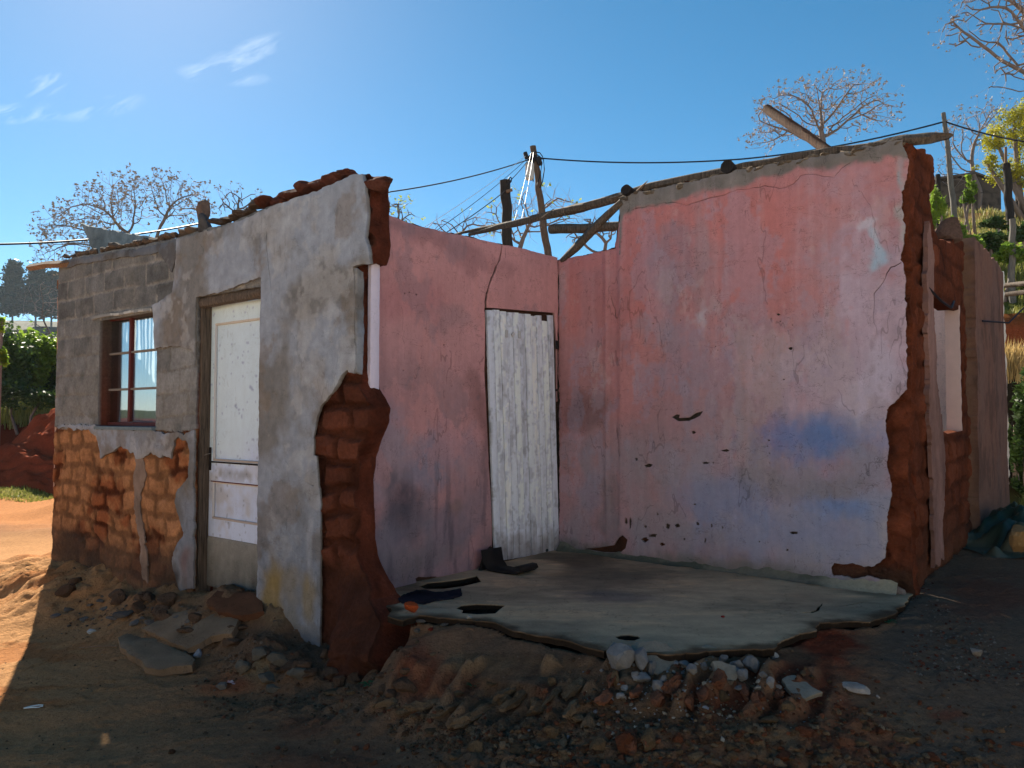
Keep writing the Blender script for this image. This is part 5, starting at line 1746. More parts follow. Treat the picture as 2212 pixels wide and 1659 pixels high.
for i in range(24):
    px = 150 + i * 11.5 + (i * 37 % 7)
    if 425 < px < 460:
        continue
    u, v = FF.uv(px, np.interp(px, ft[:, 0], ft[:, 1]) - 3, -.08)
    rs = .035 + .03 * ((i * 53) % 10) / 10
    o = rock('mortar_lump', FF.p(u, v, -.05 - .05 * ((i * 29) % 5) / 5), (rs * 1.4, rs, rs * .65), lin(118, 104, 94) * .5, M_STONE, 350 + i, .3, None, 2)
    tag(o, 'small grey mortar lump on the low left end of the facade top', 'mortar lump', 'mortar lumps on the low end of the facade top')
fs = Frame(PF + U2 * .30, U1, -U2)
sheet_px = [(171, 481), (190, 489), (215, 492), (245, 497), (275, 505), (300, 508), (322, 512), (334, 526), (320, 545), (210, 560)]
o = sheet('plaster_slab', fs, P_(fs, sheet_px), M_PLASTER, None, .02, .05, 0, lambda u, v: .012 * np.sin(u * 14) + .006 * fbm(u, v, 5, 4, 3),
          lambda u, v: np.clip(lin(124, 140, 150) * .55 * (1 + .5 * fbm(u, v, 4, 5, 6, .7))[:, None], .02, 1), [], .016, 91, back=True)
tag(o, 'blue grey broken plaster slab standing up on the far left wall top', 'plaster slab')
# stone on the gable
u, v = FG.uv(2066, 505)
o = rock('broken_brick', FG.p(u, v, -.05), (.14, .10, .15), lin(126, 100, 88) * .55, M_BRICK, 345, .2)
tag(o, 'grey brown stone sitting on top of the far right broken wall', 'stone')
u0, v0 = FG.uv(2128, 693, .12)
tube('reinforcing_wire', [FG.p(u0, v0, .1), FG.p(u0 + .5, v0 + .02, .25), FG.p(u0 + 1.1, v0 + .25, .35), FG.p(u0 + 2.0, v0 + .45, .5)], .008, M_WIRE, house, 5)
u0, v0 = FG.uv(2024, 640, .05)
tube('reinforcing_wire', [FG.p(u0 - .3, v0 + .02, .05), FG.p(u0, v0 - .04, .08), FG.p(u0 + .25, v0 - .06, .1), FG.p(u0 + .5, v0 + .02, .08)], .009, M_WIRE, house, 5)

# ------------------------------------------------------------------ loose things on the ground
def stone(px, py, wpx, hpx, col, label, cat, seed, z=None, group=None, name='concrete_chunk', mat=None, flat=.45, sink=.25, sub=3, tilt=.35, yaw=None, planes=15):
    p = on_ground(px, py) if z is None else at_z(px, py, z)
    s = p.y / FP
    a, b = wpx * s * .5, max(hpx * s * .5, .006)
    rng = np.random.RandomState(seed)
    sz = (a, max(a * .75, b), b)
    V, F = rock_geo(rng, sz, sub, planes, .05)
    T = np.array(Matrix.Rotation(yaw if yaw is not None else rng.uniform(-.5, .5), 3, 'Z') @ Matrix.Rotation(rng.uniform(-tilt, tilt) * .5, 3, 'X') @ Matrix.Rotation(rng.uniform(-tilt, tilt) * .6, 3, 'Y'))
    V = V @ T.T
    base = np.array(p) + np.array([0, 0, -V[:, 2].min() * (1 - sink * 1.0) - 0])
    n = fbm(V[:, 0] + V[:, 2], V[:, 1], 1.5 / max(sz), 3, seed)
    c = np.outer(1 + .22 * n, np.array(col))
    o = mk(name, V + base, F, mat or M_STONE, None, c, True, origin=tuple(base))
    o.data.set_sharp_from_angle(angle=R(13))
    return tag(o, label, cat, group)


GB, GW, GT = lin(140, 140, 140) * .46, lin(168, 160, 144) * .5, lin(150, 140, 120) * .52
CG = 'grey concrete chunks under the broken slab edge'
# the pile at the slab tip
for i, (px, py, w, h, col) in enumerate(((1345, 1440, 62, 66, GB), (1384, 1438, 40, 50, GB * 1.05), (1328, 1428, 14, 26, GB * 1.1), (1390, 1472, 50, 34, GB * 1.1), (1350, 1490, 22, 14, GB * 1.3), (1322, 1476, 14, 16, GB * 1.3),
                                         (1337, 1508, 24, 16, GB * 1.3), (1422, 1492, 26, 30, GB * .9), (1496, 1456, 30, 30, GB * .9), (1480, 1442, 30, 18, GB), (1604, 1468, 26, 34, GB * 1.05), (1620, 1448, 34, 40, GB), (1592, 1440, 30, 24, GB * .9),
                                         (1598, 1492, 30, 18, GB * .9), (1672, 1424, 20, 26, GB * 1.3), (1664, 1484, 24, 28, GB * 1.2), (1680, 1490, 18, 14, GB), (1560, 1432, 26, 22, GB * .8), (1408, 1455, 26, 30, GB * .8), (1650, 1462, 18, 20, GB * .8),
                                         (1372, 1466, 24, 22, GB * .8), (1434, 1474, 26, 20, GB * .8), (1300, 1452, 12, 9, GB), (1520, 1445, 22, 18, GB * .7), (1545, 1462, 14, 10, GB))):
    stone(px, py, w, h, col, 'blue grey concrete chunk in the rubble pile under the broken slab edge', 'concrete chunk', 400 + i, None, CG)
def plate(poly, anchor, tilt, side, col, label, cat, seed, th=.028):
    a = on_ground(*anchor) + Vector((0, 0, .015))
    n = Vector((side, -math.sin(tilt), math.cos(tilt))).normalized()
    u = Vector((1, 0, 0)) - n * n.x
    u.normalize()
    f = Frame(a, u, n, n.cross(u))
    o = sheet('concrete_plate', f, P_(f, poly), M_STONE, None, .014, th, 0, lambda u, v: .003 * fbm(u, v, 9, 4, seed), lambda u, v: np.clip(col * (1 + .22 * fbm(u, v, 9, 4, seed))[:, None], .01, 1), [], .006, seed, rows=2, roll=.004,
              edgecol=lambda u, v, d: np.tile(col * .7, (len(u), 1)), sidenoise=.006, back=True, rsc=20)
    return tag(o, label, cat)


plate([(1357, 1400), (1375, 1386), (1410, 1381), (1440, 1388), (1464, 1405), (1463, 1430), (1446, 1447), (1420, 1456), (1398, 1442), (1386, 1420), (1366, 1416)], (1425, 1455), .55, .05, GW * .8, 'large rounded pale concrete plate tipped over the slab edge', 'concrete piece', 450)
plate([(1540, 1428), (1562, 1427), (1590, 1436), (1598, 1450), (1590, 1466), (1575, 1470), (1560, 1457), (1547, 1446)], (1578, 1471), .7, .2, GW * .95, 'pale flat concrete piece right of the grey rubble pile', 'concrete piece', 451)
stone(1528, 1420, 44, 40, GW * .9, 'pale square concrete block against the slab edge between two bigger pieces', 'concrete piece', 452)
plate([(1688, 1464), (1700, 1458), (1716, 1457), (1742, 1470), (1756, 1483), (1777, 1494), (1762, 1498), (1738, 1507), (1722, 1500), (1702, 1484)], (1735, 1500), .22, .1, GW * .9, 'big pale flat concrete flake lying alone right of the tracks', 'concrete flake', 453, .022)
stone(1854, 1492, 62, 26, lin(180, 170, 160) * .55, 'long narrow whitish stone on the dark soil at right', 'stone', 454, yaw=-.5)
stone(1896, 1508, 14, 8, lin(180, 170, 160) * .5, 'tiny pale pebble right of the long whitish stone', 'stone', 455)
stone(2108, 1416, 34, 20, lin(150, 142, 132) * .5, 'small grey round stone on the bare soil at far right', 'stone', 456)
stone(2053, 1390, 26, 18, lin(90, 76, 66) * .5, 'small dark stone left of the grey round stone at far right', 'stone', 457)
stone(2120, 1376, 40, 22, lin(110, 90, 80) * .5, 'flat brownish stone half sunk near the right edge', 'stone', 458) if False else None
BR = lin(128, 108, 84) * .50
for i, (px, py, w, h) in enumerate(((1350, 1620, 62, 100), (1402, 1612, 40, 86), (1290, 1620, 50, 66), (1120, 1625, 64, 50), (1030, 1625, 50, 50), (1190, 1590, 44, 70), (1465, 1600, 40, 40), (1500, 1640, 50, 34), (1660, 1560, 56, 34),
                                    (1740, 1585, 60, 36), (1580, 1620, 44, 30), (1860, 1610, 50, 36), (1900, 1580, 40, 22), (1300, 1520, 40, 26), (1250, 1555, 46, 34), (1090, 1525, 44, 56), (1040, 1530, 56, 40), (1160, 1530, 50, 56), (985, 1500, 40, 30),
                                    (1190, 1480, 30, 40), (1060, 1480, 34, 20), (1420, 1520, 40, 50), (1450, 1480, 44, 60), (1560, 1510, 46, 50), (1640, 1510, 40, 50), (1700, 1530, 40, 40), (1360, 1560, 30, 24), (870, 1540, 60, 24), (760, 1500, 36, 22),
                                    (715, 1500, 50, 24), (930, 1580, 50, 22), (1220, 1640, 40, 36), (1020, 1580, 40, 26), (1140, 1570, 34, 24), (1620, 1580, 40, 30), (1780, 1640, 50, 30), (1690, 1640, 60, 34), (980, 1640, 40, 24), (1960, 1600, 60, 30),
                                    (2010, 1640, 50, 26), (1480, 1560, 30, 24), (1330, 1480, 34, 60))):
    r_ = (i * 37 % 10) / 10
    stone(px, py, w * .85, h * .62, BR * (.62 + .5 * r_) if px < 1350 or i % 3 else lin(120, 76, 56) * .45, 'brown clod of dried mud in the churned tyre tracks', 'mud clod', 500 + i, None, 'mud clods in the churned tyre tracks', 'mud_clod', M_SOIL, sink=.45)
for i, (px, py, L_, W_, yaw_) in enumerate(((1010, 1560, .15, .035, .75), (1060, 1532, .16, .040, .85), (1092, 1500, .12, .032, .8), (1130, 1505, .15, .034, .9), (1166, 1536, .13, .042, .95), (1200, 1500, .12, .026, 1.0), (1250, 1486, .12, .034, .95),
                                            (1328, 1466, .09, .030, 1.3), (1306, 1512, .12, .034, 1.0), (1376, 1500, .11, .034, 1.1), (1420, 1508, .09, .030, 1.2), (1453, 1484, .15, .038, 1.0), (1490, 1520, .08, .030, 1.2), (1518, 1500, .10, .036, 1.5),
                                            (1556, 1470, .10, .040, 1.1), (1606, 1494, .11, .038, 1.5), (1634, 1512, .08, .03, 1.3), (1210, 1604, .11, .026, 1.7), (1362, 1606, .10, .046, 1.35), (1394, 1600, .10, .026, 1.45), (1680, 1500, .08, .03, 1.4),
                                            (960, 1540, .12, .03, .6), (905, 1530, .11, .028, .45), (850, 1520, .10, .024, .35), (1235, 1540, .09, .03, 1.1), (1270, 1560, .08, .032, 1.2))):
    p = on_ground(px, py)
    rng_ = np.random.RandomState(900 + i)
    V, F = rock_geo(rng_, (L_, W_, W_ * .9), 3, 16, .16)
    V[:, 2] += .01 * fbm(V[:, 0] * 1.0, V[:, 1], 30, 3, i)
    T_ = np.array(Matrix.Rotation(yaw_, 3, 'Z') @ Matrix.Rotation(rng_.uniform(-.12, .02), 3, 'Y'))
    V = V @ T_.T + np.array(p) + np.array([0, 0, W_ * .22])
    t_ = (130, 108, 84) if px < 1300 else (138, 92, 70)
    c_ = np.outer(1 + .3 * fbm(V[:, 0], V[:, 1], 14, 4, i), lin(*t_) * .62)
    o = mk('mud_ridge', V, F, M_SOIL, None, c_, True, origin=tuple(p))
    o.data.set_sharp_from_angle(angle=R(16))
    tag(o, 'long cracked ridge of dried mud pressed up between tyre lugs', 'mud ridge', 'mud ridges in the tyre tracks')
for i in range(46):
    rg = np.random.RandomState(1200 + i)
    px = rg.uniform(110, 880)
    py = np.interp(px, [110, 350, 420, 560, 700, 880], [1255, 1305, 1330, 1400, 1440, 1475]) + rg.uniform(-30, 40)
    if 425 < px < 560 and py < 1345:
        continue
    stone(px, py, rg.uniform(22, 60), rg.uniform(14, 34), lin(112, 90, 74) * rg.uniform(.42, .6), 'crusty brown earth lump along the eroded foot of the facade', 'earth lump', 1300 + i, None, 'earth lumps along the facade foot', 'earth_lump', M_SOIL, sink=.6, tilt=.5)
# paving slabs at the door step
FLAT = lin(150, 128, 106) * .56


def flag(px_poly, z, th, col, label, seed, name='stone_slab'):
    q = [on_ground(a, b) for a, b in px_poly]
    Am = np.array([[p.x, p.y, 1] for p in q])
    sol = np.linalg.lstsq(Am, np.array([p.z for p in q]), rcond=None)[0]
    n = Vector((-sol[0] * .8, -sol[1] * .8, 1)).normalized()
    cen = sum(q, Vector()) / len(q)
    cen.z += .045
    uu = (Vector((1, 0, 0)) - n * n.x).normalized()
    ff = Frame(cen, uu, n, n.cross(uu))
    o = sheet(name, ff, P_(ff, px_poly), M_SLAB, None, .02, .05, 0, lambda u, v: .006 * fbm(u, v, 6, 4, seed), lambda u, v: np.clip(col * .62 * (1 + .25 * fbm(u, v, 5, 4, seed))[:, None], .01, 1), [], .014, seed, rows=2, roll=.006, rsc=14)
    return tag(o, label, 'stone slab')
    o = sheet(name, FS, zpts(px_poly, z), M_SLAB, None, .02, th, z, lambda u, v: .005 * fbm(u, v, 6, 4, seed), lambda u, v: np.clip(col * (1 + .2 * fbm(u, v, 5, 4, seed))[:, None], .01, 1), [], .012, seed, rows=2, roll=.006)
    return tag(o, label, 'stone slab')


flag([(254, 1376), (276, 1366), (330, 1378), (400, 1408), (422, 1424), (412, 1436), (350, 1442), (318, 1440), (300, 1424), (280, 1412), (262, 1396)], -.40, .08, FLAT, 'flat tan stone slab lying tilted lowest in front of the door steps', 601)
flag([(306, 1356), (352, 1330), (400, 1318), (470, 1322), (520, 1332), (500, 1366), (455, 1372), (425, 1392), (400, 1400), (350, 1376)], -.33, .1, FLAT * 1.0, 'broad tan step slab behind the lowest tilted slab', 602)
flag([(446, 1296), (470, 1272), (560, 1282), (566, 1318), (520, 1330), (470, 1318), (450, 1308)], -.155, .16, lin(120, 84, 64) * .5, 'reddish door step directly under the white front door', 603)
flag([(676, 0), (0, 0), (0, 0)], 0, .1, FLAT, '', 1) if False else None
for i, (px, py, w, h, lb) in enumerate(((283, 1333, 60, 24, 0), (262, 1340, 40, 14, 0), (310, 1352, 34, 22, 0), (350, 1350, 38, 22, 0), (420, 1338, 44, 14, 0), (476, 1350, 40, 14, 0), (582, 1325, 36, 20, 0), (240, 1318, 30, 14, 0), (232, 1302, 26, 12, 0),
                                        (120, 1335, 30, 16, 0), (150, 1322, 34, 16, 0), (190, 1340, 30, 12, 0), (455, 1405, 20, 22, 0), (205, 1310, 26, 10, 0), (440, 1345, 22, 12, 0), (386, 1352, 20, 12, 0), (330, 1338, 18, 10, 0))):
    stone(px * .9 + 10, py, w * .8, h * .8, lin(112, 108, 106) * (.42 + .2 * ((i * 7) % 5) / 5), 'small grey rubble stone scattered below the orange brick wall', 'stone', 620 + i, None, 'rubble stones below the orange brick wall', 'rubble_stone')
stone(197, 1368, 26, 12, lin(190, 196, 200) * .55, 'pale thin stone flake on the yard left of the tan slabs', 'stone', 650, name='rubble_stone')
stone(426, 1422, 20, 22, lin(150, 156, 166) * .55, 'small whitish stone at the right tip of the lowest tan slab', 'stone', 651, name='rubble_stone')
stone(480, 1488, 34, 18, lin(120, 116, 112) * .5, 'grey rounded stone left of the pink wrapper', 'stone', 652, name='rubble_stone')
for i, (px, py, w, h) in enumerate(((560, 1418, 70, 44), (530, 1448, 50, 44), (600, 1430, 60, 44), (575, 1470, 50, 36), (640, 1460, 60, 40), (590, 1492, 44, 26))):
    stone(px, py, w, h * .7, lin(112, 104, 92) * .48, 'lump of crumbling grey concrete footing below the facade', 'rubble lump', 660 + i, None, 'crumbling grey lumps below the facade', 'rubble_lump', M_STONE, sink=.55)
stone(890, 1322, 42, 26, lin(196, 92, 50) * .55, 'orange brick stone lying on the left of the floor slab', 'stone', 670, 0.0, None, 'orange_stone', M_BRICK, sink=.05)
stone(1562, 1334, 9, 7, lin(170, 50, 44) * .6, 'tiny red chip in the middle of the floor slab', 'chip', 671, 0.0, None, 'red_chip', M_BRICK, sink=.05)
stone(1180, 1192, 18, 10, lin(70, 78, 84) * .5, 'small dark blue stone at the foot of the plank door', 'stone', 672, 0.0, None, 'dark_stone', sink=.05)
stone(1014, 1337, 18, 10, lin(170, 168, 160) * .5, 'small white stone perched on the left slab edge', 'stone', 673, 0.0, None, 'white_stone', sink=.05)
for i, (px, py, w, h) in enumerate(((905, 1346, 26, 12), (880, 1352, 22, 10), (960, 1352, 20, 9), (930, 1362, 18, 8), (900, 1366, 24, 10))):
    stone(px, py, w, h, (lin(140, 62, 46) if i % 2 else lin(120, 112, 104)) * .5, 'small brick and cement fragment in the hollow left of the slab', 'fragment', 680 + i, None, 'fragments in the hollow left of the slab', 'brick_fragment', M_BRICK, sink=.2)

# gravel and crumbs nobody can count
rng = np.random.RandomState(77)
V_, F_, C_, n0 = [], [], [], 0
D1, F1 = ico(1)
def scatter(n, fx, fy, smin, smax, cols):
    global n0
    for _ in range(n):
        px, py = fx(), fy()
        d = ray(px, py)
        t = (-.3 - EYE.z) / d.z
        x, y = d.x * t, d.y * t
        if x < -3.6 or x > 3.2 or y < 2.6 or y > 7.4:
            continue
        z = gz(x, y)
        # re-aim with the true height so that the clusters sit where they should
        t = (z - EYE.z) / d.z
        x, y = d.x * t, d.y * t
        if inpoly(np.array([x]), np.array([y]), slabxy)[0]:
            continue
        z = gz(x, y)
        s = smin + (smax - smin) * rng.rand() ** 2.5
        D = D1 * rng.uniform(.6, 1.25, (len(D1), 1)) * np.array([s * rng.uniform(.8, 1.5), s * rng.uniform(.8, 1.4), s * rng.uniform(.5, .9)])
        D = D @ rotm(rng, .5).T
        V_.append(D + np.array([x, y, z + s * .2]))
        F_.append(F1 + n0)
        c = cols[rng.randint(len(cols))] * rng.uniform(.6, 1.2)
        C_.append(np.tile(c, (len(D1), 1)))
        n0 += len(D1)


bc = [lin(120, 98, 76) * .6, lin(104, 80, 62) * .6, lin(130, 84, 62) * .55, lin(128, 112, 92) * .6]
scatter(2600, lambda: rng.normal(1450, 330), lambda: rng.uniform(1500, 1665), .003, .020, bc)
scatter(2600, lambda: rng.normal(1350, 330), lambda: rng.normal(1490, 28), .003, .016, bc)
scatter(260, lambda: rng.normal(1500, 110), lambda: rng.normal(1465, 22), .003, .014, [lin(170, 176, 184) * .5, lin(190, 184, 170) * .5])
scatter(900, lambda: rng.uniform(420, 1050), lambda: rng.normal(1500, 30), .003, .012, bc)
scatter(900, lambda: rng.uniform(120, 680), lambda: rng.normal(1330, 26), .003, .014, [lin(130, 116, 104) * .6, lin(130, 100, 78) * .6])
scatter(1500, lambda: rng.uniform(1950, 2230), lambda: rng.uniform(1230, 1420), .003, .010, [lin(130, 110, 96) * .5, lin(120, 72, 56) * .5, lin(150, 140, 130) * .5])
scatter(1500, lambda: rng.uniform(0, 2212), lambda: rng.uniform(1340, 1660), .002, .007, [lin(150, 130, 110) * .5, lin(100, 80, 64) * .5])
o = mk('gravel', np.concatenate(V_), np.concatenate(F_), M_SOIL, None, np.concatenate(C_))
tag(o, 'loose crumbs of brown soil and small grit over the churned ground', None, None, 'stuff')

# cut plastic loop, wrapper, stick
M_WPL = mat_vc('white_plastic', .4, .03, 10, .05, 40, base=lin(225, 228, 226) * .9, spec=.5)
p = on_ground(73, 1530)
lp = [p + Vector((x * .001, y * .001, .008)) for x, y in ((-42, -20), (-20, 8), (10, 26), (34, 24), (42, 8), (30, -8), (0, -10), (-42, -20))]
tag(tube('plastic_loop', lp, .0035, M_WPL, k=6), 'thin white plastic loop lying on the bare yard at lower left', 'plastic loop')
p = on_ground(500, 1478)
M_WRAP = mat_vc('wrapper_print', .4, .2, 60, .2, 60, spec=.5)
wx, wy = np.meshgrid(np.linspace(-.026, .026, 9), np.linspace(-.02, .02, 7))
wz = .010 + .006 * fbm(wx.ravel(), wy.ravel(), 60, 2, 3)
cw = np.where((fbm(wx.ravel(), wy.ravel(), 60, 2, 9) > .05)[:, None], lin(200, 70, 66) * .7, lin(240, 214, 214) * .8)
ii = np.arange(63).reshape(7, 9)
o = mk('sweet_wrapper', np.stack([wx.ravel(), wy.ravel(), wz], 1) + np.array(p), None, M_WRAP, None, cw, True, np.stack([ii[:-1, :-1], ii[:-1, 1:], ii[1:, 1:], ii[1:, :-1]], -1).reshape(-1, 4), origin=tuple(p))
tag(o, 'crumpled pink and white sweet wrapper beside the grey footing lumps', 'wrapper')
pa, pb = on_ground(172, 1402), on_ground(252, 1399)
tag(tube('dry_stick', [pa + Vector((0, 0, .008)), (pa + pb) / 2 + Vector((0, 0, .014)), pb + Vector((0, 0, .01))], .004, M_POLE, k=5), 'thin dry stick on the yard left of the lowest tan slab', 'stick')

M_RAG = mat_vc('dark_cloth', .95, .3, 40, .6, 60, spec=.05)
o = sheet('black_rag', FS, zpts([(850, 1299), (872, 1288), (900, 1279), (935, 1283), (965, 1279), (998, 1277), (1000, 1288), (975, 1296), (940, 1299), (915, 1306), (890, 1303), (868, 1304)]), M_RAG, None, .012, .010, .012,
          lambda u, v: .014 * np.abs(fbm(u, v, 9, 4, 801)), lambda u, v: np.clip(lin(40, 40, 52) * .6 * (1 + .5 * fbm(u, v, 9, 4, 802))[:, None], .003, 1), [], .014, 803, rows=1, rsc=16)
tag(o, 'crumpled blackish rag lying on the slab left of the rubber mat', 'rag')
# rubber mat curling under the plank door
def ribbon(name, edgeA, edgeB, mat, th=.006):
    A, B = np.array(edgeA), np.array(edgeB)
    n = len(A)
    T = np.gradient(A, axis=0)
    N_ = np.cross(T, B - A)
    N_ /= np.linalg.norm(N_, axis=1)[:, None]
    V = np.concatenate([A, B, A + N_ * th, B + N_ * th])
    q = []
    for i in range(n - 1):
        q += [(i, i + 1, n + i + 1, n + i), (2 * n + i, 3 * n + i, 3 * n + i + 1, 2 * n + i + 1), (i, 2 * n + i, 2 * n + i + 1, i + 1), (n + i, n + i + 1, 3 * n + i + 1, 3 * n + i)]
    q += [(0, n, 3 * n, 2 * n), (n - 1, 3 * n - 1, 4 * n - 1, 2 * n - 1)]
    return mk(name, V, None, mat, None, np.tile(lin(44, 38, 36) * .55, (len(V), 1)), True, q, origin=tuple(A[0]))


M_MAT = mat_vc('rubber_mat', .8, .3, 40, .3, 90)
c0_ = at_z(1062, 1236, 0)
cs = [(0, .14), (.02, .05), (.06, .008), (.14, .004), (.24, .004), (.32, .012), (.355, .035), (.34, .06), (.30, .062)]
ea = [c0_ + (-U1) * (a - .10) + (-U2) * 0 + Vector((0, 0, b)) for a, b in cs]
eb = [c0_ + (-U1) * (a * .95 - .08) + U2 * .20 + Vector((0, 0, b)) for a, b in cs]
tag(ribbon('rubber_mat', ea, eb, M_MAT), 'curled black rubber mat on the slab under the plank door', 'mat')
o = sheet('rubber_sheet', FW, P_(FW, [(1062, 1178), (1052, 1188), (1042, 1208), (1033, 1236), (1031, 1257), (1060, 1255), (1092, 1248), (1104, 1232), (1092, 1218), (1074, 1210), (1066, 1196)], .05), M_MAT, None, .012, .008, .05,
          lambda u, v: .02 * fbm(u, v, 5, 3, 811), lambda u, v: np.clip(lin(48, 42, 42) * .6 * (1 + .3 * fbm(u, v, 9, 4, 812))[:, None], .003, 1), [], .006, 813, rows=1, back=True)
tag(o, 'dark stiff rubber piece leaning on the pink wall left of the plank door', 'rubber sheet')

# green tarpaulin with a stone on it
M_TARP = mat_vc('green_tarpaulin', .5, .15, 10, .2, 30, spec=.4)
tx, ty = np.meshgrid(np.linspace(0, 1, 90), np.linspace(0, 1, 60))
tx, ty = tx.ravel(), ty.ravel()
t0 = at_z(2112, 1196, 0)
bx_, by_ = t0.x + tx * 1.5, t0.y - .22 + ty * 1.15 - .10 * tx
ed = np.minimum(np.minimum(tx, 1 - tx) * 1.4, np.minimum(ty, 1 - ty) * 1.2)
hgt = .30 * sst(0, .35, ed) * (.55 + .35 * fbm(tx, ty, 2.4, 3, 701)) * sst(-.1, .5, tx)
fold = 1 - np.abs(fbm(tx * 1.2 + ty * .8, ty * 1.4 - tx * .6, 3.2, 3, 702, .5)) * 2.2
fold2 = 1 - np.abs(fbm(tx * .7 - ty * 1.5, ty + tx * .6, 6.5, 2, 712, .5)) * 2.2
hgt = hgt + (.09 * fold + .05 * fold2) * sst(0, .12, ed)
bz_ = -.0 + np.maximum(hgt, .008)
bx_ = bx_ + .05 * fbm(tx, ty, 4, 3, 703)
by_ = by_ + .07 * fbm(tx, ty, 4, 3, 704)
tc_ = np.tile(lin(44, 84, 66) * .5, (len(tx), 1))
k = (sst(0, .35, fbm(tx, ty, 2.6, 4, 705)) * .75)[:, None]
tc_ = tc_ * (1 - k) + lin(112, 112, 86) * .5 * k
ii = np.arange(5400).reshape(60, 90)
o = mk('tarpaulin', np.stack([bx_, by_, bz_], 1), None, M_TARP, None, tc_, True, np.stack([ii[:-1, :-1], ii[:-1, 1:], ii[1:, 1:], ii[1:, :-1]], -1).reshape(-1, 4), origin=(t0.x, t0.y, 0))
tag(o, 'crumpled dark green tarpaulin heaped on the ground at the right edge', 'tarpaulin')
stone(2206, 1196, 56, 64, lin(160, 130, 90) * .5, 'tan rounded stone weighing down the green tarpaulin', 'stone', 710, .24, None, 'weight_stone', sink=0)
stone(2130, 1130, 60, 46, lin(110, 90, 84) * .5, 'brown stone block at the foot of the far right wall behind the tarpaulin', 'stone', 711, .02, None, 'base_stone', sink=0)


# ------------------------------------------------------------------ plants
def leafcards(centers, size, rng, up=.3, aspect=2.0, droop=0):
    n = len(centers)
    a = rng.normal(size=(n, 3))
    a[:, 2] = a[:, 2] * .6 + up
    a /= np.linalg.norm(a, axis=1)[:, None]
    b = np.cross(a, rng.normal(size=(n, 3)))
    b /= np.linalg.norm(b, axis=1)[:, None]
    s = size * rng.uniform(.6, 1.4, (n, 1))
    c = np.asarray(centers)
    V = np.stack([c - a * s, c + b * s / aspect, c + a * s, c - b * s / aspect], 1).reshape(-1, 3)
    q = np.arange(n * 4).reshape(-1, 4)
    return V, q


def weed(px, py, r, n, label, seed, col):
    p = on_ground(px, py)
    rng = np.random.RandomState(seed)
    V, Q = [], []
    for i in range(n):
        th = rng.uniform(0, 6.28)
        L = r * rng.uniform(.6, 1.1)
        w = L * .17
        d = np.array([math.cos(th), math.sin(th), 0])
        s = np.array([-math.sin(th), math.cos(th), 0])
        up = rng.uniform(.5, 1.0)
        pts = [(0, .002), (.35, .5 * up), (.7, .75 * up), (1.0, .62 * up)]
        b = len(V)
        for j, (a, h) in enumerate(pts):
            ww = w * (.25, .7, 1.0, .1)[j]
            V += [np.array(p) + d * L * a + s * ww + np.array([0, 0, h * L * .6]), np.array(p) + d * L * a - s * ww + np.array([0, 0, h * L * .6])]
        for j in range(3):
            Q.append((b + 2 * j, b + 2 * j + 2, b + 2 * j + 3, b + 2 * j + 1))
    o = mk('weed', V, None, col, None, None, True, Q, origin=tuple(p))
    return tag(o, label, 'weed')


M_WEED = mat_leaf('weed_leaf', lin(56, 120, 78) * .6, lin(84, 150, 96) * .6)
weed(732, 1420, .085, 8, 'small green weed rosette at the foot of the grey facade', 1, M_WEED)
weed(798, 1482, .055, 18, 'low green weed below the red mud stub', 2, M_WEED)
weed(1022, 1482, .035, 12, 'tiny green sprig on the edge of the pale soil mound', 3, M_WEED)
weed(1916, 1346, .05, 14, 'green sprig growing under the right slab edge', 4, M_WEED)
weed(552, 1300 + 128, .035, 8, 'tiny green sprout among the facade footing lumps', 5, M_WEED) if False else None
weed(545, 1440 - 1, .01, 3, 'x', 6, M_WEED) if False else None
weed(1120 * .4973, 1480 * .91, .03, 6, 'x', 7, M_WEED) if False else None

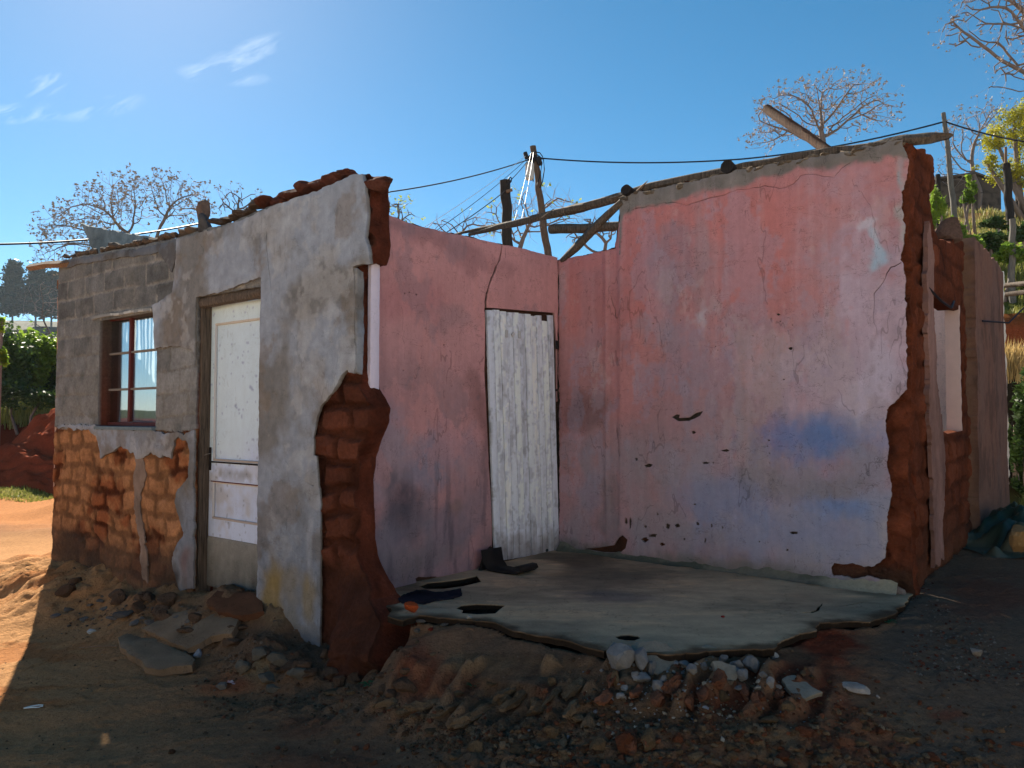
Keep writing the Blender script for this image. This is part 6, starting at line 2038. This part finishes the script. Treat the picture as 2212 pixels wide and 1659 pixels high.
# ------------------------------------------------------------------ bare winter trees
def colonize(base, lobes, n_att, step, seed, kill=1.15, infl=9.0, maxit=260, top_bias=.35, split=.3):
    """space colonisation: lobes = list of (centre, radii); returns nodes, parents"""
    rng = np.random.RandomState(seed)
    att = []
    vol = np.array([l[1][0] * l[1][2] for l in lobes])
    for (c, r), w in zip(lobes, vol / vol.sum()):
        m = int(n_att * w)
        p = rng.normal(size=(m * 3, 3))
        p /= np.linalg.norm(p, axis=1)[:, None]
        p *= rng.uniform(.45, 1.0, (m * 3, 1)) ** .6
        p = p[p[:, 2] > -.35][:m]
        att.append(np.array(c) + p * np.array(r))
    att = np.concatenate(att)
    nodes = [np.array(base, float)]
    par = [-1]
    target = np.mean([l[0] for l in lobes], 0)
    low = min(l[0][2] - l[1][2] * split for l in lobes)
    d = target - nodes[0]
    tz = low
    while nodes[-1][2] < tz:
        k = (nodes[-1][2] - base[2]) / max(tz - base[2], .1)
        dr = np.array([d[0] * .25 * k, d[1] * .25 * k, abs(d[2])])
        dr = dr / np.linalg.norm(dr) + rng.normal(size=3) * .10
        nodes.append(nodes[-1] + dr / np.linalg.norm(dr) * step * 2)
        par.append(len(nodes) - 2)
    nd = np.array(nodes)
    near_d = np.full(len(att), 1e9)
    near_i = np.zeros(len(att), int)

    def upd(start):
        nonlocal near_d, near_i
        for i in range(start, len(nodes)):
            dd = np.linalg.norm(att - nodes[i], axis=1)
            k = dd < near_d
            near_d = np.where(k, dd, near_d)
            near_i = np.where(k, i, near_i)
    upd(0)
    for it in range(maxit):
        if not len(att):
            break
        inf = near_d < (infl * step if it > 25 else 1e8)
        if not inf.any():
            break
        start = len(nodes)
        for i in np.unique(near_i[inf]):
            m = inf & (near_i == i)
            v = att[m] - nodes[i]
            v /= np.linalg.norm(v, axis=1)[:, None]
            v = v.sum(0) / len(v)
            v += rng.normal(size=3) * .07 + np.array([0, 0, .10])
            L = np.linalg.norm(v)
            if L < .2:
                continue
            new = nodes[i] + v / L * step
            nodes.append(new)
            par.append(int(i))
        if len(nodes) == start or len(nodes) > 9000:
            break
        upd(start)
        k = near_d > kill * step
        att, near_d, near_i = att[k], near_d[k], near_i[k]
    return np.array(nodes), np.array(par)


def edges_mesh(A, B, ra, rb, k=4):
    n = len(A)
    T = B - A
    T /= np.linalg.norm(T, axis=1)[:, None] + 1e-9
    ref = np.where(np.abs(T[:, 2:3]) < .9, np.array([[0, 0, 1.]]), np.array([[1., 0, 0]]))
    U = np.cross(T, ref)
    U /= np.linalg.norm(U, axis=1)[:, None]
    W = np.cross(T, U)
    th = np.arange(k) * 2 * math.pi / k
    off = U[:, None] * np.cos(th)[None, :, None] + W[:, None] * np.sin(th)[None, :, None]
    V = np.concatenate([A[:, None] + off * ra[:, None, None], B[:, None] + off * rb[:, None, None]], 1).reshape(-1, 3)
    b = np.arange(n)[:, None] * 2 * k
    i, j = np.arange(k)[None], (np.arange(k)[None] + 1) % k
    Q = np.stack([b + i, b + j, b + j + k, b + i + k], -1).reshape(-1, 4)
    return V, Q


def bare_tree(base, lobes, n_att, step, seed, label, tips='pod', r_tip=.006, r_trunk=.15, tipsize=.05, cat='tree', group=None, tipfrac=1.0, split=.3, twigs=2, **kw):
    nodes, par = colonize(base, lobes, int(n_att * 1.9), step * .72, seed, split=split, **kw)
    r_tip, r_trunk = r_tip * .48, r_trunk * .62
    rng = np.random.RandomState(seed + 1)
    n = len(nodes)
    cnt = np.zeros(n)
    ch = np.zeros(n, int)
    for i in range(n - 1, 0, -1):
        if ch[i] == 0:
            cnt[i] = 1
        cnt[par[i]] += cnt[i]
        ch[par[i]] += 1
    e = .56
    r = r_tip + (r_trunk - r_tip) * (cnt / cnt[0]) ** e
    i = np.arange(1, n)
    A, B, ra, rb = nodes[par[1:]], nodes[1:], np.minimum(r[par[1:]], r[1:] * 1.35), r[1:]
    thick = rb > r_tip * 3.0
    root = empty('bare_tree', tuple(base))
    tag(root, label, cat, group)
    V, Q = edges_mesh(A[thick], B[thick], ra[thick], rb[thick], 6)
    mk('trunk', V, None, M_BARK, root, None, True, Q)
    # fine twigs with hooked ends
    tips_ = nodes[ch == 0]
    dirs = tips_ - nodes[par[ch == 0]]
    dirs /= np.linalg.norm(dirs, axis=1)[:, None] + 1e-9
    TA, TB, P3 = [], [], []
    for q in range(twigs):
        d2 = dirs + rng.normal(size=dirs.shape) * .55 + np.array([0, 0, .25])
        d2 /= np.linalg.norm(d2, axis=1)[:, None]
        L = step * rng.uniform(.7, 1.5, (len(d2), 1))
        TA.append(tips_)
        TB.append(tips_ + d2 * L)
        P3.append(tips_ + d2 * L)
    TA, TB, P3 = map(np.concatenate, (TA, TB, P3))
    A2, B2 = np.concatenate([A[~thick], TA]), np.concatenate([B[~thick], TB])
    ra2, rb2 = np.concatenate([ra[~thick], np.full(len(TA), r_tip)]), np.concatenate([rb[~thick], np.full(len(TA), r_tip * .7)])
    V, Q = edges_mesh(A2, B2, ra2, rb2, 3)
    mk('crown', V, None, M_TWIG, root, None, True, Q)
    if tips:
        k = rng.rand(len(P3)) < tipfrac
        c = np.repeat(P3[k], 4, 0) + rng.normal(size=(k.sum() * 4, 3)) * tipsize * .8
        V, Q = leafcards(c, tipsize, rng, .2, 1.6)
        mk('seed_pods' if tips == 'pod' else 'leaves', V, None, M_POD if tips == 'pod' else M_GREENPOD, root, None, False, Q)
    return root


def lobe(px, py, rx, ry, depth, dd=None):
    c = at(px, py, depth)
    s = depth / FP
    return (np.array(c), (rx * s, (dd if dd else rx * .8) * s, ry * s))


def root_at(px, depth, z=None):
    p = at(px, 500, depth)
    return (p.x, p.y, gz(p.x, p.y) - .2 if z is None else z)


bare_tree(root_at(335, 30), [lobe(180, 520, 95, 90, 30), lobe(235, 460, 80, 70, 30), lobe(330, 440, 105, 66, 30), lobe(400, 450, 60, 56, 30), lobe(110, 560, 45, 26, 30)], 2100, .30, 1,
          'widest bare umbrella shaped tree with seed pods behind the low left end of the facade', split=.9, r_trunk=.20, tipsize=.055, r_tip=.011)
bare_tree(root_at(515, 36), [lobe(505, 446, 36, 38, 36), lobe(548, 440, 26, 24, 36)], 260, .34, 2, 'small bare treetop showing between the brown lump and the red rubble bricks', split=.9, r_trunk=.12, tipsize=.06, r_tip=.012)
bare_tree(root_at(868, 34), [lobe(858, 470, 42, 40, 34)], 260, .32, 3, 'bare treetop with pale tips peeping out right of the highest facade end', tips='leaf', split=.9, r_trunk=.12, tipsize=.06, tipfrac=.5, r_tip=.010)
bare_tree(root_at(1125, 24), [lobe(1110, 485, 70, 70, 24), lobe(1205, 470, 55, 60, 24), lobe(1160, 440, 60, 35, 24)], 620, .30, 4, 'tall bare tree with yellow green tufts behind the utility pole', tips='leaf', split=1.0, r_trunk=.13, tipsize=.055,
          tipfrac=.22, r_tip=.008)
bare_tree(root_at(985, 26), [lobe(960, 500, 50, 34, 26), lobe(1030, 500, 50, 44, 26)], 300, .30, 5, 'low sparse bare tree left of the black post', tips='leaf', split=1.0, r_trunk=.09, tipsize=.05, tipfrac=.08, r_tip=.008)
bare_tree(root_at(1300, 25), [lobe(1290, 500, 50, 40, 25), lobe(1245, 520, 30, 26, 25)], 240, .30, 6, 'low bare tree seen through the notch under the diagonal branch', tips=None, split=1.0, r_trunk=.12, r_tip=.008)
bare_tree(root_at(1775, 21), [lobe(1710, 265, 90, 80, 21), lobe(1830, 245, 105, 78, 21), lobe(1790, 200, 70, 34, 21), lobe(1650, 310, 36, 40, 21)], 1500, .235, 7,
          'big bare fan shaped tree rising behind the tilted rafter', split=1.0, r_trunk=.15, tipsize=.034, r_tip=.0065)
bare_tree((at(2330, 500, 15).x, 15, gz(at(2330, 500, 15).x, 15) - .2), [lobe(2130, 60, 95, 90, 15), lobe(2220, 170, 90, 60, 15), lobe(2280, 40, 120, 110, 15)], 900, .22, 8,
          'bare branches of a near tree hanging in at the top right corner', split=.6, r_trunk=.22, tipsize=.022, r_tip=.005)
bare_tree(root_at(2115, 26), [lobe(2095, 300, 62, 60, 26), lobe(2140, 270, 50, 50, 26), lobe(2060, 380, 40, 60, 26)], 620, .27, 9, 'bare reddish tree between the leaning pole and the yellow green tree', split=1.0, r_trunk=.12, tipsize=.034, r_tip=.008)

# ------------------------------------------------------------------ leafy things
def leafy(name, clumps, n, size, seed, mat, label, cat, stem=None, group=None, up=.2, aspect=1.8, base=None, kind=None, stems=0):
    rng = np.random.RandomState(seed)
    cs = []
    w = np.array([c[1][0] * c[1][2] for c in clumps])
    for (c, r), ww in zip(clumps, w / w.sum()):
        m = int(n * ww)
        sub = max(4, m // 60)
        sc = rng.normal(size=(sub, 3))
        sc /= np.linalg.norm(sc, axis=1)[:, None]
        sc *= rng.uniform(.35, 1, (sub, 1))
        p = sc[rng.randint(sub, size=m)] + rng.normal(size=(m, 3)) * .16
        cs.append(np.array(c) + p * np.array(r))
    cs = np.concatenate(cs)
    V, Q = leafcards(cs, size, rng, up, aspect)
    b = base if base is not None else (clumps[0][0][0], clumps[0][0][1], min(c[0][2] - c[1][2] for c in clumps))
    root = empty(name, tuple(b))
    tag(root, label, cat, group, kind)
    mk('crown', V, None, mat, root, None, False, Q)
    st = []
    for (c, r) in clumps:
        p0 = np.array(b) + rng.normal(size=3) * np.array([.15, .15, 0])
        mid = (p0 + np.array(c)) / 2 + rng.normal(size=3) * r[0] * .15
        st.append((np.array([p0, mid, np.array(c), np.array(c) + np.array([0, 0, r[2] * .6])]), np.array([1, .8, .5, .2]) * (stem or .04)))
    V, T, Q = tube_mesh(st, 5)
    mk('trunk', V, T, M_BARK, root, None, True, Q)
    return root


M_LEAFD = mat_leaf('dark_green_leaves', lin(34, 52, 30), lin(78, 104, 44), .3)
M_LEAFB = mat_leaf('bright_green_leaves', lin(72, 104, 34), lin(146, 172, 60), .5)
M_LEAFY = mat_leaf('yellow_green_leaves', lin(104, 110, 34), lin(186, 178, 40), .45)
M_CONI = mat_leaf('conifer_needles', lin(34, 50, 44), lin(58, 78, 62), .15)
M_GRASS = mat_leaf('grass_green', lin(96, 110, 48) * .8, lin(170, 165, 84) * .8, .4)
M_STRAW = mat_leaf('dry_grass', lin(176, 146, 92) * .75, lin(216, 190, 130) * .8, .4)


def foliage_tree_px(name, lst, depth, n, size, seed, mat, label, cat, base_px, base_z=None, **kw):
    cl = [lobe(a, b, c, d, depth) for a, b, c, d in lst]
    bb = at(base_px, 500, depth)
    return leafy(name, cl, n, size, seed, mat, label, cat, base=(bb.x, bb.y, gz(bb.x, bb.y) - .1 if base_z is None else base_z), **kw)


foliage_tree_px('feathery_tree', [(2150, 300, 36, 34), (2190, 260, 34, 40), (2230, 300, 50, 60), (2170, 370, 44, 26), (2215, 385, 40, 30), (2130, 350, 26, 20), (2260, 240, 50, 60)], 20, 15000, .030, 31, M_LEAFY,
                'yellow green feathery tree on the bank at the right edge', 'tree', 2230, stem=.08)
foliage_tree_px('reed_clump', [(2022, 440, 10, 46), (2034, 470, 12, 36), (2014, 470, 10, 50)], 12.5, 1500, .075, 32, M_LEAFB, 'bright green reeds pressed against the back of the broken brick pier', 'reeds', 2022, up=1.1, aspect=7)
foliage_tree_px('climbing_vine', [(2100, 395, 12, 22), (2094, 425, 16, 20), (2080, 430, 14, 14)], 18, 700, .06, 33, M_LEAFB, 'pale green vine on the grass bank below the grey block house', 'vine', 2096)
for i, (a, b, c, d, dp, s) in enumerate(((2090, 530, 34, 20, 13, 1), (2140, 520, 30, 22, 13.5, 2), (2180, 545, 34, 20, 12.6, 3), (2150, 480, 24, 12, 15.5, 4), (2065, 500, 20, 30, 13, 5), (2200, 500, 20, 18, 14, 6))):
    foliage_tree_px('bank_shrub', [(a, b, c, d), (a + 10, b + 8, c * .7, d * .7)], dp, 1500, .045, 40 + i, M_LEAFB if i % 2 == 0 else M_LEAFD, 'low green shrub on the sunlit grass bank right of the broken pier', 'shrub', a, group='shrubs on the sunlit grass bank')
foliage_tree_px('shadowed_creeper', [(2192, 960, 22, 70), (2215, 900, 26, 80), (2200, 1040, 20, 40)], 9.3, 2600, .035, 48, M_LEAFD, 'dark shadowed creeper filling the gap right of the far right wall', 'creeper', 2210)
# left side: hedge, hill, conifers
for i, (lst, dp, mat, lab) in enumerate((([(12, 790, 60, 80), (-20, 740, 40, 60)], 19.0, M_LEAFD, 'tall leafy bush at the left picture edge on the red bank'), ([(60, 790, 50, 72), (85, 770, 40, 60)], 20, M_LEAFB, 'bright leafy bush with thin stems just left of the house corner'),
                                         ([(120, 800, 40, 70), (150, 790, 40, 70)], 20.5, M_LEAFD, 'dark leafy bush half hidden behind the house corner'))):
    foliage_tree_px('leafy_bush', lst, dp, 7000, .055, 50 + i, mat, lab, 'bush', lst[0][0], stem=.03)
foliage_tree_px('creeper', [(30, 850, 70, 30), (90, 860, 50, 24)], 18.2, 2600, .045, 56, M_LEAFD, 'dark tangled creeper hanging over the red earth bank at left', 'creeper', 50)
foliage_tree_px('sunflower_bush', [(4, 700, 12, 18), (0, 760, 14, 30)], 12.5, 500, .05, 57, M_LEAFB, 'tall yellow flowered weed at the left picture edge', 'bush', -5)

# distant hill and conifers
M_HILL = mat_vc('far_hill_scrub', .95, .35, .05, .5, .3, fine=.4, base=lin(74, 92, 64) * .26)
hx, hy = np.meshgrid(np.linspace(-420, 60, 120), np.linspace(0, 1, 30))
hx, hy = hx.ravel(), hy.ravel()
hyy = 95 + hy * 170
prof = np.interp(hx, [-420, -200, -110, -95, -70, -40, 0, 60], [38, 36, 32, 27, 20, 12, 6, 2])
hzz = -1 + prof * sst(0, 1, hy) * (1 + .06 * fbm(hx, hyy, .02, 4, 3)) + 1.5 * fbm(hx, hyy, .06, 4, 4)
ii = np.arange(3600).reshape(30, 120)
o = mk('far_hill', np.stack([hx, hyy, hzz], 1), None, M_HILL, None, None, True, np.stack([ii[:-1, :-1], ii[:-1, 1:], ii[1:, 1:], ii[1:, :-1]], -1).reshape(-1, 4), origin=(-100, 120, 0))
tag(o, 'hazy scrub covered hillside far away at left', None, None, 'structure')


def conifer(px, ytop, ybase, wpx, depth, seed, label):
    rng = np.random.RandomState(seed)
    b, t = np.array(at(px, ybase, depth)), np.array(at(px, ytop, depth))
    H = t[2] - b[2]
    Wd = wpx * depth / FP / 2
    root = empty('conifer', tuple(b))
    tag(root, label, 'tree')
    A, B, ra, rb, L = [], [], [], [], []
    for i in range(90):
        h = rng.uniform(.02, .98)
        w = Wd * (1 - h) ** .9 * rng.uniform(.5, 1.2)
        th = rng.uniform(0, 6.28)
        p = b + np.array([0, 0, H * h])
        q = p + np.array([math.cos(th) * w, math.sin(th) * w, w * rng.uniform(.05, .45)])
        A.append(p); B.append(q); ra.append(.15); rb.append(.04)
        m = 70
        f = rng.uniform(.15, 1.05, m)[:, None]
        L.append(p + (q - p) * f + rng.normal(size=(m, 3)) * np.array([.8, .8, .6]))
    A.append(b - np.array([0, 0, 8])); B.append(t); ra.append(.4); rb.append(.05)
    V, Q = edges_mesh(np.array(A), np.array(B), np.array(ra), np.array(rb), 4)
    mk('trunk', V, None, M_BARK, root, None, True, Q)
    V, Q = leafcards(np.concatenate(L), .6, rng, .2, 2.0)
    mk('crown', V, None, M_CONI, root, None, False, Q)


conifer(28, 568, 678, 62, 215, 61, 'tall hazy conifer at the left picture edge on the far hill')
conifer(78, 576, 680, 66, 218, 62, 'hazy conifer on the far hill beside the house corner')
conifer(112, 592, 680, 50, 225, 63, 'shorter conifer mostly hidden behind the left house corner')
rng = np.random.RandomState(9)
cs = []
for i in range(46):
    c = np.array([rng.uniform(-150, -52), rng.uniform(104, 185), 0])
    c[2] = -1 + np.interp(c[0], [-420, -200, -110, -95, -70, -40, 0, 60], [38, 36, 32, 27, 20, 12, 6, 2]) * sst(0, 1, (c[1] - 95) / 170) + 1.2
    cs.append(c + rng.normal(size=(150, 3)) * np.array([2.6, 2.6, 1.5]))
V, Q = leafcards(np.concatenate(cs), .5, rng, .2, 1.5)
tag(mk('scrub', V, None, M_CONI, None, None, False, Q), 'bushy scrub scattered over the far hazy hillside', None, None, 'stuff')

# bare saplings in front of the hill at the house corner
bare_tree(root_at(118, 26), [lobe(95, 660, 50, 60, 26), lobe(60, 720, 36, 40, 26)], 260, .30, 11, 'thin bare sapling tangled against the left house corner', tips=None, split=.7, r_trunk=.05, r_tip=.006)


# ------------------------------------------------------------------ red earth heap and grass
def heap(name, cx, cy, rx, ry, h, seed, col, label, n=110):
    a, b = np.meshgrid(np.linspace(-1.1, 1.1, n), np.linspace(-1.1, 1.1, n))
    a, b = a.ravel(), b.ravel()
    x, y = cx + a * rx, cy + b * ry
    r = np.hypot(a, b) + .16 * fbm(a, b, 1.6, 4, seed)
    z = np.array([gz(p, q) for p, q in zip(x, y)]) - .08 + h * np.clip(1 - r, 0, 1) ** .8 * (1 + .25 * fbm(a, b, 3, 4, seed + 1)) + (.07 * fbm(a, b, 9, 4, seed + 2) + .05 * fbm(a, b, 26, 3, seed + 5)) * (r < 1)
    C = np.clip(np.asarray(col) * (1 + .25 * fbm(a, b, 5, 4, seed + 3))[:, None], .01, 1)
    ii = np.arange(n * n).reshape(n, n)
    o = mk(name, np.stack([x, y, z], 1), None, M_SOIL, None, C, True, np.stack([ii[:-1, :-1], ii[:-1, 1:], ii[1:, 1:], ii[1:, :-1]], -1).reshape(-1, 4), origin=(cx, cy, 0))
    return tag(o, label, 'earth heap')


RE = lin(172, 82, 52) * .45
heap('earth_heap', -9.6, 16.8, 3.0, 1.5, 1.35, 21, RE, 'red earth heap left of the house with its ridge rising toward the corner')
heap('earth_heap', -12.4, 16.6, 2.4, 1.2, .75, 22, RE * .9, 'lower red earth heap at the left picture edge')


def blades(n, fxy, hmin, hmax, w, seed, mat, label, name='grass', lean=.5):
    rng = np.random.RandomState(seed)
    V = np.zeros((n, 5, 3))
    keep = np.ones(n, bool)
    for i in range(n):
        x, y = fxy(rng)
        z = gz(x, y)
        h = rng.uniform(hmin, hmax)
        th = rng.uniform(0, 6.28)
        d = np.array([math.cos(th), math.sin(th), 0])
        s = np.array([-math.sin(th), math.cos(th), 0]) * w * rng.uniform(.6, 1.3)
        b = np.array([x, y, z - .01])
        l = rng.uniform(.1, 1) * lean
        V[i, 0], V[i, 1] = b - s, b + s
        mth = b + d * h * l * .35 + np.array([0, 0, h * .6])
        V[i, 2], V[i, 3] = mth + s * .7, mth - s * .7
        V[i, 4] = b + d * h * l + np.array([0, 0, h * rng.uniform(.7, 1)])
    i5 = np.arange(n)[:, None] * 5
    Q = i5 + np.array([[0, 1, 2, 3]])
    T = i5 + np.array([[3, 2, 4]])
    o = mk(name, V.reshape(-1, 3), T, mat, None, None, False, Q)
    return tag(o, label, None, None, 'stuff')


def clumpf(x0, x1, y0, y1, seed, thr=0.0, ratio=None):
    def f(rng):
        for _ in range(40):
            y = rng.uniform(y0, y1)
            x = rng.uniform(x0, x1) if ratio is None else rng.uniform(*ratio) * y
            if float(fbm(np.array([x]), np.array([y]), .9, 3, seed)[0]) > thr:
                break
        return x, y
    return f


blades(20000, clumpf(0, 0, 11.6, 24, 3, -.3, (.50, .72)), .06, .20, .010, 71, M_GRASS, 'green grass over the sunlit bank at right')
blades(1400, clumpf(0, 0, 11.6, 24, 5, .12, (.50, .72)), .08, .26, .010, 72, M_STRAW, 'dry straw coloured grass over the sunlit bank at right')
blades(2600, clumpf(0, 0, 10.15, 10.6, 6, -.2, (.585, .72)), .10, .42, .006, 73, M_STRAW, 'dry straw hanging on the low bank behind the far right wall')
blades(1800, clumpf(0, 0, 8.4, 9.6, 7, -.2, (.59, .72)), .06, .25, .008, 74, M_GRASS, 'green grass at the foot of the low bank at right')
blades(7000, clumpf(-14, -7, 14.2, 16.4, 8, -.35), .03, .10, .010, 75, M_GRASS, 'short grass strip in front of the red earth heaps')
blades(5000, clumpf(-16, -8, 18.4, 22, 9, -.6), .2, .9, .014, 76, M_GRASS, 'tall weeds on top of the red earth bank at left')

# ------------------------------------------------------------------ poles, posts, cables
def post(name, px0, py0, px1, py1, depth, r0, r1, mat, label, cat, seed, zb=None, k=12, parent=None):
    t = np.array(at(px0, py0, depth))
    b = np.array(at(px1, py1, depth))
    d = (b - t) / (t[2] - b[2])
    zg = gz(b[0], b[1]) - .2
    if zg < b[2]:
        b = b + d * (b[2] - zg)
    o = log(name, [b, t], [r1, r0], mat, parent, seed, k, .04)
    return tag(o, label, cat) if parent is None else o


PD = 22.0
tp = np.array(at(1152, 316, PD))
bt = np.array(at(1183, 552, PD))
dd_ = (bt - tp) / (tp[2] - bt[2])
zz = gz(bt[0], bt[1]) - .2
bt = bt + dd_ * (bt[2] - zz)
up_ = empty('utility_pole', tuple(bt))
tag(up_, 'leaning brown utility pole with tangled cables and a white box behind the partition wall', 'utility pole')
log('pole', [bt, tp], [.125, .09], mat_wood('utility_wood', lin(58, 46, 40), lin(112, 92, 76)), up_, 91, 12, .03)
c = at(1144, 373, PD) + Vector((0, -.12, 0))
boxes('meter_box', [(c, (1, 0, 0), (0, 1, 0), (0, 0, 1), .125, .09, .26)], mat_vc('white_enamel', .5, .05, 5, .05, 20, base=lin(206, 206, 204) * .75), up_, None, .05)
for px, py, s in ((1146, 349, .13), (1164, 350, .13), (1155, 345, .10), (1136, 338, .10)):
    c = at(px, py, PD) + Vector((0, -.08, 0))
    boxes('clamp', [(c, (.9, 0, .3), (0, 1, 0), (-.3, 0, .9), s * .6, .08, s)], M_BLACK, up_, None, .02)
for i, lst in enumerate((((1155, 328), (1166, 330), (1172, 338), (1168, 350), (1162, 352)), ((1160, 334), (1174, 345), (1176, 365), (1172, 392), (1166, 406)), ((1158, 340), (1170, 356), (1168, 375), (1160, 400)), ((1140, 352), (1148, 366), (1152, 392)),
                         ((1150, 330), (1142, 338), (1138, 350), (1146, 362)))):
    tube('jumper_cable', [at(a, b, PD - .15) for a, b in lst], .016, M_WIRE, up_, 5)
post('black_post', 1090, 388, 1097, 531, 17, .115, .12, M_BLACKWOOD, 'short thick black creosoted post left of the utility pole', 'post', 92)
tag(tube('cable_loop', [at(a, b, 16.8) for a, b in ((1096, 398), (1100, 396), (1104, 392), (1106, 386), (1102, 382), (1098, 388))], .018, M_WIRE, k=5), 'small cable loop on top of the black post', 'cable')
p = at(1100, 412, 16.85)
tag(boxes('hook', [(p, (1, 0, .3), (0, 1, 0), (-.3, 0, 1), .07, .02, .03)], M_POLE, None, None, .005), 'small bracket on the side of the black post', 'bracket')


def cable(pts, r, mat, label, sag=0.0, name='cable', k=5):
    P = [np.array(p) for p in pts]
    out = []
    for a, b in zip(P[:-1], P[1:]):
        n = 24
        for j in range(n):
            t = j / n
            q = a + (b - a) * t
            q[2] -= sag * 4 * t * (1 - t)
            out.append(q)
    out.append(P[-1])
    return tag(tube(name, out, r, mat, None, k), label, 'cable')


cable([at(1150, 342, PD), at(845, 414, 18.0), at(430, 483, 14.5), at(-60, 528, 11.5)], .017, M_WIRE, 'thick dark cable sagging from the utility pole to the left picture edge', .10)
cable([at(1160, 341, PD), at(1600, 344, 20.5), at(2036, 264, 19)], .022, M_WIRE, 'thick dark cable from the utility pole to the leaning grey pole at right', .12)
cable([at(2040, 262, 19), at(2330, 318, 16)], .020, M_WIRE, 'dark cable running off to the right picture edge', .12)
cable([at(1138, 335, PD), at(915, 492, 14)], .006, M_WIREW, 'upper thin bright wire slanting down to the left from the utility pole', .06)
cable([at(1136, 345, PD), at(940, 500, 14)], .007, M_WIRE, 'middle thin dark wire slanting down to the left from the utility pole', .06)
cable([at(1138, 350, PD), at(1098, 394, 17)], .010, M_WIRE, 'short wire from the utility pole to the black post', .02)
cable([at(1094, 410, 17), at(960, 505, 13)], .010, M_WIRE, 'lowest thin dark wire slanting down from the black post', .03)
cable([at(1147, 330, PD), at(1108, 488, 15)], .006, M_WIREW, 'bright white wire hanging left of the utility pole', .08)
cable([at(1153, 326, PD), at(1126, 478, 15)], .006, M_WIREW, 'bright white wire hanging in front of the utility pole', .08)

post('leaning_pole', 2038, 244, 2058, 430, 19, .05, .075, M_GREYPOLE, 'tall leaning grey pole on the bank right of the splintered roof pole', 'pole', 93)
post('fence_post', 2025, 377, 2026, 432, 17, .05, .05, M_BLACKWOOD, 'short black post in front of the grey block house', 'post', 94)
post('fence_post', 2174, 352, 2180, 432, 15.5, .07, .08, M_BLACKWOOD, 'stout black post on the edge of the grass terrace', 'post', 95)
post('fence_post', 2198, 306, 2199, 393, 21, .07, .08, M_BLACKWOOD, 'tall dark post in front of the yellow green tree', 'post', 96)
post('fence_post', 2186, 472, 2187, 586, 12.5, .045, .055, M_GREYPOLE, 'pale greenish post low on the bank at the right edge', 'post', 97)
post('fence_post', 2172, 318, 2173, 356, 19, .03, .03, M_POLE, 'thin stake beside the stout black post', 'stake', 98)
# house up on the hill
HD = 26
M_HB = mat_vc('grey_block_wall', .9, .2, 3, .3, 8, streak=.1, base=lin(112, 100, 92) * .55)
hp = [at(a, b, HD) for a, b in ((2026, 440), (2026, 392), (2098, 381), (2112, 381), (2162, 404), (2162, 440))]
hf = Frame(hp[0], Vector((1, 0, 0)), Vector((0, -1, 0)))
hh = empty('block_house', tuple(hp[0]))
tag(hh, 'low grey block house on top of the bank behind the leaning pole', 'house')
ho = [((p - hp[0]).x, (p - hp[0]).z) for p in hp]
ho[0] = (ho[0][0], ho[0][1] - 2)
ho[-1] = (ho[-1][0], ho[-1][1] - 2)


def hb_col(u, v):
    k, i = brick_relief(u, v, .42, .20, 5, .0, .03)
    return np.clip(lin(112, 98, 88) * .6 * (.8 + .3 * i)[:, None] * (.6 + .4 * k)[:, None], .01, 1)


sheet('wall', hf, ho, M_BRICK, hh, .08, 5.0, 0, None, hb_col, [], 0, 5, back=True)
rfp = [hp[1] + Vector((-.15, -.1, .04)), (hp[2] + hp[3]) / 2 + Vector((0, -.1, .06)), hp[4] + Vector((.15, -.1, .04))]
V, Q = [], []
for p in rfp:
    V += [p, p + Vector((0, 5.2, 0)), p + Vector((0, 0, .07)), p + Vector((0, 5.2, .07))]
for i in range(2):
    a, b = 4 * i, 4 * i + 4
    Q += [(a, a + 1, b + 1, b), (a + 2, b + 2, b + 3, a + 3), (a, b, b + 2, a + 2), (a + 1, a + 3, b + 3, b + 1)]
Q += [(0, 2, 3, 1), (8, 9, 11, 10)]
mk('roof', V, None, M_HB, hh, None, False, Q)
# logs lying at the red cut bank
for i, (a, b, c, d, e) in enumerate(((2160, 618, 2240, 612, 9.6), (2150, 640, 2240, 628, 9.4))):
    tag(log('fallen_pole', [at(a, b, e + .6), at(c, d, e)], [.03, .035], M_DARKWOOD, None, 99 + i, 8, .1), ('upper' if i == 0 else 'lower') + ' thin dark pole lying in front of the red cut bank at right', 'pole')


# ------------------------------------------------------------------ haze
M_HAZE = bpy.data.materials.new('haze_air')
M_HAZE.use_nodes = True
hn = M_HAZE.node_tree
hn.nodes.clear()
ho_ = hn.nodes.new('ShaderNodeOutputMaterial')
pv = hn.nodes.new('ShaderNodeVolumePrincipled')
pv.inputs['Color'].default_value = (.80, .90, 1.0, 1)
pv.inputs['Density'].default_value = .0003
pv.inputs['Anisotropy'].default_value = 0
hn.links.new(pv.outputs[0], ho_.inputs['Volume'])
hb = [(x, y, z) for x in (-435, 435) for y in (-60, 435) for z in (-3.5, 50)]
mk('haze', hb, None, M_HAZE, None, None, False, [(0, 1, 3, 2), (4, 6, 7, 5), (0, 4, 5, 1), (2, 3, 7, 6), (0, 2, 6, 4), (1, 5, 7, 3)], origin=(0, 0, 0))['kind'] = 'stuff'
